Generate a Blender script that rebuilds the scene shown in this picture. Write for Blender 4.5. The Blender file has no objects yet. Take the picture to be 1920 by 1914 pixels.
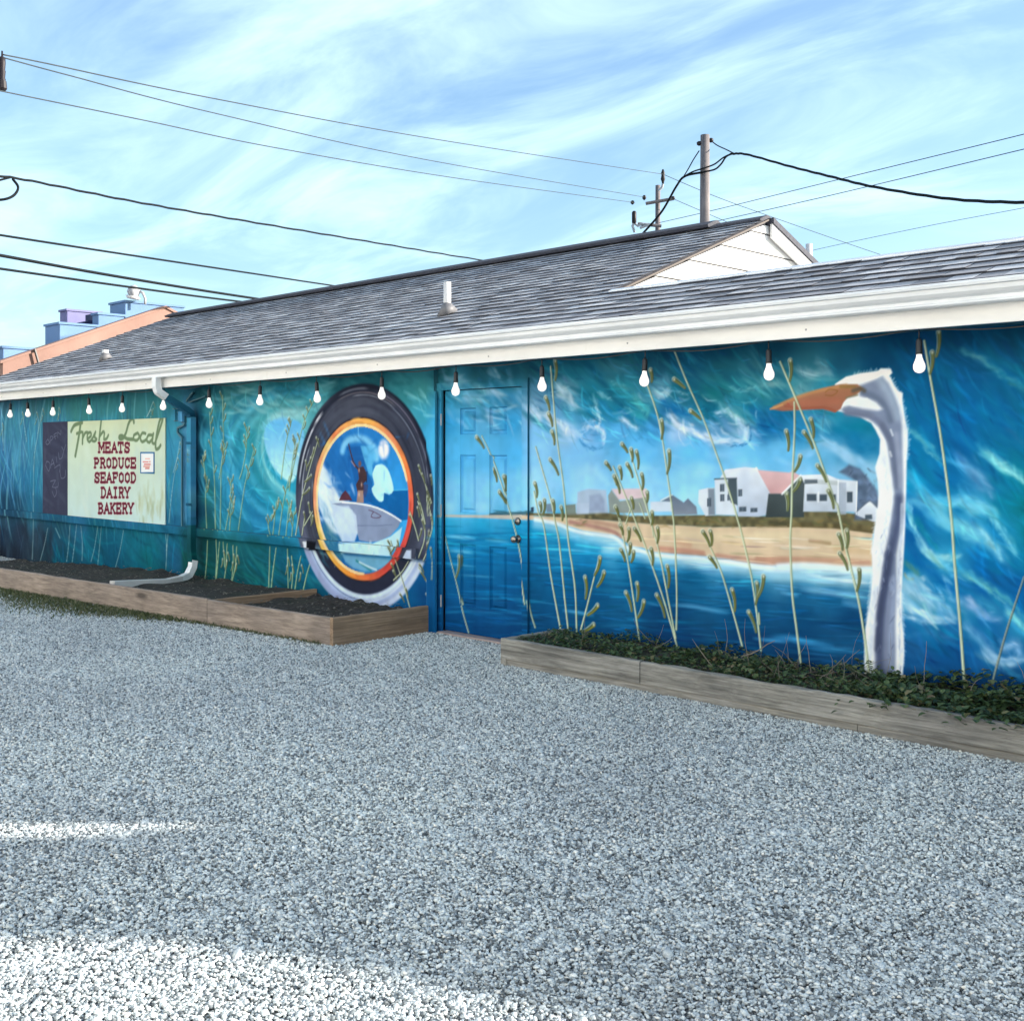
import bpy, bmesh, math, random
import numpy as np
from mathutils import Vector, Matrix, Euler

random.seed(7)
RNG = np.random.default_rng(7)
sc = bpy.context.scene
col = sc.collection

# ------------------------------------------------------------------ survey
# The wall runs along world X (s = -X, growing to the far left corner), D = Y is the
# distance from the camera's wall-parallel plane, Z is up.  The camera stands at X=Y=0.
EYE = 1.57
F = 2135.0 / 1920.0           # focal length in picture widths
R2 = math.sqrt(0.5)
PX = 1.0 / 1920.0

# ------------------------------------------------------------------ camera
cam_d = bpy.data.cameras.new('camera')
cam = bpy.data.objects.new('camera', cam_d)
col.objects.link(cam)
cam.location = (0, 0, EYE)
cam.rotation_euler = (math.radians(90), 0, math.radians(45))
cam_d.sensor_width = 36.0
cam_d.sensor_fit = 'HORIZONTAL'
cam_d.lens = 36.0 * F
cam_d.shift_y = -(957 - 842) * PX
cam_d.clip_end = 3000
sc.camera = cam

# ------------------------------------------------------------------ sky, sun, exposure
SUN_EL, SUN_AZ = math.radians(19.2), math.radians(45)
world = bpy.data.worlds.new('World')
sc.world = world
world.use_nodes = True
nt = world.node_tree
for n in list(nt.nodes):
    nt.nodes.remove(n)
def wn(t, **k):
    n = nt.nodes.new(t)
    for a, b in k.items():
        setattr(n, a, b)
    return n
out = wn('ShaderNodeOutputWorld'); bg = wn('ShaderNodeBackground')
sky = wn('ShaderNodeTexSky', sky_type='NISHITA', sun_disc=False)
sky.sun_elevation = SUN_EL; sky.sun_rotation = SUN_AZ
sky.altitude = 0; sky.air_density = 1.0; sky.dust_density = 1.6; sky.ozone_density = 1.6
tc = wn('ShaderNodeTexCoord')
sep = wn('ShaderNodeSeparateXYZ'); nt.links.new(tc.outputs['Generated'], sep.inputs[0])
def wmath(op, a, b=None, clamp=False):
    n = wn('ShaderNodeMath', operation=op); n.use_clamp = clamp
    for i, v in enumerate((a, b)):
        if v is None: continue
        if isinstance(v, (int, float)): n.inputs[i].default_value = v
        else: nt.links.new(v, n.inputs[i])
    return n.outputs[0]
# thin high cloud: a flat layer overhead, seen through the view direction
zz = wmath('ADD', wmath('MAXIMUM', sep.outputs[2], 0.0), 0.16)
px_ = wmath('DIVIDE', sep.outputs[0], zz); py_ = wmath('DIVIDE', sep.outputs[1], zz)
cmb = wn('ShaderNodeCombineXYZ'); nt.links.new(px_, cmb.inputs[0]); nt.links.new(py_, cmb.inputs[1])
mp = wn('ShaderNodeMapping'); nt.links.new(cmb.outputs[0], mp.inputs[0])
mp.inputs['Rotation'].default_value = (0, 0, math.radians(-14)); mp.inputs['Scale'].default_value = (0.75, 1.5, 1)
mp.inputs['Location'].default_value = (2.7, 1.3, 0)
n1 = wn('ShaderNodeTexNoise'); n1.inputs['Scale'].default_value = 1.5; n1.inputs['Detail'].default_value = 8
n1.inputs['Roughness'].default_value = 0.58; n1.inputs['Distortion'].default_value = 0.9
nt.links.new(mp.outputs[0], n1.inputs['Vector'])
n2 = wn('ShaderNodeTexNoise'); n2.inputs['Scale'].default_value = 0.55; n2.inputs['Detail'].default_value = 3
nt.links.new(cmb.outputs[0], n2.inputs['Vector'])
cl = wmath('ADD', wmath('MULTIPLY', n1.outputs[0], 0.72), wmath('MULTIPLY', n2.outputs[0], 0.4))
ramp = wn('ShaderNodeMapRange'); ramp.interpolation_type = 'SMOOTHSTEP'
nt.links.new(cl, ramp.inputs[0])
ramp.inputs[1].default_value = 0.47; ramp.inputs[2].default_value = 0.80
ramp.inputs[3].default_value = 0.0; ramp.inputs[4].default_value = 0.56
mix = wn('ShaderNodeMix', data_type='RGBA')
nt.links.new(ramp.outputs[0], mix.inputs[0])
tint = wn('ShaderNodeMix', data_type='RGBA', blend_type='MULTIPLY'); tint.inputs[0].default_value = 1.0
nt.links.new(sky.outputs[0], tint.inputs[6]); tint.inputs[7].default_value = (0.81, 0.93, 0.98, 1)
nt.links.new(tint.outputs[2], mix.inputs[6])
SKY_TINT = tint; SKY_MIX = mix
mix.inputs[7].default_value = (4.7, 6.1, 6.6, 1)
nt.links.new(mix.outputs[2], bg.inputs[0]); bg.inputs[1].default_value = 0.11
nt.links.new(bg.outputs[0], out.inputs[0])

sun_d = bpy.data.lights.new('sun', 'SUN'); sun = bpy.data.objects.new('sun', sun_d); col.objects.link(sun)
sun_d.energy = 5.0; sun_d.angle = math.radians(0.9); sun_d.color = (1.0, 0.91, 0.8)
to_sun = Vector((math.sin(SUN_AZ) * math.cos(SUN_EL), math.cos(SUN_AZ) * math.cos(SUN_EL), math.sin(SUN_EL)))
sun.rotation_euler = (-to_sun).to_track_quat('-Z', 'Y').to_euler()
sun.location = (20, 20, 12)

cy = sc.cycles; cy.max_bounces = 6; cy.diffuse_bounces = 4; cy.glossy_bounces = 2; cy.transmission_bounces = 2; cy.transparent_max_bounces = 4
vs = sc.view_settings
vs.view_transform = 'Standard'; vs.look = 'None'; vs.exposure = 1.47; vs.gamma = 1.0; vs.use_curve_mapping = False

# ------------------------------------------------------------------ helpers
def ray(u): return (u - 960) * PX / F
def wall_s(u, D):                       # s where the sight line of picture column u meets the plane Y = D
    r = ray(u); return D * (1 - r) / (1 + r)
def wall_z(u, v, D):
    y = D / R2 / (1 + ray(u)); return EYE - (v - 842) * PX / F * y
def wall_pt(u, v, D): return wall_s(u, D), wall_z(u, v, D)
def far_pt(u, v, dist):                 # a point at a given distance in front of the camera
    x = ray(u) * dist; z = EYE - (v - 842) * PX / F * dist
    return Vector(((x - dist) * R2, (x + dist) * R2, z))

def tag(o, label=None, cat=None, group=None, kind=None):
    if label: o['label'] = label
    if cat: o['category'] = cat
    if group: o['group'] = group
    if kind: o['kind'] = kind
    return o
def parent_inv(p):                      # meshes are modelled in world coordinates
    return Matrix.Translation(p.location).inverted() if p.parent is None else Matrix.Identity(4)
def empty(name, loc=(0, 0, 0), parent=None):
    o = bpy.data.objects.new(name, None); o.empty_display_size = 0.2; col.objects.link(o); o.location = loc
    if parent:
        o.parent = parent; o.matrix_parent_inverse = parent_inv(parent)
    return o
def link(name, me, parent=None):
    o = bpy.data.objects.new(name, me); col.objects.link(o)
    if parent:
        o.parent = parent; o.matrix_parent_inverse = parent_inv(parent)
    return o

class MB:
    def __init__(s): s.v = []; s.f = []
    def box(s, x0, x1, y0, y1, z0, z1):
        b = len(s.v)
        s.v += [(x0, y0, z0), (x1, y0, z0), (x1, y1, z0), (x0, y1, z0), (x0, y0, z1), (x1, y0, z1), (x1, y1, z1), (x0, y1, z1)]
        s.f += [tuple(b + i for i in q) for q in ((0, 3, 2, 1), (4, 5, 6, 7), (0, 1, 5, 4), (1, 2, 6, 5), (2, 3, 7, 6), (3, 0, 4, 7))]
        return s
    def prism(s, prof, a, b, axis='x'):   # prof: list of (p,q); extruded from a to b
        n = len(prof); o = len(s.v)
        for t in (a, b):
            for p, q in prof:
                s.v.append((t, p, q) if axis == 'x' else ((p, t, q) if axis == 'y' else (p, q, t)))
        for i in range(n):
            j = (i + 1) % n
            s.f.append((o + i, o + j, o + n + j, o + n + i))
        s.f.append(tuple(o + i for i in reversed(range(n)))); s.f.append(tuple(o + n + i for i in range(n)))
        return s
    def tube(s, pts, r, n=8, cap=True):
        pts = [Vector(p) for p in pts]; o = len(s.v); N = len(pts)
        rr = r if isinstance(r, (list, tuple)) else [r] * N
        up = None
        for i, p in enumerate(pts):
            d = (pts[min(i + 1, N - 1)] - pts[max(i - 1, 0)]).normalized()
            if up is None:
                up = d.orthogonal().normalized()
            up = (up - d * up.dot(d)).normalized()
            w = d.cross(up)
            for k in range(n):
                a = 2 * math.pi * k / n
                s.v.append(tuple(p + (up * math.cos(a) + w * math.sin(a)) * rr[i]))
        for i in range(N - 1):
            for k in range(n):
                k2 = (k + 1) % n
                s.f.append((o + i * n + k, o + i * n + k2, o + (i + 1) * n + k2, o + (i + 1) * n + k))
        if cap:
            s.f.append(tuple(o + k for k in reversed(range(n)))); s.f.append(tuple(o + (N - 1) * n + k for k in range(n)))
        return s
    def lathe(s, prof, n=16, c=(0, 0, 0)):
        o = len(s.v)
        for r, z in prof:
            for k in range(n):
                a = 2 * math.pi * k / n
                s.v.append((c[0] + r * math.cos(a), c[1] + r * math.sin(a), c[2] + z))
        for i in range(len(prof) - 1):
            for k in range(n):
                k2 = (k + 1) % n
                s.f.append((o + i * n + k, o + i * n + k2, o + (i + 1) * n + k2, o + (i + 1) * n + k))
        s.f.append(tuple(o + k for k in reversed(range(n)))); s.f.append(tuple(o + (len(prof) - 1) * n + k for k in range(n)))
        return s
    def mesh(s, name, mat=None, smooth=False, bevel=0):
        me = bpy.data.meshes.new(name); me.from_pydata(s.v, [], s.f); me.update()
        if bevel or True:
            bm = bmesh.new(); bm.from_mesh(me)
            if bevel:
                bmesh.ops.remove_doubles(bm, verts=bm.verts, dist=1e-5)
                es = [e for e in bm.edges if len(e.link_faces) == 2 and e.calc_face_angle(0) > 0.5]
                bmesh.ops.bevel(bm, geom=es, offset=bevel, segments=2, profile=0.6, affect='EDGES')
            bmesh.ops.recalc_face_normals(bm, faces=bm.faces)
            bm.to_mesh(me); bm.free()
        if mat: me.materials.append(mat)
        if smooth:
            me.polygons.foreach_set('use_smooth', [True] * len(me.polygons))
        return me
    def build(s, name, mat=None, parent=None, smooth=False, bevel=0):
        return link(name, s.mesh(name, mat, smooth, bevel), parent)

# ------------------------------------------------------------------ materials
def lin(c):
    if isinstance(c, str):
        c = c.lstrip('#'); c = [int(c[i:i + 2], 16) / 255 for i in (0, 2, 4)]
    return [(x / 12.92 if x <= 0.04045 else ((x + 0.055) / 1.055) ** 2.4) for x in c]
class NM:
    def __init__(s, name):
        s.m = bpy.data.materials.new(name); s.m.use_nodes = True; s.t = s.m.node_tree
        s.b = s.t.nodes['Principled BSDF']
    def n(s, t, **k):
        x = s.t.nodes.new(t)
        for a, b in k.items(): setattr(x, a, b)
        return x
    def l(s, a, b): s.t.links.new(a, b)
    def coord(s, scale=(1, 1, 1), which='Object', rot=(0, 0, 0)):
        c = s.n('ShaderNodeTexCoord'); m = s.n('ShaderNodeMapping'); s.l(c.outputs[which], m.inputs[0])
        m.inputs['Scale'].default_value = scale; m.inputs['Rotation'].default_value = rot
        return m.outputs[0]
    def noise(s, vec, scale, detail=4, rough=0.55, dist=0.0):
        x = s.n('ShaderNodeTexNoise'); x.inputs['Scale'].default_value = scale; x.inputs['Detail'].default_value = detail
        x.inputs['Roughness'].default_value = rough; x.inputs['Distortion'].default_value = dist
        if vec is not None: s.l(vec, x.inputs['Vector'])
        return x.outputs[0]
    def ramp(s, fac, stops):
        x = s.n('ShaderNodeValToRGB'); s.l(fac, x.inputs[0]); e = x.color_ramp.elements
        while len(e) > 1: e.remove(e[-1])
        e[0].position = stops[0][0]; e[0].color = (*stops[0][1], 1)
        for p, c in stops[1:]:
            q = e.new(p); q.color = (*c, 1)
        return x.outputs[0]
    def mix(s, fac, a, b, mode='MIX'):
        x = s.n('ShaderNodeMix', data_type='RGBA', blend_type=mode)
        for i, v in ((0, fac), (6, a), (7, b)):
            if isinstance(v, (int, float)): x.inputs[i].default_value = v
            elif isinstance(v, (list, tuple)): x.inputs[i].default_value = (*v[:3], 1)
            else: s.l(v, x.inputs[i])
        return x.outputs[2]
    def bump(s, h, strength=0.3, dist=0.01):
        x = s.n('ShaderNodeBump'); x.inputs['Strength'].default_value = strength; x.inputs['Distance'].default_value = dist
        s.l(h, x.inputs['Height']); s.l(x.outputs[0], s.b.inputs['Normal'])
    def base(s, v):
        if isinstance(v, (list, tuple)): s.b.inputs['Base Color'].default_value = (*v[:3], 1)
        else: s.l(v, s.b.inputs['Base Color'])
    def rough(s, v): s.b.inputs['Roughness'].default_value = v
def simple(name, c, rough=0.6, var=0.18, scale=6, bump=0.0, metal=0.0, spec=None):
    m = NM(name); vec = m.coord(); n = m.noise(vec, scale, 5)
    lo = [x * (1 - var) for x in c]; hi = [min(1, x * (1 + var)) for x in c]
    m.base(m.ramp(n, [(0.3, lo), (0.7, hi)])); m.rough(rough); m.b.inputs['Metallic'].default_value = metal
    if spec is not None: m.b.inputs['Specular IOR Level'].default_value = spec
    if bump: m.bump(m.noise(vec, scale * 8, 4), bump, 0.01)
    return m.m

def painted(name, rough=0.75):
    m = NM(name); a = m.n('ShaderNodeAttribute'); a.attribute_name = 'paint'
    vec = m.coord(); n = m.noise(vec, 2.2, 6, 0.6); n2 = m.noise(m.coord((1, 1, 0.25)), 30, 3)
    f = m.ramp(n, [(0.3, (0.9, 0.9, 0.9)), (0.65, (1.0, 1.0, 1.0))])
    m.base(m.mix(1.0, a.outputs['Color'], f, 'MULTIPLY')); m.rough(rough)
    m.b.inputs['Specular IOR Level'].default_value = 0.06
    m.bump(n2, 0.12, 0.004)
    return m.m
M = {}
M['mural'] = painted('mural_paint')
M['signpaint'] = painted('sign_paint', 0.75)
M['white_trim'] = None
m = NM('white_trim'); vec = m.coord((0.25, 1, 1)); n = m.noise(vec, 5, 6, 0.65); n3 = m.noise(m.coord((1.5, 1, 0.4)), 9, 5, 0.7)
c = m.ramp(n, [(0.25, (0.66, 0.655, 0.635)), (0.6, (0.80, 0.795, 0.775))])
m.base(m.mix(m.ramp(n3, [(0.62, (0, 0, 0)), (0.82, (0.4, 0.4, 0.4))]), c, (0.42, 0.39, 0.33))); m.rough(0.5); M['white_trim'] = m.m
m = NM('gutter_white'); vec = m.coord((0.3, 1, 1)); n = m.noise(vec, 4, 6, 0.7)
m.base(m.ramp(n, [(0.25, (0.6, 0.63, 0.66)), (0.65, (0.8, 0.82, 0.84))])); m.rough(0.35); M['gutter'] = m.m
m = NM('gable_white'); vec = m.coord((1, 0.3, 1)); n = m.noise(vec, 4, 6, 0.7)
m.base(m.ramp(n, [(0.25, (0.52, 0.52, 0.52)), (0.65, (0.66, 0.66, 0.655))])); m.rough(0.55); M['siding'] = m.m
# shingles: colour per piece
def shingle_mat(name, per_object):
    m = NM(name)
    if per_object:
        r = m.n('ShaderNodeObjectInfo').outputs['Random']
    else:
        a = m.n('ShaderNodeAttribute'); a.attribute_name = 'tone'; r = a.outputs['Fac']
    c = m.ramp(r, [(0.0, (0.22, 0.224, 0.245)), (0.3, (0.30, 0.304, 0.328)), (0.65, (0.40, 0.405, 0.43)), (1.0, (0.58, 0.585, 0.605))])
    vec = m.coord(); n = m.noise(vec, 160, 3, 0.7); n2 = m.noise(vec, 1.3, 4)
    c = m.mix(1.0, c, m.ramp(n, [(0.3, (0.72, 0.72, 0.72)), (0.7, (1.15, 1.15, 1.15))]), 'MULTIPLY')
    c = m.mix(1.0, c, m.ramp(n2, [(0.3, (0.82, 0.83, 0.86)), (0.7, (1.1, 1.1, 1.08))]), 'MULTIPLY')
    m.base(c); m.rough(0.9); m.bump(n, 0.5, 0.004)
    return m.m
M['shingle'] = shingle_mat('asphalt_shingle', True)
M['butt'] = simple('cut_edge_shade', (0.025, 0.026, 0.034), 0.95)  # cut edges, darkened to stand in for the shadow line under each course
M['shingle_mass'] = shingle_mat('asphalt_shingle_mass', False)
# timber
def timber(name, cols, grain_axis, rot=(0, 0, 0), bump=0.35):
    m = NM(name)
    sc3 = {'x': (0.6, 9, 9), 'y': (9, 0.6, 9), 'z': (9, 9, 0.6)}[grain_axis]
    vec = m.coord(sc3); n = m.noise(vec, 2.6, 8, 0.68, 0.6)
    sc4 = {'x': (1.0, 60, 60), 'y': (60, 1.0, 60), 'z': (60, 60, 1.0)}[grain_axis]
    fine = m.noise(m.coord(sc4), 1.2, 4, 0.7, 0.4); big = m.noise(m.coord(), 1.7, 4, 0.6)
    c = m.ramp(n, [(0.28, cols[0]), (0.5, cols[1]), (0.74, cols[2])])
    c = m.mix(1.0, c, m.ramp(fine, [(0.3, (0.62, 0.61, 0.6)), (0.6, (1.08, 1.08, 1.08))]), 'MULTIPLY')
    c = m.mix(1.0, c, m.ramp(big, [(0.3, (0.72, 0.72, 0.74)), (0.65, (1.08, 1.07, 1.05))]), 'MULTIPLY')
    kn = m.n('ShaderNodeTexVoronoi'); kn.inputs['Scale'].default_value = 1.0
    sc5 = {'x': (1.1, 4, 4), 'y': (4, 1.1, 4), 'z': (4, 4, 1.1)}[grain_axis]
    m.l(m.coord(sc5), kn.inputs['Vector'])
    kf = m.ramp(kn.outputs['Distance'], [(0.06, (0.85, 0.85, 0.85)), (0.15, (0, 0, 0))])
    c = m.mix(kf, c, [x * 0.25 for x in cols[0]])
    m.base(c); m.rough(0.85); m.bump(fine, bump, 0.006)
    return m.m
M['new_wood'] = timber('new_planter_wood', [(0.20, 0.16, 0.135), (0.31, 0.255, 0.215), (0.40, 0.335, 0.285)], 'x')
M['new_wood_end'] = timber('new_planter_wood_end', [(0.22, 0.145, 0.09), (0.34, 0.235, 0.15), (0.43, 0.31, 0.21)], 'y')
M['old_wood'] = timber('weathered_planter_wood', [(0.07, 0.07, 0.066), (0.24, 0.24, 0.222), (0.42, 0.42, 0.395)], 'x', bump=1.2)
M['old_wood_end'] = timber('weathered_planter_wood_end', [(0.12, 0.12, 0.112), (0.27, 0.268, 0.248), (0.38, 0.375, 0.35)], 'y', bump=0.9)
M['fence_wood'] = timber('fence_wood', [(0.2, 0.16, 0.12), (0.3, 0.25, 0.19), (0.4, 0.34, 0.27)], 'z')
M['pole_wood'] = timber('pole_wood', [(0.10, 0.09, 0.095), (0.17, 0.15, 0.155), (0.25, 0.225, 0.22)], 'z')
M['black'] = simple('black_rubber', (0.012, 0.013, 0.016), 0.5)
M['wire'] = simple('wire_black', (0.006, 0.008, 0.010), 0.7, spec=0.1)
M['wire_grey'] = simple('wire_grey', (0.045, 0.055, 0.06), 0.7, spec=0.1)
M['steel'] = simple('steel', (0.45, 0.45, 0.47), 0.3, metal=0.9)
M['knob'] = simple('knob_nickel', (0.30, 0.27, 0.24), 0.38, metal=1.0)
M['grey_metal'] = simple('grey_metal', (0.32, 0.33, 0.35), 0.5)
M['boot'] = simple('vent_boot_grey', (0.13, 0.13, 0.14), 0.6)
M['pvc'] = simple('pvc_white', (0.6, 0.59, 0.585), 0.45, 0.05)
M['ceramic'] = simple('insulator', (0.018, 0.015, 0.018), 0.5, spec=0.2)
M['blue_wall'] = simple('blue_stucco', (0.115, 0.205, 0.36), 0.9, 0.08, 2.0, 0.2)
M['navy'] = simple('navy_shadow', (0.012, 0.02, 0.07), 0.7)  # shadow colour for the shape beside the violet panel
M['violet'] = simple('violet_panel', (0.13, 0.13, 0.28), 0.7, 0.08)
M['salmon'] = simple('salmon_stucco', (0.25, 0.15, 0.122), 0.9, 0.14, 1.5, 0.2)
M['ridge'] = simple('ridge_vent', (0.035, 0.038, 0.055), 0.8, 0.3, 30, 0.3)
M['flat_roof'] = simple('roof_membrane', (0.45, 0.45, 0.45), 0.8)
M['soffit'] = simple('soffit_paint', (0.03, 0.13, 0.18), 0.6)
M['dark_in'] = simple('dark_interior', (0.02, 0.02, 0.02), 0.9)
m = NM('bulb_glass'); m.base((0.85, 0.83, 0.8)); m.rough(0.25)
m.b.inputs['Emission Color'].default_value = (1.0, 0.93, 0.87, 1); m.b.inputs['Emission Strength'].default_value = 0.26
M['bulb'] = m.m
# soil
m = NM('planter_soil'); vec = m.coord(); n = m.noise(vec, 22, 8, 0.7); n2 = m.noise(vec, 3, 3)
c = m.ramp(n, [(0.3, (0.014, 0.013, 0.012)), (0.6, (0.05, 0.045, 0.04)), (0.8, (0.13, 0.115, 0.1))])
m.base(m.mix(m.ramp(n2, [(0.45, (0, 0, 0)), (0.7, (0.5, 0.5, 0.5))]), c, (0.035, 0.05, 0.03))); m.rough(0.95); m.bump(n, 1.0, 0.04); M['soil'] = m.m
# gravel bed between / beyond the modelled stones
m = NM('gravel_bed'); vec = m.coord()
vo = m.n('ShaderNodeTexVoronoi'); vo.inputs['Scale'].default_value = 70; m.l(vec, vo.inputs['Vector'])
vo2 = m.n('ShaderNodeTexVoronoi'); vo2.inputs['Scale'].default_value = 70; vo2.feature = 'DISTANCE_TO_EDGE'; m.l(vec, vo2.inputs['Vector'])
bw = m.n('ShaderNodeSeparateColor'); m.l(vo.outputs['Color'], bw.inputs[0])
c = m.ramp(bw.outputs[0], [(0.0, (0.06, 0.068, 0.076)), (0.4, (0.16, 0.175, 0.185)), (0.75, (0.34, 0.355, 0.365)), (1.0, (0.55, 0.57, 0.575))])
e = m.ramp(vo2.outputs[0], [(0.0, (0.35, 0.35, 0.36)), (0.12, (1, 1, 1))])
big = m.noise(vec, 0.55, 5, 0.6)
c = m.mix(1.0, c, e, 'MULTIPLY'); c = m.mix(1.0, c, m.ramp(big, [(0.3, (0.8, 0.8, 0.82)), (0.7, (1.06, 1.06, 1.05))]), 'MULTIPLY')
m.base(c); m.rough(0.9); m.bump(vo2.outputs[0], 1.0, 0.03); M['gravel'] = m.m
m = NM('gravel_stone'); at_ = m.n('ShaderNodeAttribute'); at_.attribute_name = 'tone'; r = at_.outputs['Fac']
c = m.ramp(r, [(0.0, (0.08, 0.095, 0.105)), (0.2, (0.25, 0.285, 0.305)), (0.42, (0.48, 0.535, 0.555)), (0.72, (0.64, 0.70, 0.71)), (0.95, (0.76, 0.80, 0.795)), (1.0, (0.82, 0.79, 0.72))])
wp = m.n('ShaderNodeNewGeometry'); big = m.noise(wp.outputs['Position'], 0.55, 5, 0.6); n = m.noise(wp.outputs['Position'], 150, 2)
c = m.mix(1.0, c, m.ramp(n, [(0.3, (0.82, 0.82, 0.82)), (0.7, (1.12, 1.12, 1.12))]), 'MULTIPLY')
c = m.mix(1.0, c, m.ramp(big, [(0.3, (0.78, 0.79, 0.81)), (0.5, (0.95, 0.96, 0.97)), (0.7, (1.08, 1.08, 1.06))]), 'MULTIPLY')
m.base(c); m.rough(0.8); M['stone'] = m.m
def leaf_mat(name, stops):
    m = NM(name); a = m.n('ShaderNodeAttribute'); a.attribute_name = 'tone'
    m.base(m.ramp(a.outputs['Fac'], stops)); m.rough(0.55)
    tr = m.n('ShaderNodeBsdfTranslucent'); tr.inputs[0].default_value = (0.06, 0.11, 0.02, 1)
    ms = m.n('ShaderNodeMixShader'); ms.inputs[0].default_value = 0.25
    o = [x for x in m.t.nodes if x.type == 'OUTPUT_MATERIAL'][0]
    m.l(m.b.outputs[0], ms.inputs[1]); m.l(tr.outputs[0], ms.inputs[2]); m.l(ms.outputs[0], o.inputs[0])
    return m.m
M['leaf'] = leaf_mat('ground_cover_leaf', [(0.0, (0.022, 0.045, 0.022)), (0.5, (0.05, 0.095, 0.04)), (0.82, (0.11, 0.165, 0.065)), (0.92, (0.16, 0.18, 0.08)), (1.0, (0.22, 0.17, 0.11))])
M['grass'] = leaf_mat('grass_blade', [(0.0, (0.06, 0.08, 0.035)), (0.6, (0.13, 0.15, 0.07)), (1.0, (0.24, 0.22, 0.14))])
M['twig'] = simple('dry_twig', (0.17, 0.155, 0.13), 0.8)
# ------------------------------------------------------------------ the mural
# The mural is paint on the wall: it is laid down with brush strokes on a canvas measured in
# metres (s along the wall, z up) and stored as the colour of the wall's own vertices.
def hexc(h): h = h.lstrip('#'); return np.array([int(h[i:i + 2], 16) for i in (0, 2, 4)], float) / 255.0
def spline(pts, step=6.0):
    p = np.array(pts, float)
    if len(p) < 3: 
        n = max(2, int(np.hypot(*(p[-1] - p[0])) / step) + 1); t = np.linspace(0, 1, n)[:, None]
        return p[0] + (p[-1] - p[0]) * t
    q = np.vstack([2 * p[0] - p[1], p, 2 * p[-1] - p[-2]]); out = []
    for i in range(1, len(q) - 2):
        n = max(2, int(np.hypot(*(q[i + 1] - q[i])) / step)); t = np.linspace(0, 1, n, endpoint=False)[:, None]
        a, b, c, d = q[i - 1], q[i], q[i + 1], q[i + 2]
        out.append(0.5 * ((2 * b) + (c - a) * t + (2 * a - 5 * b + 4 * c - d) * t ** 2 + (3 * b - a - 3 * c + d) * t ** 3))
    out.append(p[-1:]); return np.vstack(out)
def vnoise(shape, cells, rng):
    h, w = shape; ch, cw = cells
    g = rng.random((ch + 2, cw + 2)); y = np.linspace(0, ch, h); x = np.linspace(0, cw, w)
    yi = y.astype(int); xi = x.astype(int); fy = (y - yi)[:, None]; fx = (x - xi)[None]
    fy = fy * fy * (3 - 2 * fy); fx = fx * fx * (3 - 2 * fx)
    g00 = g[yi][:, xi]; g01 = g[yi][:, xi + 1]; g10 = g[yi + 1][:, xi]; g11 = g[yi + 1][:, xi + 1]
    return (g00 * (1 - fx) + g01 * fx) * (1 - fy) + (g10 * (1 - fx) + g11 * fx) * fy
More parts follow.
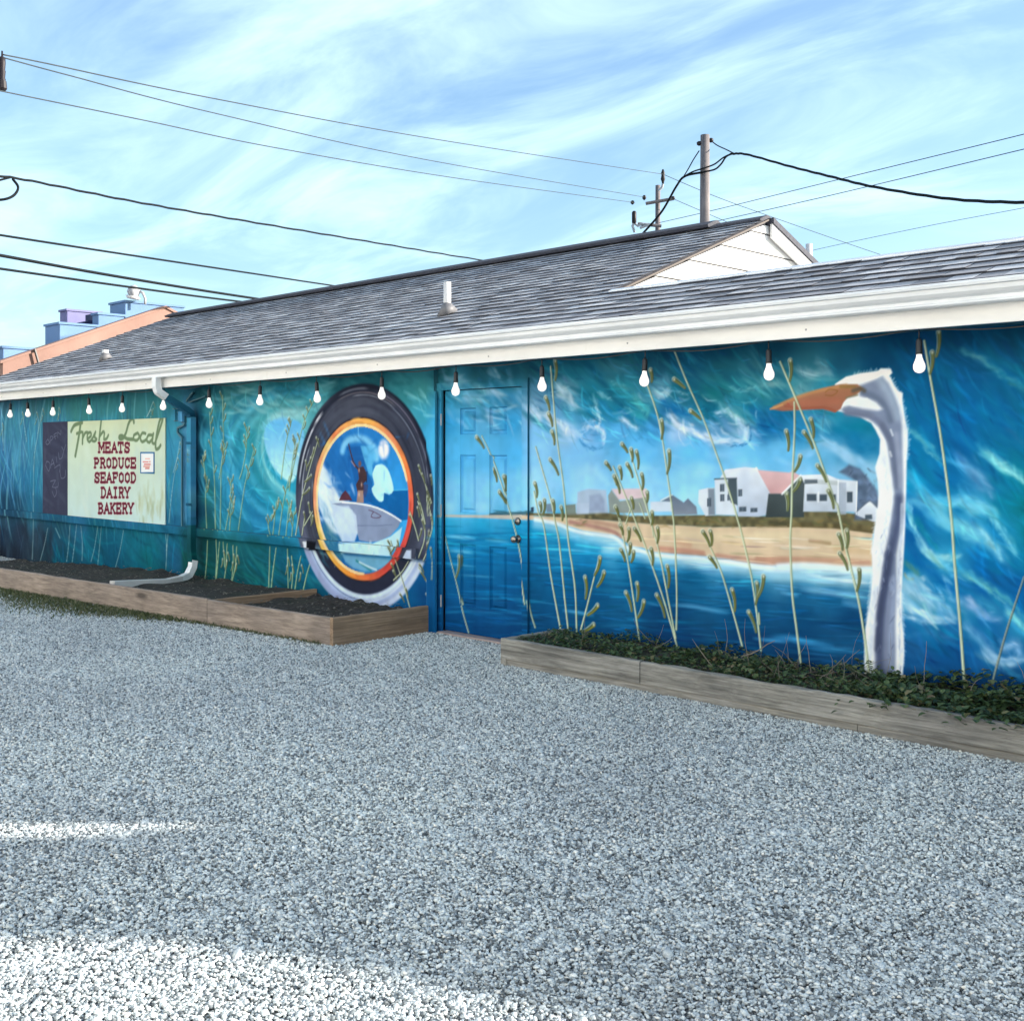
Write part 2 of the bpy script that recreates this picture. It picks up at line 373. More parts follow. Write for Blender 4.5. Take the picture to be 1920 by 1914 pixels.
class Canvas:
    def __init__(s, s0, s1, z0, z1, D, res=0.0055):
        s.s0, s.s1, s.z0, s.z1, s.D, s.res = s0, s1, z0, z1, D, res
        s.w = int((s1 - s0) / res) + 1; s.h = int((z1 - z0) / res) + 1
        s.S = s0 + np.arange(s.w) * res; s.Z = z0 + np.arange(s.h) * res
        s.a = np.zeros((s.h, s.w, 3)); s.rng = np.random.default_rng(11)
    def pt(s, uv):
        uv = np.asarray(uv, float); r = (uv[..., 0] - 960) * PX / F
        return np.stack([s.D * (1 - r) / (1 + r), EYE - (uv[..., 1] - 842) * PX / F * s.D / R2 / (1 + r)], -1)
    def mpp(s, u): return s.D / R2 / (1 + ray(u)) * PX / F         # metres for one survey unit at column u
    def win(s, p, pad):
        x0 = max(0, int((p[:, 0].min() - pad - s.s0) / s.res)); x1 = min(s.w, int((p[:, 0].max() + pad - s.s0) / s.res) + 2)
        y0 = max(0, int((p[:, 1].min() - pad - s.z0) / s.res)); y1 = min(s.h, int((p[:, 1].max() + pad - s.z0) / s.res) + 2)
        if x1 <= x0 or y1 <= y0: return None
        return y0, y1, x0, x1
    def put(s, w, al, c):
        y0, y1, x0, x1 = w; v = s.a[y0:y1, x0:x1]
        v += (c - v) * al[..., None]
    def base(s, pts):
        st = 6; S = s.S[::st]; Z = s.Z[::st]
        P = s.pt([(a, b) for a, b, _ in pts]); C = np.array([hexc(c) for *_, c in pts])
        gs, gz = np.meshgrid(S, Z); num = np.zeros(gs.shape + (3,)); den = np.zeros(gs.shape)
        for (ps, pz), c in zip(P, C):
            d2 = ((gs - ps) * 0.8) ** 2 + (gz - pz) ** 2 + 0.0016
            w = 1 / d2 ** 1.9; num += w[..., None] * c; den += w
        b = num / den[..., None]
        yi = np.clip(np.arange(s.h) / st, 0, len(Z) - 1.001); xi = np.clip(np.arange(s.w) / st, 0, len(S) - 1.001)
        y = yi.astype(int); x = xi.astype(int); fy = (yi - y)[:, None, None]; fx = (xi - x)[None, :, None]
        y2 = np.minimum(y + 1, len(Z) - 1); x2 = np.minimum(x + 1, len(S) - 1)
        s.a = (b[y][:, x] * (1 - fx) + b[y][:, x2] * fx) * (1 - fy) + (b[y2][:, x] * (1 - fx) + b[y2][:, x2] * fx) * fy
    def stroke(s, pts, w, c, al=1.0, soft=0.5, w2=None, curve=True, fade=False):
        """brush stroke; w, w2 = width at its two ends in survey units"""
        q = spline(pts) if curve else np.array(pts, float)
        k = s.mpp(q[:, 0].mean()); p = s.pt(q); w2 = w if w2 is None else w2
        hw = np.linspace(w, w2, len(p)) * k / 2; mx = max(w, w2) * k / 2
        sf = max(soft * mx, s.res * 0.7); W = s.win(p, mx + sf)
        if W is None: return
        y0, y1, x0, x1 = W; gx, gy = np.meshgrid(s.S[x0:x1], s.Z[y0:y1])
        best = np.full(gx.shape, 9.0); tt = np.zeros(gx.shape)
        n = len(p) - 1
        for i in range(n):
            a, b = p[i], p[i + 1]; d = b - a; L = d @ d + 1e-12
            t = np.clip(((gx - a[0]) * d[0] + (gy - a[1]) * d[1]) / L, 0, 1)
            e = np.hypot(gx - a[0] - t * d[0], gy - a[1] - t * d[1]) - (hw[i] + (hw[i + 1] - hw[i]) * t)
            m = e < best; best[m] = e[m]; tt[m] = (i + t[m]) / n
        A = np.clip(0.5 - best / (2 * sf), 0, 1); A = A * A * (3 - 2 * A) * al
        if fade: A = A * np.clip(4 * tt * (1 - tt), 0, 1) ** 0.7
        s.put(W, A, hexc(c) if isinstance(c, str) else c)
    def poly(s, pts, c, al=1.0, soft=1.2, c2=None, curve=False, grain=0.0):
        """filled shape; c2 = colour at its lower edge"""
        q = spline(list(pts) + [pts[0]]) if curve else np.array(pts, float)
        p = s.pt(q); k = s.mpp(q[:, 0].mean()); sf = max(soft * k, s.res * 0.7); W = s.win(p, sf * 2)
        if W is None: return
        y0, y1, x0, x1 = W; gx, gy = np.meshgrid(s.S[x0:x1], s.Z[y0:y1])
        ins = np.zeros(gx.shape, bool); best = np.full(gx.shape, 9.0); n = len(p)
        for i in range(n):
            a, b = p[i], p[(i + 1) % n]
            if a[1] != b[1]:
                cr = ((a[1] > gy) != (b[1] > gy)) & (gx < (b[0] - a[0]) * (gy - a[1]) / (b[1] - a[1]) + a[0]); ins ^= cr
            d = b - a; L = d @ d + 1e-12; t = np.clip(((gx - a[0]) * d[0] + (gy - a[1]) * d[1]) / L, 0, 1)
            best = np.minimum(best, np.hypot(gx - a[0] - t * d[0], gy - a[1] - t * d[1]))
        sd = np.where(ins, -best, best); A = np.clip(0.5 - sd / (2 * sf), 0, 1); A = A * A * (3 - 2 * A) * al
        cc = hexc(c)
        if c2 is not None:
            g = np.clip((gy - p[:, 1].min()) / (np.ptp(p[:, 1]) + 1e-9), 0, 1)[..., None]; cc = hexc(c2) * (1 - g) + cc * g
        if grain:
            cc = cc * (1 + grain * (vnoise(gx.shape, (max(2, gx.shape[0] // 6), max(2, gx.shape[1] // 6)), s.rng)[..., None] - 0.5))
        s.put(W, A, cc)
    def blob(s, u, v, rx, ry, c, al=1.0, ang=0.0, hard=1.0):
        p = s.pt([(u, v)])[0]; k = s.mpp(u); rx, ry = rx * k, ry * k
        W = s.win(np.array([p]), max(rx, ry) * 2.2)
        if W is None: return
        y0, y1, x0, x1 = W; gx, gy = np.meshgrid(s.S[x0:x1] - p[0], s.Z[y0:y1] - p[1])
        ca, sa = math.cos(ang), math.sin(ang); ex = (-gx * ca + gy * sa) / rx; ey = (gx * sa + gy * ca) / ry
        s.put(W, np.exp(-(ex * ex + ey * ey) ** hard) * al, hexc(c))
    def ring(s, cs, cz, r0, r1, c, al=1.0, soft=0.006, a0=None, a1=None, asoft=0.05, clip=None):
        """circular band in metres; angles anticlockwise seen from outside, 0 = to the right"""
        W = s.win(np.array([(cs, cz)]), r1 + soft * 2)
        if W is None: return
        y0, y1, x0, x1 = W; gx, gy = np.meshgrid(-(s.S[x0:x1] - cs), s.Z[y0:y1] - cz); r = np.hypot(gx, gy)
        A = np.clip(0.5 + (r - r0) / (2 * soft), 0, 1) * np.clip(0.5 - (r - r1) / (2 * soft), 0, 1)
        if a0 is not None:
            an = np.degrees(np.arctan2(gy, gx)); mid = (a0 + a1) / 2; hw = (a1 - a0) / 2
            d = np.abs((an - mid + 180) % 360 - 180); A = A * np.clip((hw - d) / (asoft * 100) + 0.5, 0, 1)
        if clip: A = A * clip(gx + 0 * gy, gy + 0 * gx)
        s.put(W, A * al, hexc(c) if isinstance(c, str) else c(gx, gy))
    def scrub(s, box, n, ang, length, width, cols, al=0.4, jit=0.25, bend=0.0, soft=0.9):
        """many loose brush marks inside a survey box"""
        u0, u1, v0, v1 = box
        for i in range(n):
            u = s.rng.uniform(u0, u1); v = s.rng.uniform(v0, v1); a = ang + s.rng.normal(0, jit); L = length * s.rng.uniform(0.5, 1.4)
            du, dv = math.cos(a) * L / 2, math.sin(a) * L / 2; b = bend * L * s.rng.uniform(0.5, 1.3)
            s.stroke([(u - du, v - dv), (u - dv / L * b * 2, v + du / L * b * 2), (u + du, v + dv)], width * s.rng.uniform(0.5, 1.5),
                     cols[s.rng.integers(len(cols))], al * s.rng.uniform(0.5, 1.2), soft, w2=width * s.rng.uniform(0.2, 0.8), fade=True)
    def puff(s, pts, w, c, al=0.7, w2=None, n=None):
        """feathery dabs of a soft brush along a path"""
        q = spline(pts, max(2.0, w * 0.16)); w2 = w if w2 is None else w2; N = len(q)
        for i, (u, v) in enumerate(q):
            d = q[min(i + 1, N - 1)] - q[max(i - 1, 0)]; L = math.hypot(*d) + 1e-6; t = i / max(1, N - 1); ww = w + (w2 - w) * t
            g = s.rng.normal(0, 0.26) * ww; k = s.rng.uniform(0.16, 0.42) * ww; cc = hexc(c) + s.rng.normal(0, 0.035)
            e = math.sin(math.pi * (0.12 + 0.76 * t)) ** 0.5
            x, y = u - d[1] / L * g, v + d[0] / L * g
            s._dab(x, y, k * s.rng.uniform(1.1, 2.2), k * s.rng.uniform(0.5, 0.9), np.clip(cc, 0, 1), al * 0.58 * e * s.rng.uniform(0.4, 1.2), math.atan2(d[1], d[0]) + s.rng.normal(0, 0.3))
    def texture(s, box, n, ang, length, width, al=0.5, lo=0.72, hi=1.35, jit=0.2, bend=0.05):
        """loose strokes mixed from whatever colour is already there, a little lighter or darker"""
        u0, u1, v0, v1 = box
        for i in range(n):
            u = s.rng.uniform(u0, u1); v = s.rng.uniform(v0, v1); p = s.pt([(u, v)])[0]
            x = int((p[0] - s.s0) / s.res); y = int((p[1] - s.z0) / s.res); k = s.rng.uniform(lo, hi); L = length * s.rng.uniform(0.4, 1.3); a = ang + s.rng.normal(0, jit)
            j = s.rng.normal(0, 0.03, 3); sh = s.rng.uniform(0.3, 1.5)
            if not (0 <= x < s.w and 0 <= y < s.h): continue
            c = np.clip(s.a[y, x] * k + j, 0.01, 0.97); du, dv = math.cos(a) * L / 2, math.sin(a) * L / 2
            s.stroke([(u - du, v - dv), (u - dv * bend, v + du * bend), (u + du, v + dv)], width * sh, c, al, 0.8, w2=width * sh * 0.5, fade=True)
    def _dab(s, u, v, rx, ry, c, al, ang):
        p = s.pt([(u, v)])[0]; k = s.mpp(u); rx, ry = rx * k, ry * k
        W = s.win(np.array([p]), max(rx, ry) * 2.0)
        if W is None: return
        y0, y1, x0, x1 = W; gx, gy = np.meshgrid(-(s.S[x0:x1] - p[0]), -(s.Z[y0:y1] - p[1]))
        ca, sa = math.cos(ang), math.sin(ang); ex = (gx * ca + gy * sa) / rx; ey = (-gx * sa + gy * ca) / ry
        s.put(W, np.exp(-(ex * ex + ey * ey)) * al, c)
    def sample(s, S, Z):
        x = np.clip((np.asarray(S) - s.s0) / s.res, 0, s.w - 1.001); y = np.clip((np.asarray(Z) - s.z0) / s.res, 0, s.h - 1.001)
        xi = x.astype(int); yi = y.astype(int); fx = (x - xi)[..., None]; fy = (y - yi)[..., None]
        return (s.a[yi, xi] * (1 - fx) + s.a[yi, xi + 1] * fx) * (1 - fy) + (s.a[yi + 1, xi] * (1 - fx) + s.a[yi + 1, xi + 1] * fx) * fy

def view(x0, y0, k): return lambda *p: [(x0 + a / k, y0 + b / k) for a, b in p]
V1 = view(980, 640, 3.84); V2 = view(980, 920, 3.84); V3 = view(1420, 600, 3.84); V4 = view(1420, 930, 3.84)
V5 = view(360, 700, 4.557); V6 = view(0, 740, 4.8); V7 = view(560, 940, 6.857); VE = view(540, 700, 6.38); VC = view(780, 640, 3.19)

BASE = []
def row(v, *uc):
    for u, c in uc: BASE.append((u, v, c))
# left end, either side of the sign
row(762, (10, '3a6a80'), (60, '3f7480'), (100, '3a7a80'), (150, '3c8084'), (200, '3a8088'), (250, '3a7c84'), (290, '3a8088'), (325, '2f7484'))
row(800, (8, '3a7f98'), (30, '4088a4'), (60, '3f88a4'), (100, '3a80a0'), (200, '3a88a0'), (330, '3a90a8'))
row(850, (8, '34709a'), (35, '4a90b0'), (60, '4088a4'), (100, '347a9c'), (330, '3a90b0'))
row(900, (8, '285f88'), (40, '2f7aa0'), (70, '2f80a0'), (100, '2a7090'), (330, '2f86a8'))
row(950, (8, '16405c'), (30, '1c4a66'), (60, '266a88'), (100, '205f80'), (330, '2a7a9c'))
row(978, (10, '26485e'), (60, '2f6a84'), (150, '26688c'), (250, '2a6a90'), (330, '22688c'))
row(1003, (6, '1a2f45'), (40, '26384c'), (70, '2a4458'), (110, '1f5068'), (180, '0f5f78'), (250, '0f6a80'), (330, '1a6a88'), (352, '12505c'))
row(1050, (6, '101a28'), (30, '1c2838'), (60, '283c4a'), (85, '22404f'), (120, '0f4a60'), (200, '0a5a78'), (280, '0a6a78'), (330, '1f6084'), (352, '0d4a4a'))
row(1085, (10, '101a24'), (100, '0c3c4c'), (200, '0a4c60'), (300, '0a5a68'), (360, '0b3c3c'))
for v in (790, 850, 910, 960): row(v, (368, '123f58'), (376, '12465c'), (357, '5c98c0'), (350, '4a88b0'))
# breaking wave left of the ring
row(735, (385, '1d5560'), (430, '35757c'), (480, '3f8488'), (530, '3a8286'), (580, '2f7c86'), (640, '20606c'), (700, '225f6c'), (760, '32808a'), (790, '3c8a90'))
row(775, (390, '2a7a88'), (430, '3f93a0'), (480, '62aab2'), (520, '70bcc4'), (560, '74bec6'), (600, '4f9fac'), (790, '3fa0b8'))
row(830, (390, '3a9fb8'), (420, '3fa5c0'), (460, '2f98a8'), (495, '3f9fb0'), (790, '42aadc'), (812, '48b0e0'))
row(880, (390, '2f93a8'), (420, '3a9cc0'), (460, '2b8fb0'), (500, '2a98b0'), (540, '2f9fc0'), (812, '4aaee4'))
row(930, (388, '247076'), (430, '3090b8'), (480, '2088b0'), (530, '2aa0c0'), (812, '60b8e8'))
row(985, (388, '1a5c62'), (430, '2a88a0'), (480, '2280b0'), (540, '1f90c0'), (812, '1f98c8'))
row(1020, (390, '0f4a50'), (430, '1a6870'), (480, '12606c'), (540, '0f6480'), (580, '0f6a90'), (805, '0a62a0'))
row(1070, (388, '0a4040'), (430, '0f5055'), (480, '105860'), (540, '0f5f78'), (590, '0f6488'), (800, '0a5594'))
row(1115, (390, '0a3438'), (450, '0c4048'), (540, '0c4a5c'), (600, '0c5878'), (660, '0f5a80'), (760, '0a5890'), (805, '0a4884'))
# door
row(700, (830, '2a6a74'), (900, '27606e'), (960, '205c70'))
row(722, (835, '3f8fa4'), (900, '2f7c94'), (960, '2a7890'))
row(745, (840, '3f9fc8'), (880, '4a94b4'), (920, '2f86b0'), (960, '3a88b4'))
row(790, (838, '3ba4e4'), (870, '4aa6d8'), (900, '5aa8d4'), (960, '3ba2e0'))
row(850, (838, '54b4ee'), (900, '5cb8f0'), (965, '52b2ee'))
row(920, (838, '80caf4'), (900, '84ccf6'), (965, '7cc8f4'))
row(956, (838, '92d2f4'), (900, '94d2f4'), (965, '8ccef2'))
row(980, (838, '2fa8d4'), (900, '26a2d2'), (965, '1f9ccc'))
row(1005, (838, '1c90c6'), (900, '168ac2'), (965, '1486be'))
row(1050, (838, '0d70ac'), (900, '0b6ca8'), (965, '0a68a6'))
row(1100, (838, '0a5c98'), (900, '0a5c96'), (965, '0a5894'))
row(1150, (838, '0a4c86'), (900, '0a4f8a'), (965, '0a4c86'))
row(1200, (838, '0a4078'), (900, '0a467e'), (965, '0a427a'))
# stormy sky
row(660, (1050, '1a5468'), (1150, '185468'), (1250, '104a68'), (1350, '0f4a66'), (1450, '124c66'))
row(692, (1000, '1f5a6b'), (1040, '23647a'), (1080, '1d6f86'), (1150, '38788a'), (1220, '1f5f78'), (1290, '0f4f72'), (1350, '1c5f70'), (1420, '2d6a7c'), (1470, '24647c'))
row(735, (1010, '4f87a8'), (1060, '7aa8bc'), (1110, '1c7a96'), (1160, '2a8a9c'), (1230, '5a94b0'), (1280, '1d6f86'), (1340, '156a75'), (1400, '2f8796'), (1450, '2a7f90'), (1500, '5a98a4'))
row(775, (1000, '8fb8dc'), (1035, '5fa0cc'), (1070, '4a9cc4'), (1110, '1d86b0'), (1160, '1a85a5'), (1200, '2f9aac'), (1260, '1a70b0'), (1330, '0f6f8c'), (1400, '1580a0'), (1460, '126a98'))
row(806, (1010, '7fc0f0'), (1060, 'a0c8ea'), (1110, '5aa2dc'), (1160, '5aaee8'), (1220, '4aa4e6'), (1270, '9cc4ea'), (1330, '6aa4d4'), (1390, '9cc4e4'), (1440, '1d75b5'), (1500, '2a8ac0'), (1560, '1878b0'))
row(845, (1010, '8ac8f5'), (1100, '80c2f4'), (1200, '66bcf4'), (1300, '68c0f6'), (1400, '72c6f8'), (1460, '6ec0f0'), (1540, '6ab4dc'), (1600, '2a88b8'))
row(895, (1010, '98d2f8'), (1100, '98d4f8'), (1200, '90d2f8'), (1300, '90d4f8'), (1400, '94d6f8'), (1500, '88c8ee'), (1580, '80bce0'), (1640, '90c8e4'))
row(945, (1010, 'a8dcfa'), (1100, 'a8dcf8'), (1200, 'a8def8'), (1300, 'a4dcf8'), (1640, '98c8e0'))
row(720, (1550, '2f88a0'), (1600, '3a90a8')); row(790, (1560, '2a8aa4'), (1620, '1a80a0'))
row(690, (1520, '2f7488'), (1580, '1a5a78'), (1640, '0a4a70'), (1700, '0a4c74'))
# sea
row(1000, (1000, '1a94cc'), (1050, '2aa0d2'))
row(1025, (1000, '1282bc'), (1050, '1a88c0'), (1100, '2f9fd0'), (1150, '60bce4'))
row(1050, (1000, '0b6fae'), (1100, '1478b4'), (1180, '1a7fb8'), (1250, '2f90c8'), (1320, '6ab8e4'), (1400, '84c8ea'), (1500, '90d0ec'), (1600, 'a8dcf2'))
row(1082, (1000, '0a67a6'), (1100, '0a67a6'), (1200, '0a66a4'), (1300, '0f6cac'), (1400, '2a86c0'), (1480, '5aa4d4'), (1540, '6ab0da'), (1600, '8cc4e8'))
row(1120, (1000, '0a5c9a'), (1100, '0a5c9c'), (1250, '0a5a9a'), (1400, '0c60a2'), (1500, '1a6cac'), (1560, '1468a8'), (1620, '3f86be'))
row(1160, (1000, '0a508e'), (1100, '0c5692'), (1250, '0a4e8c'), (1400, '0a528e'), (1500, '0e5694'), (1600, '0a4c88'))
row(1205, (1000, '0a4680'), (1100, '0a4280'), (1250, '0a4280'), (1400, '0a4480'), (1500, '0c4884'), (1620, '1a5c98'))
row(1260, (1300, '082c58'), (1500, '0a3462'), (1640, '0a3464'))
# the big wave at the right end
row(640, (1700, '0a4468'), (1800, '0a4668'), (1900, '0a4460'))
row(680, (1720, '0a5080'), (1800, '0a5480'), (1880, '125c80'), (1930, '0c5678'))
row(720, (1720, '0a5f92'), (1800, '0a62a0'), (1880, '0a6490'), (1930, '186c88'))
row(780, (1720, '0a6aa0'), (1800, '0a66ac'), (1880, '0a6aa0'), (1930, '0a6888'))
row(850, (1715, '0a78b0'), (1760, '0c74b0'), (1800, '0a6ab0'), (1860, '0f74a4'), (1930, '0a6e88'))
row(900, (1715, '1090c0'), (1780, '0a70b4'), (1830, '3080b4'), (1880, '107c98'), (1930, '0a7c90'))
row(950, (1715, '0a6ab4'), (1780, '2f9cc8'), (1830, '44aad4'), (1880, '0c7c94'), (1930, '0a7a88'))
row(1000, (1715, '0a66b0'), (1780, '1a84b8'), (1840, '3aa0d0'), (1880, '2088b4'), (1930, '0a7c90'))
row(1050, (1712, '0a74b4'), (1770, '3aa4cc'), (1850, '0a6cb4'), (1930, '1080ac'))
row(1100, (1710, '60b0d8'), (1760, '1f80bc'), (1800, '1478b8'), (1850, '0a60b0'), (1930, '0a60b0'))
row(1135, (1710, '74bce0'), (1760, '54a4d4'), (1800, '2f8cc4'), (1850, '3490b8'), (1930, '0a60a8'))
row(1175, (1710, '1a6aa8'), (1780, '1f70b0'), (1850, '1a6cb4'), (1930, '2f94bc'))
row(1225, (1710, '1a5c98'), (1780, '0a5090'), (1850, '1a60a4'), (1930, '2070b0'))
row(1290, (1720, '0a3868'), (1800, '0a3868'), (1900, '0a3c6c'))
row(1000, (2050, '0a6aa0'), (2250, '0a5f90'), (2450, '0a5a80')); row(800, (2100, '0a5f90'), (2350, '0a5a80'))

for i_, (u_, v_, c_) in enumerate(BASE):           # the sea is a deeper, greener blue
    if 990 <= u_ <= 1640 and v_ >= 1080:
        q_ = hexc(c_) * np.array([0.9, 0.90, 0.84]); BASE[i_] = (u_, v_, '%02x%02x%02x' % tuple(int(x * 255) for x in q_))

def reed(C, pts, w=4.0, c='#c3cfae', shade='#5f6f4c', seeds=(), sl=30, sw=10, al=0.95, tip='#eef3e8', dark='#7d8452'):
    C.stroke([(a + 0.9, b) for a, b in pts], w * 0.8, shade, al * 0.7, 0.35, w2=w * 1.0)
    C.stroke(pts, w * 0.55, c, al, 0.3, w2=w * 0.8)
    C.stroke([(a - 0.5, b) for a, b in pts], w * 0.24, '#eef2e2', al * 0.6, 0.4)
    for sd in seeds:
        x, y = sd[:2]; a = sd[2] if len(sd) > 2 else 0.25; L = (sd[3] if len(sd) > 3 else sl); q = sw * 1.0
        dx, dy = math.sin(a) * L / 2, math.cos(a) * L / 2
        b = 0.05 * L; p = [(x - dx, y - dy), (x + b - dx * .4, y - dy * .4), (x + b + dx * .3, y + dy * .3), (x + dx, y + dy)]
        C.stroke([(u - q * .06, v - 0.5) for u, v in p], q * 1.06, '#cfd8c0', al * 0.7, 0.25, w2=q * .5)
        C.stroke([(u + q * .06, v + 1) for u, v in p[:3]] + [p[3]], q * 0.88, '#4a543a', al * 0.95, 0.25, w2=q * .5)
        C.stroke([(u + q * .02, v + 2) for u, v in p[:3]] + [p[3]], q * 0.36, dark, al * .9, 0.6, w2=q * .25)
        C.blob(x - dx, y - dy, q * 0.27, q * 0.3, tip, al * 0.8)

def paint_mural(C):
    C.base(BASE)
    S = C.stroke
    # ---- left end: hanging streaks of light
    C.scrub((0, 365, 760, 985), 150, 1.5, 120, 6, ['4f98b4', '62a8bc', '2a6a8a', '1f587a', '3f8a94', '75b4c0', '4a8a80'], 0.5, 0.12, 0.05)
    C.scrub((0, 130, 780, 930), 50, 1.55, 140, 5, ['6fb0d4', '88bcd4', '4a9cc0', '2a5f8c'], 0.55, 0.08, 0.06)
    C.scrub((90, 350, 1000, 1080), 60, 0.9, 70, 9, ['0a7090', '0a5570', '128094', '0c4a60'], 0.5, 0.25, 0.1)
    C.scrub((0, 100, 1000, 1080), 30, 1.55, 80, 12, ['1a2432', '2c4052', '34485a'], 0.5, 0.1)
    # ---- curl of the wave left of the ring
    for k, (r, c, w, a) in enumerate([(0, '8fd4d8', 9, .75), (10, '6fbcc8', 10, .6), (22, '2f8c98', 12, .55), (34, '4fb0c4', 12, .55), (48, '1f7c98', 13, .5), (60, '52b4d4', 11, .55), (74, '1f7aa4', 12, .5), (88, '3aa0c4', 10, .45), (104, '1a6c84', 12, .45)]):
        S([(600 - r * .1, 760 - r * .35), (540 - r * .5, 768 - r * .4), (502 - r * .85, 800 - r * .2), (492 - r, 845 + r * .05), (505 - r * .95, 890 + r * .25), (540 - r * .8, 925 + r * .55), (590 - r * .3, 950 + r * .75)], w, c, a, 0.9, w2=w * 1.4)
    C.scrub((385, 470, 770, 985), 60, 1.25, 80, 7, ['5cc0dc', '2a7f98', '3aa0c8', '1c6c88', '62b4bc'], 0.42, 0.25, 0.12)
    C.scrub((400, 620, 712, 770), 70, 0.05, 60, 8, ['7fb8bc', '2f7078', '5a9ea4', '1d5a66', '98ccd0'], 0.4, 0.35, 0.15)
    C.poly(V5((700, 395), (780, 370), (850, 390), (930, 430), (960, 560), (930, 760), (880, 900), (840, 930), (760, 880), (690, 790), (640, 680), (615, 560), (635, 450)), '5ab0ec', 1.0, 4, c2='c4f2f6', curve=True)
    C.scrub((500, 560, 800, 890), 10, 1.9, 40, 8, ['a8e8f4', '7cc8f0'], 0.35, 0.3)
    C.poly(V5((640, 390), (720, 330), (850, 300), (980, 310), (930, 380), (800, 400), (700, 400)), 'a8dce0', 0.55, 8)
    C.scrub((385, 600, 1035, 1110), 60, 0.75, 70, 9, ['1a7a80', '0c4048', '2a8a90', '0a5870', '126470'], 0.45, 0.3, 0.1)
    C.scrub((600, 815, 700, 725), 30, 0.4, 50, 9, ['1d5a66', '4a9aa0', '2a707a'], 0.4, 0.4)
    C.scrub((770, 816, 725, 790), 14, 0.7, 34, 6, ['8fd4e0', '3aa4c8', '60b8d0'], 0.5, 0.3)
    C.texture((0, 370, 755, 1085), 260, 1.5, 60, 4, 0.5, 0.7, 1.5, 0.15)
    C.texture((385, 620, 715, 1000), 260, 1.0, 40, 4, 0.45, 0.75, 1.4, 0.6, 0.12)
    C.texture((385, 620, 1030, 1110), 120, 0.8, 40, 5, 0.45, 0.7, 1.5, 0.4)
    paint_reeds_left(C)
    paint_ring(C)
    # ---- door: sky, sea and the thin shore
    C.scrub((822, 995, 690, 790), 50, 0.5, 50, 9, ['1d5a70', 'a8c8dc', '2a7088', '7fb4d4', '206a8c', 'c0d8e8'], 0.42, 0.35, 0.1)
    C.scrub((825, 990, 735, 800), 16, 0.75, 40, 9, ['c8dcec', 'a0c4e0', '4a9cd0'], 0.45, 0.3)
    C.scrub((822, 1000, 975, 1200), 90, 0.05, 60, 4, ['3ab4dc', '0a5a9a', '0a4682', '1a86c0', '0c70ac'], 0.42, 0.06)
    for x, y, L, w, a in ((860, 1005, 60, 6, .8), (930, 1012, 50, 5, .5), (860, 1032, 50, 6, .6), (890, 1078, 70, 4, .35), (860, 1058, 60, 4, .4)):
        S([(x - L / 2, y), (x, y + 2), (x + L / 2, y + 5)], w, '7cd0ec', a, 0.9, fade=True)
    C.poly([(820, 965), (900, 966), (960, 962), (1000, 962), (1000, 975), (960, 974), (900, 971), (820, 969)], 'c9bcae', 0.95, 1.5)
    C.poly([(914, 963), (925, 959), (960, 960), (1000, 957), (1000, 965), (914, 966)], '3f6a78', 0.9, 1.0)
    # ---- stormy sky
    C.scrub((1000, 1480, 660, 800), 150, 0.62, 90, 10, ['145c78', '0d4f70', '2a8090', '1a6a88', '1a7088', '0f4a6c', '3a8c9c'], 0.4, 0.16, 0.08)
    C.scrub((1330, 1560, 680, 790), 40, 0.5, 60, 9, ['4f9aa4', '2a7a8a', '6ab0b8', '14607c'], 0.42, 0.3)
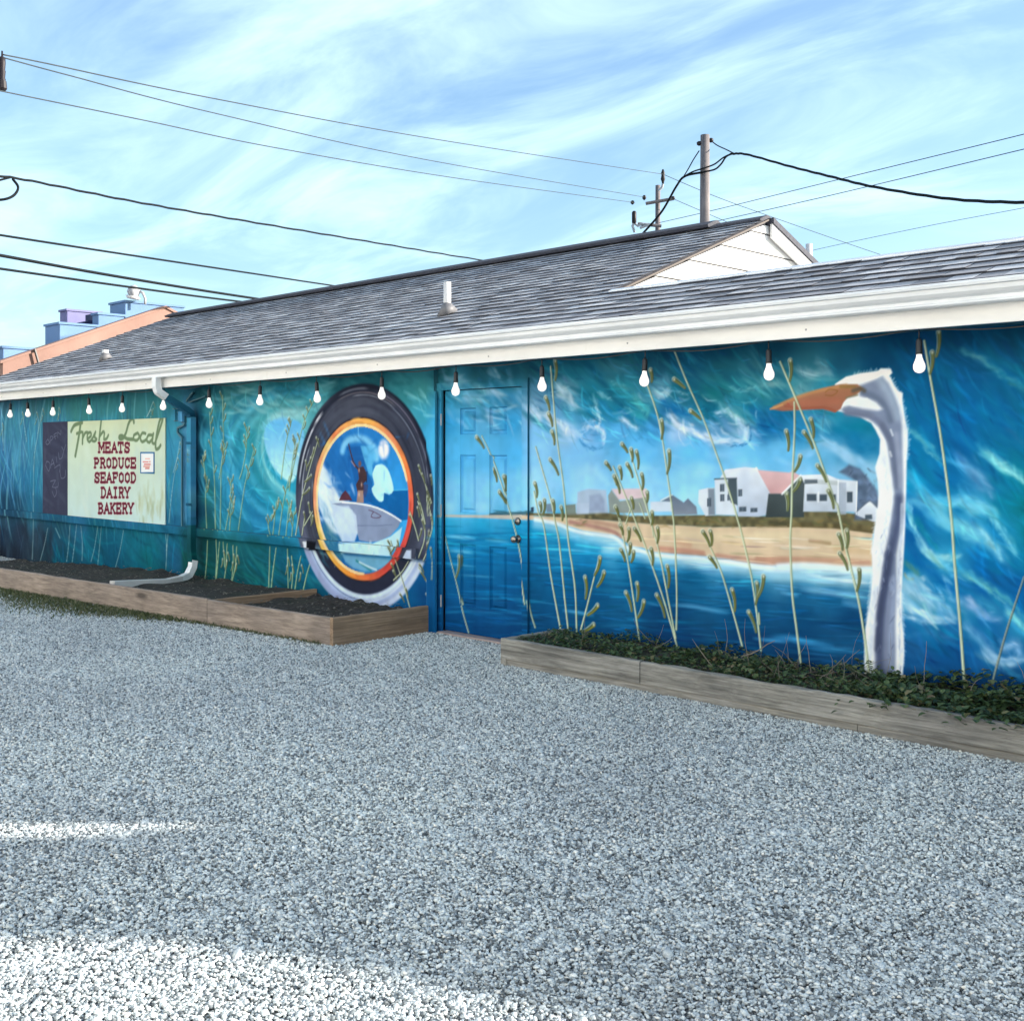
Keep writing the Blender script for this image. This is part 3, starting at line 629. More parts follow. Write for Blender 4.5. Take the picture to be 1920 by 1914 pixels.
    cl = [([(60, 470), (120, 520), (190, 560), (280, 600), (340, 650), (390, 690)], 70, 'd4e4f5', .75), ([(70, 420), (110, 440)], 70, 'a8c4dc', .5),
          ([(270, 330), (330, 400), (380, 470)], 90, 'b8d2e2', .75), ([(300, 450), (350, 490), (390, 470)], 40, '7fbcd4', .6), ([(250, 390), (290, 340), (330, 330)], 40, 'a0c0d0', .5),
          ([(520, 420), (535, 500), (560, 560), (545, 610)], 34, 'bcd8ec', .8), ([(430, 600), (490, 570), (540, 560)], 40, '9cc4e4', .6),
          ([(430, 640), (500, 610), (550, 620), (585, 680), (580, 735)], 46, 'dceaf8', .85), ([(470, 680), (510, 700)], 60, '8ab8e4', .7),
          ([(410, 710), (450, 750), (510, 775), (575, 765)], 26, '2f7cc0', .8), ([(400, 640), (430, 690)], 34, 'cfe0f2', .7),
          ([(700, 555), (760, 590), (830, 635)], 50, 'ccdff4', .75), ([(600, 520), (660, 540), (720, 550)], 26, '3a94d8', .6),
          ([(690, 500), (780, 540), (880, 590)], 30, '1672b0', .6), ([(560, 440), (640, 500), (720, 520)], 40, '1a7cb4', .5),
          ([(1040, 540), (1110, 600), (1200, 640), (1300, 690), (1400, 722), (1500, 715)], 66, 'dde8f5', .85), ([(1050, 520), (1100, 560)], 60, 'c0d4ec', .6),
          ([(1390, 515), (1480, 515), (1560, 560), (1610, 640), (1605, 705), (1520, 715)], 44, 'c0daec', .85), ([(1420, 570), (1500, 630)], 90, '5f96c4', .7), ([(1540, 620), (1570, 680)], 40, '9cc0e0', .6),
          ([(1450, 735), (1540, 750), (1610, 740), (1645, 690), (1640, 620)], 24, '2470b4', .8), ([(1330, 600), (1400, 640)], 40, 'a8c8e6', .5),
          ([(950, 360), (1010, 385), (1065, 350)], 56, 'accede', .75), ([(1030, 250), (1060, 300)], 70, '6a9ab0', .4), ([(1120, 360), (1190, 390)], 36, '9cc0d4', .6),
          ([(790, 390), (850, 450), (900, 500), (880, 540)], 60, '5ab6bc', .65), ([(740, 470), (800, 510)], 30, '6ac0cc', .5),
          ([(540, 365), (600, 400), (640, 410)], 34, '8cc4d4', .65), ([(640, 295), (700, 310), (760, 350)], 34, '5aa2b2', .55),
          ([(1500, 330), (1580, 355), (1690, 325)], 36, '74b4bc', .65), ([(1580, 440), (1650, 440), (1690, 420)], 30, '68b0bc', .65), ([(1700, 330), (1800, 300), (1880, 330)], 60, '7aa8b0', .5),
          ([(1000, 430), (1060, 480), (1150, 520), (1250, 540)], 50, '1870b4', .7), ([(1250, 440), (1350, 500), (1400, 480)], 50, '0f6484', .6), ([(1640, 500), (1720, 560), (1800, 600)], 70, '0f64a0', .6)]
    for p, w, c, a in cl:
        C.puff(V1(*p), w / 3.84 * 1.15, c, a * 1.15, w2=w / 3.84 * 0.9); C.puff(V1(*p), w / 3.84 * 0.7, c, a * 0.8)
    C.scrub((1000, 1440, 740, 830), 40, 0.5, 26, 5, ['e4eef8', '9cc4e8', '3a8ccc', 'b4d2ec'], 0.4, 0.5, 0.2)
    C.scrub((1000, 1480, 840, 940), 40, 0.2, 60, 12, ['a8dcfa', '80c8f6', '98d4f8'], 0.3, 0.3)
    for p, w, c, a in [([(420, 740), (500, 720), (540, 800)], 90, '78b4cc', .6), ([(480, 880), (560, 920), (640, 960), (720, 1010)], 80, 'a8d0ea', .75), ([(300, 980), (420, 960)], 60, '8cc8ee', .6), ([(620, 950), (700, 1000), (800, 1060), (850, 1100)], 80, '9cccea', .6),
                       ([(300, 340), (380, 400), (480, 380)], 60, '90b4c0', .55), ([(420, 300), (480, 340), (540, 400)], 50, '7aa4b4', .45), ([(200, 420), (280, 470)], 60, '3a90a0', .5),
                       ([(560, 760), (680, 780), (800, 800)], 110, '0a7c98', .6), ([(650, 850), (760, 900), (850, 920)], 100, '0a74a8', .7), ([(480, 820), (600, 880)], 50, '2a88b4', .5), ([(0, 760), (60, 780), (140, 740)], 60, '0a62a0', .6)]:
        C.puff(V3(*p), w / 3.84 * 1.2, c, a * 1.1); C.puff(V3(*p), w / 3.84, c, a * 0.6)
    # ---- shore, dunes, houses
    C.scrub((1000, 1650, 1040, 1250), 200, 0.07, 90, 4, ['0a4478', '0c649a', '0a3868', '1a78a8', '0a5088', '2f88b4'], 0.4, 0.06)
    C.scrub((1000, 1330, 990, 1060), 60, 0.12, 60, 4, ['3ab0dc', '0f78b4', '58c0e4', '1a8cc4'], 0.4, 0.1)
    C.poly(V2((0, 178), (120, 186), (300, 186), (420, 196), (600, 212), (900, 236), (1400, 262), (1920, 250)) + V4((240, 190), (500, 195), (830, 215), (830, 510), (600, 512), (420, 492), (300, 488), (150, 498), (0, 496)) + V2((1800, 540), (1600, 518), (1450, 486), (1300, 470), (1150, 460), (950, 442), (860, 408), (780, 402), (690, 325), (560, 305), (440, 288), (340, 258), (230, 225), (100, 205), (0, 200)), 'd6c0a2', 1.0, 1.4)
    for p, w, c, a in [([(340, 225), (480, 250), (640, 290), (700, 330)], 30, 'a87c74', .8), ([(420, 215), (560, 232), (700, 262)], 30, 'b08a78', .7), ([(980, 415), (1150, 430), (1300, 450)], 36, 'c08c78', .8), ([(1120, 370), (1200, 390)], 50, 'c49a80', .6),
                       ([(1400, 470), (1600, 500), (1800, 520), (1920, 520)], 40, 'b88a78', .8), ([(1000, 440), (1200, 456), (1320, 466)], 8, '8a6a64', .7), ([(1500, 495), (1650, 518), (1800, 538)], 8, '8a6a64', .7), ([(1000, 300), (1400, 330), (1900, 340)], 60, 'e2d2ae', .6), ([(200, 200), (300, 215)], 20, 'd8c89c', .7)]:
        S(V2(*p), w / 3.84, c, a, 0.9)
    for p, w, c, a in [([(0, 450), (200, 455), (420, 460), (800, 480)], 40, 'bc8e78', .75), ([(380, 320), (460, 330), (520, 340)], 26, '9c8460', .7), ([(0, 270), (400, 290), (800, 330)], 50, 'e0d0ac', .5), ([(560, 380), (800, 400)], 40, 'd0b48c', .6)]:
        S(V4(*p), w / 3.84, c, a, 0.9)
    C.poly(V2((40, 160), (300, 165), (560, 150), (760, 182), (1260, 176), (1700, 184), (1920, 180)) + V4((300, 110), (520, 110), (720, 130), (860, 180), (840, 270), (560, 235), (300, 225), (0, 225)) + V2((1900, 258), (1400, 262), (900, 238), (600, 212), (400, 198), (200, 186), (40, 176)), '6c6344', 0.95, 2.0, grain=0.5)
    C.scrub((1070, 1640, 962, 988), 80, 0.1, 20, 3.5, ['4a4a34', '8a7648', '5c6a44', '7c6a40', '9a8658'], 0.6, 0.5)
    C.poly(V1((395, 1085), (470, 1062), (600, 1070), (620, 1235), (390, 1245)), 'a9b9cd', 0.9, 3); C.poly(V1((480, 1110), (560, 1095), (590, 1150), (590, 1225), (480, 1225)), '8c9ab4', 0.75, 4)
    C.poly(V1((385, 1165), (475, 1165), (475, 1240), (385, 1240)), 'b4c4d8', 0.8, 2)
    C.poly(V1((310, 1178), (380, 1172), (384, 1250), (310, 1250)), '7c8478', 0.9, 1.5); C.poly(V1((172, 1170), (228, 1165), (230, 1230), (172, 1230)), '75879a', 0.85, 1.5); C.poly(V1((60, 1195), (80, 1192), (80, 1225), (60, 1225)), '2a3c50', 0.9, 1)
    C.poly(V1((640, 1062), (890, 1058), (905, 1130), (690, 1140)), 'dcc4c8', 0.95, 2); C.poly(V1((615, 1110), (640, 1070), (700, 1150), (900, 1120), (905, 1235), (625, 1235)), '8c8e84', 0.85, 2)
    C.poly(V1((920, 1155), (1075, 1150), (1080, 1225), (920, 1225)), 'd2dce8', 0.95, 1.5); C.poly(V1((1000, 1150), (1078, 1105), (1160, 1160), (1190, 1130), (1250, 1190), (1258, 1245), (1080, 1250), (1075, 1155)), '626e80', 0.95, 1.5, c2='868e9c')
    S(V1((995, 1145), (1075, 1105)), 3, 'dfe4ea', .8, .5)
    C.poly(V1((1420, 985), (1458, 922), (1600, 905), (1682, 912), (1800, 1100), (1795, 1240), (1700, 1262), (1550, 1260), (1540, 985)), 'e6edf4', 1.0, 1.2, c2='b6c4d8')
    C.blob(*V1((1600, 1000))[0], 14, 26, 'c2d0e2', 0.6); S(V1((1682, 912), (1745, 1010), (1798, 1098)), 4, 'f8fbff', .9, .5)
    C.poly(V1((1268, 1070), (1330, 1055), (1382, 1055), (1384, 1250), (1316, 1256), (1264, 1160)), 'dbe4ee', 1.0, 1.2); C.poly(V1((1335, 1060), (1382, 1058), (1386, 1250), (1338, 1252)), '72808f', 0.85, 2.5)
    C.poly(V1((1382, 992), (1540, 986), (1546, 1252), (1390, 1246)), 'd2dce6', 1.0, 1.2); C.poly(V1((1478, 990), (1541, 986), (1547, 1180), (1500, 1160), (1480, 1100)), '48565f', 0.95, 1.5)
    S(V1((1382, 992), (1540, 986)), 2.5, '3f4a54', .8, .5)
    for x0, y0, x1, y1 in ((1328, 1130, 1356, 1190), (1420, 1028, 1452, 1082), (1422, 1102, 1452, 1152), (1474, 1104, 1502, 1146), (1552, 1066, 1580, 1116), (1558, 1192, 1610, 1226), (1640, 1200, 1690, 1230)):
        C.poly(V1((x0, y0), (x1, y0 - 2), (x1, y1 - 2), (x0, y1)), '4a5866', 0.95, 0.8)
        S(V1(((x0 + x1) / 2, y0), ((x0 + x1) / 2, y1)), 1.0, '9aa8b4', .7, .5)
    C.poly(V1((1690, 925), (1920, 945)) + V3((250, 1088), (310, 1122), (180, 1252), (95, 1252)), 'dfbcbe', 1.0, 1.2, c2='d4a8a8')
    C.poly(V3((80, 1250), (182, 1250), (312, 1118), (345, 1130), (336, 1420), (60, 1420)), '535e62', 1.0, 1.2, c2='3f4a4c'); S(V3((178, 1252), (312, 1118)), 4, 'eef2f4', .9, .5)
    C.poly(V3((590, 1095), (660, 1042), (740, 1070), (800, 1140), (862, 1230), (885, 1330), (880, 1440), (700, 1440), (715, 1160)), '5c6c86', 0.9, 4, grain=0.4)
    C.scrub((1580, 1648, 878, 960), 40, 1.2, 12, 4, ['4a5a70', '74849c', '3c4a60'], 0.5, 0.6)
    C.poly(V3((312, 1116), (500, 1110), (582, 1146), (722, 1160), (716, 1390)) + V4((690, 112), (330, 112)) + V3((340, 1180),), 'dfe6ec', 1.0, 1.2, c2='bac6d4')
    C.poly(V3((340, 1148), (432, 1148), (436, 1176), (340, 1180)), '5a666e', 0.95, 1); C.poly(V3((436, 1148), (582, 1160), (582, 1190), (436, 1180)), 'b8c2c4', 0.8, 1)
    C.poly(V3((586, 1170), (640, 1170), (640, 1400), (586, 1400)), 'a8b4c4', 0.8, 1.5); S(V3((582, 1150), (582, 1400)), 2.5, 'f4f8fa', .9, .5); S(V3((716, 1165), (712, 1400)), 2, 'f4f8fa', .9, .5); S(V3((440, 1240), (438, 1310)), 2.5, 'f4f8fa', .9, .5)
    for x0, y0, x1, y1 in ((356, 1252, 426, 1302), (448, 1255, 502, 1302), (540, 1255, 566, 1302), (645, 1236, 686, 1312)):
        C.poly(V3((x0, y0), (x1, y0), (x1, y1), (x0, y1)), '44525e', 0.95, 0.8)
    C.poly(V4((716, 112), (810, 34), (880, 104), (880, 185), (835, 185), (720, 140)), 'e2e9f0', 1.0, 1.2, c2='c2ccd8'); C.poly(V4((776, 135), (826, 133), (828, 166), (776, 168)), '4a5864', 0.95, 0.8)
    S(V4((716, 112), (810, 36), (880, 104)), 2.5, '6a7480', .7, .5)
    # ---- surf line and sea
    surf = V2((90, 208), (240, 236), (340, 276), (450, 305), (600, 325), (680, 348), (740, 405), (830, 425), (950, 460), (1150, 482), (1300, 494), (1500, 520), (1700, 552), (1920, 566)) + V4((150, 512), (320, 505), (480, 515), (620, 530), (840, 540))
    S(surf, 9, 'f4fafc', 0.95, 0.7, w2=13); S([(u, v + 9) for u, v in surf], 14, 'c4e8f4', 0.65, 1.0, w2=24)
    for p, w, c, a in [([(560, 430), (640, 420), (720, 410)], 40, 'a8e0f0', .8), ([(500, 330), (600, 360), (690, 380)], 30, '9cdcf0', .7), ([(540, 440), (700, 450), (900, 470)], 22, '8cd4ee', .6), ([(160, 425), (330, 425), (500, 440)], 16, '5ab4dc', .7), ([(380, 330), (480, 380)], 20, '5cc0e4', .6),
                       ([(280, 860), (420, 880), (520, 900)], 26, '4fa8dc', .8), ([(1060, 830), (1200, 830), (1380, 860), (1500, 880)], 30, '5aa8d8', .75), ([(880, 800), (1000, 830)], 18, '3a8cc4', .6), ([(1650, 1060), (1800, 1080), (1920, 1090)], 24, '4a9cd8', .7), ([(1200, 520), (1400, 545), (1600, 560)], 26, 'a4d8ee', .6)]:
        S(V2(*p), w / 3.84, c, a, 1.0, fade=True)
    for p, w, c, a in [([(60, 590), (260, 580), (460, 610), (660, 640)], 50, 'a4d8ee', .7), ([(300, 660), (500, 690), (700, 720), (800, 740)], 40, '8cc4e6', .7), ([(160, 690), (300, 720)], 26, '6ab0dc', .6), ([(40, 1040), (200, 1020), (360, 1050), (560, 1080)], 44, '3f9cdc', .8), ([(360, 1100), (540, 1100), (720, 1110)], 34, '3a90cc', .6),
                       ([(340, 560), (560, 600), (800, 620)], 26, 'd8f0f8', .7), ([(250, 630), (420, 640)], 16, '4a9ccc', .5), ([(600, 760), (760, 800)], 40, '5aa0d0', .6)]:
        S(V4(*p), w / 3.84, c, a, 1.0, fade=True)
    # ---- the big wave at the right end
    C.scrub((1700, 1960, 640, 900), 90, 0.75, 110, 12, ['0a5a9c', '0a4a78', '0a6aa8', '0a7090', '0a64b0'], 0.35, 0.2, 0.1)
    C.scrub((1700, 1960, 880, 1240), 80, 0.85, 80, 11, ['0a66b4', '0a7890', '0a5cae', '1a8cb8', '0a6ca0'], 0.38, 0.25, 0.12)
    for p, w, c, a in [([(1480, 220), (1600, 280), (1740, 380), (1880, 470), (1960, 520)], 56, '4a98a8', .6), ([(1560, 250), (1640, 290)], 40, '5a9cac', .5), ([(1090, 790), (1180, 860), (1260, 930), (1330, 1040)], 50, '5ab0c0', .75), ([(1200, 920), (1300, 1010)], 30, '7cc4c8', .5),
                       ([(1640, 940), (1720, 1010), (1800, 1060), (1920, 1140)], 70, '80d0d4', .85), ([(1700, 1010), (1820, 1090), (1930, 1180)], 46, 'a0e0e0', .7), ([(1480, 1020), (1560, 1100), (1640, 1200), (1690, 1270)], 90, '7cacd0', .6), ([(1440, 960), (1500, 1040)], 60, '4a80b4', .5),
                       ([(1800, 780), (1880, 860), (1940, 900)], 60, '2a6c98', .5), ([(1080, 1100), (1150, 1180), (1240, 1270), (1330, 1330)], 70, '4ab0d8', .8), ([(1300, 1300), (1420, 1290), (1560, 1310), (1700, 1360)], 70, '6cc4e4', .75)]:
        S(V3(*p), w / 3.84 * .8, c, a * .4, 1.2, w2=w / 3.84 * 0.4); C.puff(V3(*p), w / 3.84 * 1.1, c, a * 1.1, w2=w / 3.84 * .7)
    for p, w, c, a in [([(1160, 0), (1250, 80), (1360, 160), (1500, 230), (1620, 300), (1760, 450)], 110, '7cd0e4', .85), ([(1260, 120), (1400, 240), (1560, 300)], 70, '68c4e0', .7), ([(1540, 90), (1660, 120), (1740, 220), (1800, 320), (1860, 400)], 66, '8cdcec', .85), ([(1400, 60), (1520, 60), (1640, 80)], 60, '74cce4', .8), ([(1600, 240), (1680, 330), (1760, 460)], 40, 'a4e0ee', .6),
                       ([(1660, 170), (1720, 270), (1770, 330)], 26, '0f70a8', .8), ([(1080, 60), (1110, 160), (1160, 300), (1230, 410), (1320, 490), (1420, 540)], 46, '90d8e8', .9), ([(1190, 330), (1260, 430), (1380, 450), (1450, 430)], 60, 'a8e4ec', .75), ([(1150, 170), (1210, 280), (1300, 370)], 56, '148c9c', .75),
                       ([(1100, 300), (1180, 480), (1300, 600), (1420, 680)], 90, '0a66b4', .8), ([(1460, 540), (1600, 610), (1740, 700), (1850, 800), (1920, 880)], 60, '54b0bc', .85), ([(1500, 560), (1640, 660), (1780, 770)], 26, '84ccc8', .6), ([(1800, 830), (1880, 910), (1940, 990)], 50, '80d0d8', .8),
                       ([(1060, 620), (1120, 680), (1200, 760), (1240, 820)], 90, 'b4dcee', .85), ([(1120, 580), (1220, 680), (1340, 800), (1430, 880)], 70, '98d0ea', .8), ([(1060, 760), (1160, 830), (1300, 880), (1400, 890)], 70, 'b8e0f0', .75), ([(1060, 860), (1200, 900), (1420, 910)], 40, '8cc0e0', .7), ([(1460, 750), (1540, 800), (1640, 860), (1740, 890)], 70, '8cb4e0', .8), ([(1520, 730), (1560, 780)], 50, 'a4c4e8', .7),
                       ([(1060, 560), (1080, 590), (1120, 600)], 26, 'a8a070', .7), ([(1060, 480), (1120, 520), (1160, 560)], 50, '5a9484', .6),
                       ([(1500, 920), (1600, 1040), (1700, 1140), (1760, 1190)], 60, '74b4e0', .75), ([(1640, 1130), (1760, 1190), (1880, 1180), (1920, 1160)], 70, 'b8dcf0', .8), ([(1780, 1100), (1840, 1050), (1880, 1080), (1890, 1140)], 80, 'a4cdf0', .8), ([(1560, 960), (1700, 1060)], 40, '3a84c4', .6), ([(1760, 1250), (1920, 1300)], 50, '3a8cb8', .5),
                       ([(1060, 1010), (1250, 990), (1440, 1030)], 40, '2a78b0', .5), ([(1060, 1180), (1250, 1200), (1440, 1230)], 50, '0a4a88', .5)]:
        S(V4(*p), w / 3.84 * .8, c, a * .4, 1.2, w2=w / 3.84 * 0.5); C.puff(V4(*p), w / 3.84 * 1.15, c, a * 1.1, w2=w / 3.84 * .8)
    C.scrub((1700, 1800, 1080, 1170), 30, 0.7, 26, 6, ['e8f6fa', '9cd4ec', '5aa8d8'], 0.45, 0.4)
    C.texture((1000, 1560, 655, 830), 420, 0.65, 38, 4.5, 0.5, 0.7, 1.45, 0.4, 0.1)
    C.texture((825, 990, 690, 800), 90, 0.6, 30, 4, 0.4, 0.75, 1.35, 0.4, 0.1)
    C.texture((825, 1640, 1000, 1270), 520, 0.06, 60, 3.2, 0.5, 0.62, 1.7, 0.07, 0.02)
    C.texture((1690, 1960, 630, 1300), 420, 0.8, 55, 7, 0.45, 0.72, 1.4, 0.3, 0.1)
    paint_egret(C)
    paint_reeds_right(C)
    # slight chalkiness of the whole surface
    n = vnoise((C.h, C.w), (max(4, C.h // 9), max(4, C.w // 9)), C.rng) * 0.5 + vnoise((C.h, C.w), (max(4, C.h // 40), max(4, C.w // 30)), C.rng) * 0.5
    C.a *= (1 + 0.13 * (n[..., None] - 0.5)); B_ = C.a[..., 2]; B_ -= 0.34 * np.maximum(0, B_ - C.a[..., 1] - 0.16); C.a = np.clip(C.a, 0.01, 0.98)

RS, RZ = 8.36, 1.125      # centre of the painted ring, metres
def paint_ring(C):
    k = C.D / 6.40
    cs = RS * k
    low = lambda gx, gy: np.clip((-(gy + 0.50)) / 0.05, 0, 1)
    up = lambda gx, gy: 1 - low(gx, gy)
    C.ring(cs, RZ, 0.70, 1.04, '34394a', 1.0, 0.008, clip=up); C.ring(cs, RZ, 0.74, 0.93, '4b5060', 0.95, 0.02, clip=up)
    C.ring(cs, RZ, 0.74, 0.90, '3a3f50', 0.8, 0.04, -60, 60, 0.4, clip=up); C.ring(cs, RZ, 0.95, 1.04, '262b3c', 0.8, 0.02, 20, 160, 0.3, clip=up)
    C.ring(cs, RZ, 0.96, 0.975, '5a6072', 0.6, 0.012, 15, 120, 0.3, clip=up)
    C.ring(cs, RZ, 1.01, 1.045, '141a2a', 0.8, 0.012, 5, 80, 0.3, clip=up)
    for r, a0, a1, w, c in ((0.985, 138, 172, .012, 'e8ecf4'), (0.93, 150, 182, .009, 'dfe4ee'), (0.99, 128, 136, .016, 'f0f2f8'), (0.94, 60, 96, .007, 'a8aebc'), (0.93, 5, 62, .005, '8c94a8'), (0.99, 35, 70, .006, '9a92a8'), (0.985, 10, 33, .008, '8a90a4'), (1.0, 85, 108, .012, '6a7080'), (0.965, 60, 110, .005, '7a7078')):
        C.ring(cs, RZ, r - w, r + w, c, 0.9, 0.006, a0, a1, 0.05, clip=up)
    C.ring(cs, RZ, 0.93, 1.04, '8c92b0', 0.55, 0.03, 182, 222, 0.25); C.ring(cs, RZ, 0.88, 1.03, '6a7290', 0.5, 0.03, -26, -2, 0.1)
    # below the rail: dark tyre with a pale outer band
    C.ring(cs, RZ, 0.70, 0.92, '2b3044', 1.0, 0.01, clip=low); C.ring(cs, RZ, 0.895, 1.05, 'a9bce0', 1.0, 0.012, clip=low); C.ring(cs, RZ, 0.90, 0.935, 'd4e8f8', 0.95, 0.012, 195, 330, 0.2, clip=low)
    C.ring(cs, RZ, 0.945, 0.952, '4a628c', 0.8, 0.006, 200, 300, 0.1, clip=low); C.ring(cs, RZ, 0.985, 1.05, '98a4cc', 0.8, 0.015, 200, 300, 0.2, clip=low); C.ring(cs, RZ, 1.0, 1.04, 'c8d8ec', 0.8, 0.012, 285, 330, 0.1, clip=low); C.ring(cs, RZ, 0.94, 0.96, 'e4f0f8', 0.7, 0.01, 270, 330, 0.1, clip=low)
    cz = RZ - 0.02
    # the picture inside
    def pic(gx, gy):
        t = np.clip((gy + 0.1) / 0.8, 0, 1)[..., None]; l = np.clip((gx + 0.1) / 0.6, 0, 1)[..., None]
        a = hexc('1c66be') * (1 - l) + hexc('3aa6f0') * l; return a * (1 - t) + hexc('2a80d8') * t
    C.ring(cs, cz, -1, 0.72, pic, 1.0, 0.006)
    S = C.stroke
    def q(*p): return [((a - 540 - 0) + 540, b) for a, b in VE(*p)]
    C.poly(q((1260, 1400), (1440, 1395), (1440, 1750), (1330, 1760), (1000, 1560), (900, 1450), (1010, 1430)), '0f62b0', 0.95, 1.5); S(q((1250, 1398), (1430, 1392)), 2, '5ac0f0', .8, .5)
    C.scrub((600, 660, 800, 930), 20, 1.2, 40, 9, ['2a7ad4', '1450a0', '4a98e0'], 0.4, 0.3)
    S(q((650, 930), (680, 840), (760, 785), (880, 780), (980, 830), (1050, 920), (1060, 1020)), 14, '8ed2f2', .85, .8); S(q((840, 640), (845, 760)), 3.5, '8ccaf0', .7, .7)
    C.poly(q((870, 870), (1010, 860), (1060, 1000), (1010, 1100), (1020, 1250), (960, 1190), (900, 1000)), '6cc4ee', .8, 3)
    C.poly(q((700, 880), (860, 870), (900, 1000), (960, 1200), (1010, 1300), (1000, 1540), (900, 1550), (800, 1300)), '1b5cae', 0.75, 3)
    C.poly(q((1050, 1100), (1120, 1082), (1190, 1140), (1240, 1270), (1262, 1400), (1210, 1452), (1150, 1430), (1142, 1520), (1090, 1532), (1025, 1455), (1000, 1375), (1032, 1330), (1010, 1200)), 'bdf3f6', 1.0, 1.5, curve=True)
    C.blob(*q((1145, 910))[0], 17, 19, 'fdf6f4', 1.0, hard=3)
    # white water on the left
    C.poly(q((400, 1080), (470, 1160), (530, 1330), (620, 1500), (760, 1560), (800, 1700), (830, 1914), (500, 1914), (370, 1600), (350, 1300)), 'd3e8f4', 0.95, 4)
    C.scrub((600, 665, 890, 1020), 50, 0.9, 24, 7, ['eef8fc', 'b0d0ea', '8cb8e0', 'dceefa', '9cc4e4'], 0.55, 0.6)
    C.scrub((604, 650, 1000, 1060), 30, 1.0, 24, 6, ['4a90a8', '2a6c88', 'a8dcec'], 0.6, 0.4)
    C.poly(V7((240, 430), (330, 250), (480, 420), (560, 540), (560, 800), (430, 720), (320, 560)), '3a7c90', 0.7, 6)
    for p, w, c, a in [([(390, 1120), (430, 1300), (520, 1480), (700, 1600)], 26, 'f4fafd', 1.0), ([(380, 1300), (420, 1500), (500, 1700), (640, 1880)], 30, 'e4f2fa', 1.0), ([(520, 1600), (640, 1700), (740, 1800)], 26, 'c4d8ee', .9), ([(460, 1150), (540, 1350), (620, 1480)], 16, 'a8cdec', .8), ([(430, 1560), (520, 1760), (600, 1900)], 14, '6aa4c4', .8)]:
        C.puff(q(*p), w, c, a)
    C.scrub((608, 770, 800, 930), 40, 0.7, 26, 6, ['2a7ad4', '1450a0', '3a90e0', '1f6cc4'], 0.35, 0.8)
    # surfer, rock and board
    C.poly(q((610, 1520), (640, 1450), (685, 1398), (730, 1450), (770, 1520)), '5c303c', 0.95, 1.2)
    C.poly(V7((430, 30), (590, 12), (780, 28), (1000, 78), (1180, 165), (1312, 250), (1280, 330), (1180, 440), (1050, 505), (920, 525), (780, 500), (730, 330), (690, 110)), '8a99b6', 1.0, 1.2)
    S(V7((560, 12), (780, 30), (1000, 80), (1190, 170), (1315, 252)), 3.5, 'f2f6fa', .95, .5)
    C.poly(V7((440, 60), (640, 60), (740, 180), (760, 400), (720, 520), (560, 520), (460, 300)), 'c8dcf0', 0.9, 3); S(V7((760, 310), (1000, 312), (1200, 300)), 1.4, '5a6888', .6, .6)
    S(V7((900, 110), (960, 130), (1060, 190), (1000, 212), (930, 195), (960, 140)), 1.8, '5a3f54', .8, .5)
    S(q((725, 850), (755, 970), (790, 1080), (830, 1130)), 3.2, '4a3840', .95, .4, w2=5); S(q((758, 1050), (800, 1110)), 2.5, 'c8a090', .7, .5)
    C.poly(q((830, 1130), (900, 1110), (935, 1180), (940, 1280), (900, 1320), (935, 1400), (900, 1440), (830, 1420), (812, 1330), (850, 1260)), '4c3436', 0.95, 1.2)
    C.blob(*q((858, 1082))[0], 5, 6, '7a5a50', 1.0, hard=2); C.poly(q((835, 1400), (900, 1400), (905, 1550), (820, 1545)), 'a88878', 0.95, 1.2); C.poly(q((905, 1320), (960, 1330), (950, 1420), (920, 1500), (900, 1440)), '3a4a78', 0.8, 1.5)
    for p in ((850, 1160), (880, 1330), (850, 1450)): C.blob(*q(p)[0], 2.2, 4, 'd8b8a4', 0.8)
    S(q((945, 1180), (940, 1300)), 3, '2c2630', .7, .5)
    # rail crossing with the pale wash
    C.poly(V7((540, 540), (780, 520), (950, 540), (1180, 450), (1330, 330), (1290, 560), (1200, 700), (900, 690), (560, 660)), 'c6ecf2', 0.95, 2); C.scrub((640, 745, 1018, 1038), 26, 1.5, 12, 5, ['e4f8f8', '9cd0e4', 'd4eef4', 'b0dcc8'], 0.5, 0.2)
    C.poly(V7((560, 680), (900, 710), (1190, 730), (1120, 830), (980, 890), (850, 905), (700, 860), (600, 780)), '7ab8d8', 0.9, 4); S(V7((740, 760), (860, 840), (930, 890)), 4, '2a8c94', .8, .8); S(V7((780, 780), (900, 840), (1000, 880)), 4, 'd8f0f8', .8, .8)
    # orange rim, changing colour round the circle
    def rim(gx, gy):
        a = np.degrees(np.arctan2(gy, gx)) % 360
        st = [(0, 'd8604c'), (30, 'ec8a4c'), (55, 'e8906a'), (80, 'f4b45a'), (105, 'f0a860'), (125, 'e88858'), (135, 'e8cc7c'), (150, 'eca070'), (185, 'e89c74'), (205, 'ecd070'), (225, 'f0c060'), (250, 'f0a040'), (275, 'e07848'), (300, 'cc4c44'), (335, 'd05048'), (360, 'd8604c')]
        xs = [s for s, _ in st]; cc = np.array([hexc(c) for _, c in st])
        return np.stack([np.interp(a, xs, cc[:, i]) for i in range(3)], -1)
    C.ring(cs, cz, 0.685, 0.748, rim, 1.0, 0.008); C.ring(cs, cz, 0.69, 0.715, lambda gx, gy: np.clip(rim(gx, gy) * 0.86 + 0.1, 0, 1), 0.6, 0.01, 100, 260, 0.4); C.ring(cs, cz, 0.748, 0.758, '2a1c1c', 0.8, 0.005)
    for i in range(90):
        a0 = C.rng.uniform(0, 360); kk = C.rng.uniform(0.78, 1.2); r0 = C.rng.uniform(0.685, 0.735)
        C.ring(cs, cz, r0, r0 + C.rng.uniform(0.008, 0.03), (lambda gx, gy, kk=kk: np.clip(rim(gx, gy) * kk, 0, 0.97)), 0.55, 0.008, a0, a0 + C.rng.uniform(4, 14), 0.04)
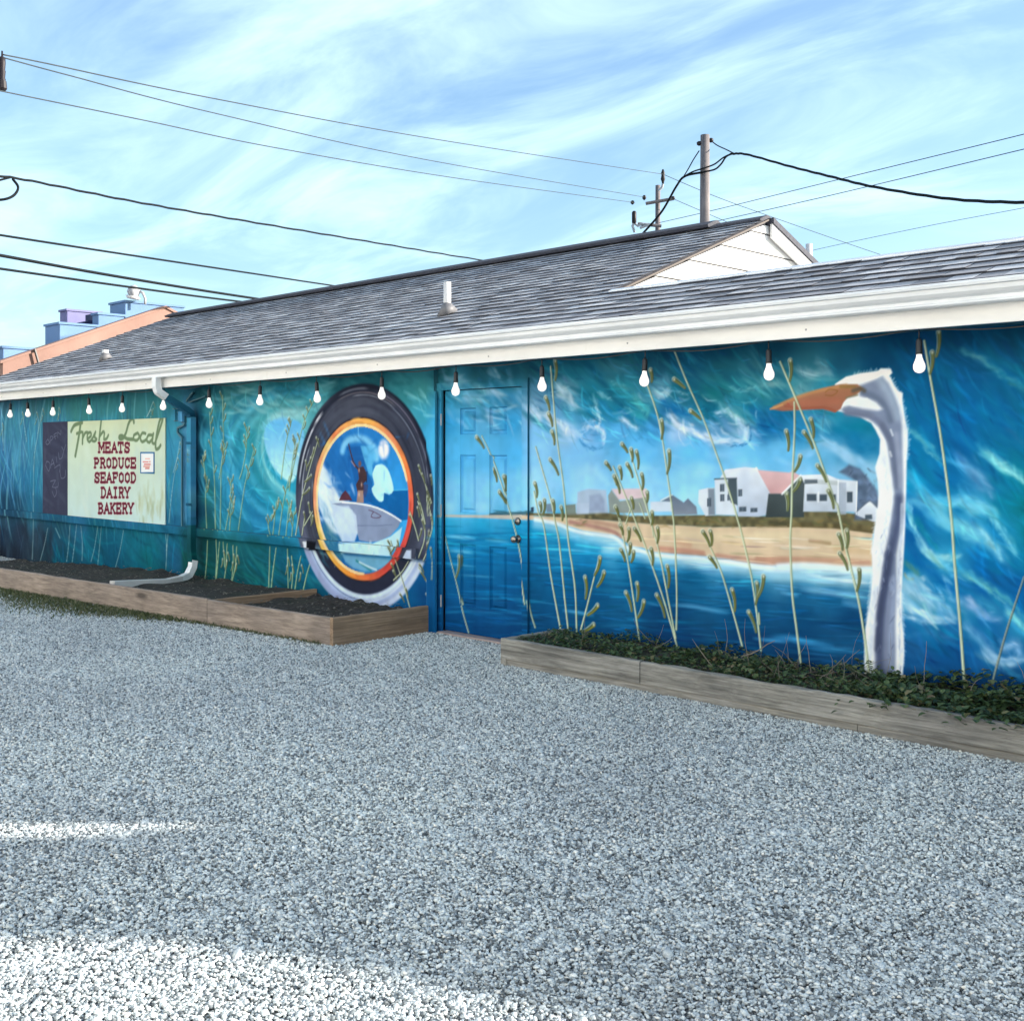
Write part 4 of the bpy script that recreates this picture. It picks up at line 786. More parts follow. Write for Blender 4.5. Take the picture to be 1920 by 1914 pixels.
    for i in range(120):
        a0 = C.rng.uniform(-30, 210); r0 = C.rng.uniform(0.77, 1.02); C.ring(cs, RZ, r0, r0 + C.rng.uniform(0.005, 0.03), C.rng.choice(['2c3142', '525868', '3c4252', '626878', '1c2030']), 0.3, 0.012, a0, a0 + C.rng.uniform(8, 40), 0.12, clip=up); C.ring(cs, cz, 0.676, 0.69, 'f8d8a0', 0.5, 0.008, 30, 260, 0.3)
    for p, w in (([(80, 510), (130, 510), (150, 605), (105, 610)], 'e4eaf0'), ([(1365, 735), (1420, 625), (1480, 620), (1478, 750)], 'c4d4ea')): C.poly(V7(*p), w, 0.9, 1)
    C.poly(V7((135, 505), (255, 520), (240, 625), (130, 625)), '0c0f18', 0.9, 1.5)
    paint_reeds_ring(C)

def paint_reeds_left(C):
    pal = dict(w=3.6, c='#9cb88c', shade='#4c7058', sl=15, sw=5.2, dark='#8a8c4c', al=0.62)
    stems = [[(150, 330), (165, 600), (190, 900), (200, 1330)], [(262, 190), (265, 450), (270, 650), (250, 800), (240, 1340)], [(130, 880), (115, 1050), (125, 1330)], [(470, 460), (460, 650), (430, 820), (405, 900)],
             [(535, 630), (500, 760), (450, 960), (395, 1340)], [(330, 900), (325, 1100), (285, 1340)], [(345, 1080), (330, 1200), (320, 1340)], [(720, 1090), (690, 1380)], [(830, 880), (780, 1100), (740, 1380)], [(850, 400), (800, 600), (760, 900)], [(1050, 210), (960, 400), (900, 640), (840, 900)],
             [(885, 560), (850, 800), (830, 1000)], [(830, 1100), (800, 1400)], [(870, 1180), (850, 1400)], [(280, 600), (255, 760), (230, 900)], [(90, 700), (110, 850)], [(680, 1210), (650, 1290), (670, 1390)]]
    for st in stems:
        p = spline(V5(*st), 5); n = len(p); sd = []
        for t in (0.02, 0.09, 0.17, 0.27, 0.38, 0.5):
            if t > 0.3 and C.rng.random() < 0.5: continue
            x, y = p[int(t * (n - 1))]; g = C.rng.choice([-1, 1]); sd.append((x + g * 3.0, y, -0.3 * g, C.rng.uniform(9, 16)))
        reed(C, V5(*st), seeds=sd, **pal)
    for st in [[(132, 1430), (125, 1600), (105, 1810)], [(205, 1420), (210, 1600), (195, 1835)], [(235, 1440), (200, 1830)], [(300, 1455), (290, 1650), (265, 1830)], [(350, 1470), (350, 1650), (330, 1840)], [(382, 1480), (370, 1650), (335, 1800)], [(265, 1440), (280, 1650)], [(665, 1480), (655, 1850)], [(718, 1490), (690, 1700), (675, 1850)],
               [(815, 1500), (822, 1900)], [(850, 1560), (860, 1700), (845, 1900)], [(930, 1560), (900, 1700), (872, 1900)], [(1045, 1510), (985, 1700), (950, 1850)]]:
        p = V5(*st); sd = [(p[0][0] + 3, p[0][1] + 25, 0.2, 15), (p[0][0] - 2, p[0][1] + 40, -0.2, 15)] if 250 < st[0][0] < 400 or 800 < st[0][0] < 940 else []
        reed(C, p, seeds=sd, **{**pal, 'w': 4.0, 'al': 0.75})
    pal2 = dict(w=3.6, c='#9cc0c4', shade='#3a6878', sl=12, sw=3.5, dark='#7c9068', al=0.5)
    for st in [[(630, 1170), (618, 1350), (600, 1500)], [(690, 1170), (670, 1350), (650, 1505)], [(728, 1180), (742, 1350), (738, 1490)], [(880, 1190), (850, 1380), (820, 1500)], [(912, 1190), (895, 1380), (880, 1530)], [(1112, 1220), (1080, 1400), (1040, 1550)], [(1492, 1255), (1500, 1400), (1490, 1620)], [(1512, 1255), (1500, 1400)],
               [(430, 1200), (400, 1350), (360, 1500)], [(500, 1200), (540, 1290)], [(300, 900), (300, 1200), (290, 1480)], [(330, 150), (350, 300), (310, 550), (300, 900)], [(385, 120), (340, 350)], [(1620, 420), (1580, 660), (1550, 860), (1520, 1150)], [(1600, 560), (1560, 700)], [(1380, 60), (1330, 190)], [(530, 110), (525, 230)], [(20, 250), (30, 500)], [(200, 150), (240, 420)], [(1360, 130), (1320, 200)]]:
        p = V6(*st); sd = [(p[0][0] + 2, p[0][1] + 8, 0.3, 11), (p[0][0] - 2, p[0][1] + 20, -0.3, 11)] if st[0][1] < 900 else []
        reed(C, p, seeds=sd, **pal2)

def paint_reeds_ring(C):
    pal = dict(w=3.6, c='#b8c4a0', shade='#46524a', sl=18, sw=5.5, dark='#70744a', al=0.85)
    for st, sd in [([(1080, 560), (990, 870), (935, 1080), (885, 1380)], [(1075, 590, .3), (1030, 680, -.3), (975, 790, .1), (1000, 760, -.4), (990, 900, -.8), (975, 1010, -.8), (1000, 1150, .1), (1015, 1230, .1)]), ([(960, 1240), (940, 1380)], [(960, 1230, .1)]), ([(1030, 1180), (960, 1300)], [(1025, 1260, -.2)])]:
        reed(C, V5(*st), seeds=[(*V5(x[:2])[0], x[2]) for x in sd], **pal)
    for st, sd in [([(1530, 0), (1570, 120), (1620, 350), (1610, 520), (1540, 720)], [(1540, 140, .2), (1450, 230, .4), (1600, 300, .2), (1560, 420, -.3)]), ([(1430, 130), (1500, 350), (1540, 500)], []), ([(1660, -120), (1720, 150), (1740, 350), (1650, 640), (1600, 760)], [(1700, 0, .3), (1690, 440, -.2), (1740, 240, .2), (1660, 600, -.3)]),
                   ([(1730, 600), (1740, 800), (1735, 1000)], [(1730, 660, .1)]), ([(1540, 850), (1640, 1020), (1700, 1250), (1730, 1380)], [(1580, 860, .5), (1600, 960, .5), (1670, 1080, .2), (1660, 1250, .3), (1700, 1360, .5)]), ([(1240, 750), (1310, 950), (1370, 1150), (1430, 1370)], [(1215, 860, .4), (1240, 950, .4), (1330, 1240, .5), (1390, 1180, .2)]),
                   ([(1410, 770), (1330, 900), (1220, 1010)], []), ([(1180, 510), (1210, 620), (1225, 720)], [(1170, 560, .4), (1240, 610, -.5), (1275, 560, .1), (1200, 640, .3)])]:
        reed(C, V7(*st), seeds=[(*V7(x[:2])[0], x[2]) for x in sd], **pal)
    for st, sd in [([(1570, 1150), (1640, 1320), (1680, 1500), (1700, 1700)], [(1580, 1160, .3), (1620, 1260, .3), (1740, 1280, .1)]), ([(1540, 1440), (1600, 1620), (1640, 1800)], [(1560, 1500, .2), (1580, 1620, .2)]), ([(1670, 1330), (1740, 1550)], [(1700, 1450, .3)])]:
        reed(C, VE(*st), seeds=[(*VE(x[:2])[0], x[2]) for x in sd], **pal)

def paint_reeds_right(C):
    R = lambda V, st, sd=(), **k: reed(C, st, seeds=[(*V(x[:2])[0], *x[2:]) for x in sd], **{**dict(w=4.0, sl=24, sw=9.6), **k})
    R(VC, VC((382, 565), (440, 690), (520, 920), (590, 1160), (635, 1400), (660, 1570)), [(375, 605, .6), (460, 800, .3), (517, 850, .1, 26), (505, 935, .5)], w=3.4)
    R(VC, VC((165, 1170), (200, 1320), (240, 1480), (270, 1620), (305, 1745)), [(240, 1350, -.15, 40)], w=3.4, al=.8)
    R(VC, VC((672, 1550), (690, 1640), (712, 1710)), w=4.5, al=.7)
    R(V1, V1((80, 1080), (110, 1230)) + V2((150, 250), (200, 600), (235, 800), (270, 990)), [(95, 1070, .15, 26), (128, 1195, .1, 16), (152, 1195, -.1, 26)])
    R(V1, V1((92, 760), (200, 1140), (230, 1290)) + V2((262, 380), (300, 760), (328, 1015)), [(222, 1190, .1, 22)])
    R(V1, V1((200, 180), (240, 650), (290, 1030), (315, 1300)) + V2((330, 380), (375, 700), (388, 1020)), [(235, 210, 0, 36), (180, 450, .3), (200, 565, .3), (220, 695, .2), (228, 905, .5, 32), (282, 1240, .1)])
    R(V2, V2((555, 480), (520, 600), (480, 760), (450, 880), (415, 1010)), [(452, 700, .02, 40), (538, 545, -.3, 34), (562, 640, -.45, 30), (505, 860, -.8, 26), (470, 990, -1.0, 26)], dark='#8c8c38')
    R(V1, V1((650, 900), (740, 1120)) + V2((870, 370), (1000, 740), (1060, 940), (1130, 1190)), [(618, 900, .6, 16), (705, 950, .15, 22), (685, 1045, .3, 24), (735, 768, .6, 18), (668, 1000, .3, 16)])
    R(V1, V1((768, 790), (840, 1030)) + V2((900, 150), (980, 440), (1050, 800), (1100, 1060)), [(785, 820, .1, 22), (825, 855, .1, 32), (772, 930, .4, 26), (860, 1010, .05, 28), (895, 1120, 0, 18)])
    R(V2, V2((670, 110), (740, 420), (800, 800), (850, 1155)), [(680, 150, .3, 18), (712, 280, .3, 18), (760, 320, -.1, 24), (828, 315, .5, 26), (790, 90, .2, 20), (930, 200, 0, 24), (970, 320, 0, 28), (770, 420, -.1, 20), (722, 465, .35, 22), (790, 475, -.2, 20), (930, 475, .1, 30), (1045, 620, .05, 40), (765, 800, .3, 36), (825, 730, 0, 32), (852, 855, -.35, 32), (995, 830, .35, 44)], dark='#7c7c3c')
    for st in ([(775, 130), (740, 240)], [(840, 90), (880, 200)], [(930, 250), (940, 330)], [(700, 200), (720, 260)]): R(V2, V2(*st), w=2.2)
    R(V1, V1((895, 310), (960, 500), (1000, 680), (1040, 960), (1080, 1250)) + V2((1088, 250), (1100, 500), (1108, 760), (1105, 1000)), [(1000, 635, 0, 34), (1047, 870, -.08, 42), (925, 250, .1, 22)])
    R(V1, V1((1088, 60), (1180, 290), (1300, 560), (1400, 830), (1480, 1060), (1560, 1330)) + V2((1560, 250), (1640, 590), (1680, 850), (1715, 1150)), [(1130, 305, .9, 26), (1245, 530, .9, 24)])
    for sd in [((1682, 740, -.05, 40)), ((1715, 690, -.25, 40)), ((1655, 945, .35, 40))]: R(V2, V2((1700, 880), (1705, 960)), [sd], w=2)
    R(V2, V2((1290, 290), (1360, 430), (1430, 590), (1510, 860), (1580, 1120)), [(1322, 345, .45, 30), (1355, 340, .1, 26), (1372, 515, .6, 24), (1518, 790, .12, 40)], dark='#80803c')
    R(V3, V3((265, 590), (266, 800), (250, 1150), (245, 1380)) + V4((235, 340), (250, 700), (280, 950), (312, 1210)), [(216, 870, .1, 36), (290, 1035, -.35, 30), (285, 1190, -.5, 26), (215, 1310, .05, 32)], w=5)
    R(V3, V3((162, 300), (290, 600), (420, 920), (560, 1320)) + V4((572, 60), (640, 390), (720, 720), (765, 980), (802, 1275)), [(236, 365, -.02, 38), (395, 780, .15, 34), (368, 865, .5, 34), (465, 1105, .5, 34), (530, 1290, .3, 34)], w=5)
    for sd in [(600, 330, .25, 30), (645, 310, 0, 32), (622, 470, .45, 34), (725, 605, -.1, 40)]: R(V4, V4((640, 390), (660, 460)), [sd], w=2)
    R(V3, V3((1200, 150), (1250, 450), (1320, 850), (1390, 1380)) + V4((1418, 480), (1460, 950), (1492, 1390)), [(1298, 175, -.1, 46), (1252, 310, -.1, 40)], w=6)
    R(V4, V4((1920, 580), (1860, 760), (1790, 980), (1720, 1230), (1690, 1350)), w=4.2, c='#7c8a80', shade='#2a3c3c')

def paint_egret(C):
    body = V3((560, 462), (640, 410), (740, 386), (860, 372), (890, 348), (960, 352), (972, 380), (952, 402), (985, 470), (1012, 508), (1048, 528), (1044, 575), (1052, 640), (1066, 720), (1082, 800), (1082, 900), (1076, 1000), (1072, 1250)) + \
        V4((1068, 60), (1065, 220), (1056, 400), (1046, 560), (1038, 700), (1042, 900), (1052, 1000), (1056, 1120), (1042, 1400), (755, 1400), (772, 1200), (780, 950), (812, 750), (830, 560), (824, 400), (846, 220), (866, 90)) + \
        V3((872, 1250), (866, 1160), (848, 1060), (880, 960), (884, 860), (850, 790), (820, 742), (740, 700), (600, 660), (540, 648))
    C.poly(body, 'f1f6fa', 1.0, 2.2)
    # feathered edges
    for p, dr in ((V3((700, 392), (860, 368), (950, 360)), -1.3), (V3((960, 420), (1010, 510), (1050, 620), (1080, 800), (1078, 1000)), -0.6), (V4((824, 400), (846, 220), (866, 90)), 2.2), (V4((772, 1200), (790, 900), (828, 560)), 2.2), (V4((1040, 700), (1050, 1000), (1050, 1200)), 1.0)):
        for a, b in spline(p, 5):
            L = C.rng.uniform(3, 7); an = dr + C.rng.normal(0, 0.35)
            C.stroke([(a, b), (a + math.cos(an) * L, b + math.sin(an) * L)], 4.5, 'f2f8fc', 0.45, 1.0, w2=1.5, curve=False)
    C.poly(V3((735, 472), (820, 440), (900, 410), (945, 455), (985, 540), (1022, 640), (1042, 760), (1046, 1000), (1050, 1250)) + V4((1040, 60), (1050, 120), (1022, 280), (1000, 420), (1004, 560), (1000, 700), (992, 900), (996, 1100), (990, 1400), (862, 1400), (850, 1120), (862, 850), (890, 650), (905, 500), (940, 330), (965, 150), (985, 40)) +
           V3((985, 1250), (968, 1100), (948, 960), (928, 860), (880, 772), (800, 706), (650, 684), (600, 645), (660, 615), (760, 640), (868, 652), (905, 640), (860, 590), (740, 545)), '7d8ba6', 0.95, 5.0)
    for p, w, c, a in [([(760, 520), (860, 560), (930, 640), (960, 720)], 44, '66748c', .75), ([(880, 430), (960, 560), (1010, 700)], 60, '9fb0c4', .7), ([(640, 668), (800, 690), (880, 740), (950, 850)], 40, '6c748e', .8), ([(900, 760), (960, 880), (980, 1000), (1010, 1200)], 40, '667088', .75), ([(960, 790), (975, 830)], 14, 'e8eef4', .7), ([(1000, 820), (1020, 1000), (1030, 1200)], 34, 'a0a8bc', .6), ([(955, 950), (965, 980)], 16, 'eef4f8', .6)]:
        C.stroke(V3(*p), w / 3.84, c, a, 1.0)
    for p, w, c, a in [([(1020, 20), (1010, 200), (960, 400), (930, 600), (890, 850), (880, 1150), (890, 1380)], 62, '4e5876', .9), ([(950, 420), (920, 620), (885, 820), (865, 1100)], 44, '434c68', .85), ([(980, 600), (960, 900), (960, 1200)], 50, '9aa8c4', .7), ([(960, 700), (930, 1000), (930, 1350)], 30, '7c86a0', .6), ([(1040, 60), (1030, 300), (1010, 600)], 20, 'c4d0e0', .6)]:
        C.stroke(V4(*p), w / 3.84, c, a, 1.0)
    C.scrub((1640, 1690, 980, 1270), 60, 1.7, 16, 3, ['a8b4cc', '545e7c', '8490ac'], 0.5, 0.25)
    for p, w, c, a in [([(1050, 60), (1042, 300), (1026, 560), (1018, 750), (1025, 1000), (1025, 1300)], 26, 'b9c8dc', .8), ([(800, 1300), (815, 1100), (830, 850), (850, 650)], 46, 'c6d2e0', .7), ([(880, 520), (900, 320), (930, 150), (940, 20)], 30, 'cfdae6', .6), ([(790, 1250), (800, 1000)], 24, 'a9b7cc', .5)]:
        C.puff(V4(*p), w / 3.84, c, a)
    for p, w, c, a in [([(1060, 700), (1066, 900), (1062, 1150)], 18, 'c4d2e4', .7), ([(900, 900), (925, 1050), (940, 1250)], 26, 'd3deea', .6), ([(960, 470), (1010, 560), (1040, 700)], 22, 'ccd8e6', .7), ([(700, 430), (820, 410), (900, 400)], 18, 'd8e4ee', .6)]:
        C.puff(V3(*p), w / 3.84, c, a)
    # beak, face
    C.poly(V3((92, 640), (200, 585), (350, 530), (480, 488), (600, 462), (720, 462), (765, 495), (710, 540), (650, 560), (622, 590), (600, 640), (560, 668), (470, 642), (330, 648), (180, 656)), 'a8785a', 1.0, 1.4, c2='9c6654')
    for p, w, c, a in [([(120, 630), (250, 570), (400, 520), (540, 490), (640, 470)], 24, 'b88a60', .85), ([(95, 640), (180, 612)], 14, 'c8986a', .9), ([(300, 600), (450, 590), (580, 580)], 44, 'ac6c56', .7), ([(200, 620), (320, 635), (480, 630), (560, 655)], 16, '9c5844', .7), ([(490, 540), (540, 545), (580, 510), (520, 500), (490, 520)], 8, '8a6038', .7), ([(600, 480), (700, 480)], 22, '8c7448', .8), ([(690, 510), (740, 495), (770, 510)], 30, '5c5a50', .8), ([(640, 560), (720, 540)], 16, '7a7860', .7), ([(230, 610), (215, 600)], 10, 'a85048', .8)]:
        C.stroke(V3(*p), w / 3.84, c, a, 0.9)
    C.poly(V3((615, 605), (690, 566), (790, 560), (850, 598), (878, 636), (800, 622), (700, 618)), 'ecf4fa', 1.0, 1.6); C.stroke(V3((630, 640), (740, 660), (830, 690)), 8, '7c869c', .6, 1)
    C.poly(V3((560, 462), (640, 410), (740, 386), (860, 372), (930, 380), (860, 420), (760, 450), (640, 452)), 'f8fcff', 1.0, 1.5)

# ------------------------------------------------------------------ signs painted on plywood
GLYPH = {'M': [[(0, 0), (0, 1)], [(0, 1), (.5, .35)], [(.5, .35), (1, 1)], [(1, 1), (1, 0)]], 'E': [[(.1, 0), (.1, 1)], [(.1, 1), (.95, 1)], [(.1, .5), (.7, .5)], [(.1, 0), (.95, 0)], [(.95, 0), (.95, .25)], [(.95, 1), (.95, .75)]],
         'A': [[(0, 0), (.5, 1)], [(.5, 1), (1, 0)], [(.2, .35), (.8, .35)]], 'T': [[(.5, 0), (.5, 1)], [(0, 1), (1, 1)], [(0, 1), (0, .78)], [(1, 1), (1, .78)], [(.25, 0), (.75, 0)]],
         'S': [[(.95, .72), (.95, .95)], [(.95, .82), (.6, 1), (.2, .95), (.08, .75), (.25, .55), (.75, .45), (.95, .25), (.8, .04), (.4, 0), (.05, .18)], [(.05, .05), (.05, .28)]],
         'P': [[(.15, 0), (.15, 1)], [(.15, 1), (.7, 1), (.95, .75), (.7, .48), (.15, .48)]], 'R': [[(.15, 0), (.15, 1)], [(.15, 1), (.7, 1), (.92, .76), (.7, .5), (.15, .5)], [(.55, .5), (.95, 0)]],
         'O': [[(.5, 1), (.1, .8), (.1, .2), (.5, 0), (.9, .2), (.9, .8), (.5, 1)]], 'D': [[(.12, 0), (.12, 1)], [(.12, 1), (.6, 1), (.92, .7), (.92, .3), (.6, 0), (.12, 0)]], 'U': [[(.1, 1), (.1, .25), (.35, 0), (.65, 0), (.9, .25), (.9, 1)]],
         'C': [[(.92, .7), (.92, .98)], [(.92, .8), (.6, 1), (.2, .9), (.08, .5), (.2, .1), (.6, 0), (.92, .22)]], 'F': [[(.15, 0), (.15, 1)], [(.15, 1), (.95, 1)], [(.15, .5), (.7, .5)], [(.95, 1), (.95, .75)]],
         'I': [[(.5, 0), (.5, 1)], [(.2, 1), (.8, 1)], [(.2, 0), (.8, 0)]], 'Y': [[(0, 1), (.5, .45)], [(1, 1), (.5, .45)], [(.5, .45), (.5, 0)]], 'B': [[(.12, 0), (.12, 1)], [(.12, 1), (.65, 1), (.88, .76), (.65, .52), (.12, .52)], [(.65, .52), (.95, .27), (.65, 0), (.12, 0)]],
         'K': [[(.12, 0), (.12, 1)], [(.9, 1), (.15, .45)], [(.4, .6), (.95, 0)]]}
SERIF = {'M': [(0, 0), (1, 0), (0, 1), (1, 1)], 'E': [(.1, 0), (.1, 1)], 'A': [(0, 0), (1, 0)], 'P': [(.15, 0), (.15, 1)], 'R': [(.15, 0), (.95, 0), (.15, 1)], 'D': [(.12, 0), (.12, 1)], 'U': [(.1, 1), (.9, 1)], 'F': [(.15, 0), (.15, 1)], 'Y': [(0, 1), (1, 1), (.5, 0)], 'B': [(.12, 0), (.12, 1)], 'K': [(.12, 0), (.12, 1), (.9, 1), (.95, 0)]}
def word(C, txt, x0, x1, y0, y1):
    n = len(txt); W = (x1 - x0) / n
    for ps in (0, 1):
        for i, ch in enumerate(txt):
            ax, bx = x0 + i * W + W * .12, x0 + (i + 1) * W - W * .12
            f = lambda p: V6((ax + (bx - ax) * p[0], y1 - (y1 - y0) * p[1]))[0]
            for st in GLYPH[ch]:
                C.stroke([f(p) for p in st], 6.6 if ps == 0 else 4.8, 'd8a8a4' if ps == 0 else '6e2238', 0.55 if ps == 0 else 1.0, 0.3, curve=False)
            for p in SERIF.get(ch, ()):
                C.stroke([f((p[0] - .2, p[1])), f((p[0] + .2, p[1]))], 5.4 if ps == 0 else 3.6, 'd8a8a4' if ps == 0 else '6e2238', 0.55 if ps == 0 else 1.0, 0.3, curve=False)
def paint_sign(C):
    C.a[:] = hexc('c9dcd0'); g = np.linspace(0, 1, C.h)[:, None, None]
    C.a[:] = hexc('c8e0dc') * (1 - g) + hexc('cdd8b8') * g
    C.scrub((127, 310, 785, 985), 40, 1.5, 50, 20, ['c4d8c8', 'd4e2d4', 'c0d6d4'], 0.4, 0.2)
    C.scrub((255, 310, 920, 985), 40, 1.55, 36, 8, ['b0b890', 'a8b48c', 'c0c8a0', '98a478'], 0.4, 0.1)
    C.scrub((127, 310, 783, 800), 20, 0, 40, 8, ['d4dcb8', 'c8d4b0'], 0.4, 0.2)
    S = lambda p, w: C.stroke(V6(*p), w * 1.75, '74896a', 1.0, 0.35)
    # Fresh
    S([(640, 330), (665, 280), (700, 262), (740, 250)], 4.2); S([(725, 262), (715, 340), (700, 430), (678, 550)], 4.6); S([(690, 350), (735, 335)], 3.4)
    S([(745, 340), (742, 440)], 3.6); S([(742, 400), (765, 345), (788, 340)], 3.4); S([(785, 400), (820, 370), (815, 340), (790, 350), (785, 400), (805, 425), (830, 395)], 3.2)
    S([(830, 400), (860, 335), (850, 380), (870, 400), (850, 420), (828, 412)], 3.2); S([(912, 225), (900, 330), (892, 410)], 3.8); S([(895, 380), (925, 335), (940, 345), (935, 400), (960, 395), (975, 365)], 3.4)
    # Local
    S([(1205, 250), (1200, 218), (1175, 225), (1152, 275), (1135, 340), (1108, 392), (1078, 396), (1074, 376), (1100, 370), (1145, 398), (1198, 402)], 4.0)
    S([(1240, 345), (1205, 365), (1205, 405), (1235, 410), (1255, 375), (1240, 345)], 3.4); S([(1310, 350), (1280, 345), (1262, 390), (1280, 425), (1315, 405)], 3.4)
    S([(1370, 365), (1335, 365), (1320, 410), (1345, 430), (1375, 390)], 3.4); S([(1380, 350), (1370, 430), (1392, 440)], 3.4); S([(1400, 420), (1440, 300), (1465, 215), (1440, 225), (1415, 330), (1400, 440), (1405, 490), (1430, 480), (1445, 455)], 3.8)
    word(C, 'MEATS', 885, 1172, 434, 518); word(C, 'PRODUCE', 842, 1228, 574, 656); word(C, 'SEAFOOD', 846, 1228, 706, 788); word(C, 'DAIRY', 905, 1172, 838, 924); word(C, 'BAKERY', 880, 1204, 980, 1066)
def paint_chalk(C):
    C.a[:] = hexc('3f4257'); C.scrub((78, 130, 790, 966), 60, 1.2, 30, 10, ['4c5066', '363a4e', '585c70', '44485c'], 0.4, 0.5)
    S = lambda p, w=1.5: C.stroke(V6(*p), w, '8a90a4', 0.6, 0.6)
    # OPEN
    S([(430, 400), (412, 430), (425, 450), (445, 430), (430, 400)]); S([(450, 440), (455, 375), (480, 385), (456, 415)]); S([(500, 400), (485, 360), (510, 345)]); S([(490, 378), (508, 368)]); S([(520, 385), (518, 335), (545, 360), (548, 320)])
    # DAILY
    S([(410, 640), (420, 600), (450, 620), (440, 690), (412, 640)]); S([(455, 660), (470, 580), (490, 640)]); S([(460, 630), (485, 615)]); S([(505, 560), (512, 610)]); S([(525, 520), (535, 580), (560, 565)]); S([(555, 470), (572, 500)]); S([(590, 450), (560, 560)])
    S([(490, 660), (540, 630), (535, 700)]); S([(540, 680), (550, 750), (585, 740), (590, 680)])
    S([(455, 780), (500, 770), (470, 830), (520, 830), (525, 790)]); S([(470, 870), (490, 920), (510, 880), (500, 840)])
def paint_notice(C):
    C.a[:] = hexc('2f6ea0')
    P = lambda x0, y0, x1, y1, c, a=1.0: C.poly(V6((x0, y0), (x1, y0), (x1, y1), (x0, y1)), c, a, 0.5)
    P(1270, 528, 1380, 698, 'eef2f4')
    for x0, y0, x1, y1, c in ((1305, 572, 1350, 582, 'e8a088'), (1285, 600, 1335, 610, 'd8604c'), (1340, 598, 1355, 606, 'd8604c'), (1295, 620, 1355, 632, 'd8584c'), (1290, 640, 1350, 650, 'd87050'), (1305, 656, 1345, 668, 'c85040')): P(x0, y0, x1, y1, c, 0.8)
# ------------------------------------------------------------------ painted geometry
PAINT_K = np.array([0.98, 0.99, 1.01])   # pigments are a touch warmer than they look in open shade
def put_colour(me, cols):
    c = np.clip(cols, 0, 1); l = np.where(c <= 0.04045, c / 12.92, ((c + 0.055) / 1.055) ** 2.4) * PAINT_K
    l = np.minimum(l ** 1.05 * 1.02, 0.86)
    a = me.color_attributes.new('paint', 'FLOAT_COLOR', 'POINT')
    a.data.foreach_set('color', np.concatenate([l, np.ones((len(l), 1))], 1).astype(np.float32).ravel())
def grid_mesh(name, ss, zs, D, C, mat, hole=None, depth=None):
    """vertical painted sheet facing -Y; ss, zs are the grid lines"""
    ss = np.asarray(ss); zs = np.asarray(zs); gs, gz = np.meshgrid(ss, zs); h, w = gs.shape
    y = np.full(gs.shape, D) if depth is None else D + depth(gs, gz)
    v = np.stack([-gs, y, gz], -1).reshape(-1, 3)
    idx = np.arange(h * w).reshape(h, w)
    a, b, c, d = idx[:-1, :-1], idx[:-1, 1:], idx[1:, 1:], idx[1:, :-1]
    # faces must look towards -Y
    q = np.stack([b, a, d, c], -1) if ss[-1] > ss[0] else np.stack([a, b, c, d], -1)
    if hole is not None:
        ms = (gs[:-1, :-1] + gs[1:, 1:]) / 2; mz = (gz[:-1, :-1] + gz[1:, 1:]) / 2
        q = q[~((ms > hole[0]) & (ms < hole[1]) & (mz > hole[2]) & (mz < hole[3]))]
    q = q.reshape(-1, 4); n = len(q)
    me = bpy.data.meshes.new(name); me.vertices.add(len(v)); me.vertices.foreach_set('co', v.astype(np.float32).ravel())
    me.loops.add(n * 4); me.loops.foreach_set('vertex_index', q.astype(np.int32).ravel())
    me.polygons.add(n); me.polygons.foreach_set('loop_start', np.arange(0, n * 4, 4, dtype=np.int32)); me.polygons.foreach_set('loop_total', np.full(n, 4, np.int32))
    me.update(calc_edges=True); me.validate()
    put_colour(me, C.sample(gs.ravel(), gz.ravel())); me.materials.append(mat)
    return me
def add_back(me, C, ss, zs, D, t):
    """give a painted sheet thickness: a closed rim and back"""
    bm = bmesh.new(); bm.from_mesh(me); lay = bm.verts.layers.float_color['paint']
    s0, s1, z0, z1 = min(ss), max(ss), min(zs), max(zs)
    co = [(-s1, D, z0), (-s0, D, z0), (-s0, D, z1), (-s1, D, z1), (-s1, D + t, z0), (-s0, D + t, z0), (-s0, D + t, z1), (-s1, D + t, z1)]
    vs_ = [bm.verts.new(c) for c in co]
    for v in vs_:
        cc = np.clip(C.sample(np.array([-v.co.x]), np.array([v.co.z]))[0], 0, 1); l = np.where(cc <= 0.04045, cc / 12.92, ((cc + 0.055) / 1.055) ** 2.4) * PAINT_K
        v[lay] = (*l, 1)
    for f in ((4, 7, 6, 5), (0, 4, 5, 1), (1, 5, 6, 2), (2, 6, 7, 3), (3, 7, 4, 0)): bm.faces.new([vs_[i] for i in f])
    bm.to_mesh(me); bm.free()
def pslab(name, s0, s1, z0, z1, D, t, C, mat, parent, ds=0.02, dz=0.02, depth=None):
    ss = np.linspace(s0, s1, max(2, int((s1 - s0) / ds) + 1)); zs = np.linspace(z0, z1, max(2, int((z1 - z0) / dz) + 1))
    me = grid_mesh(name, ss, zs, D, C, mat, depth=depth); add_back(me, C, ss, zs, D, t)
    return link(name, me, parent)
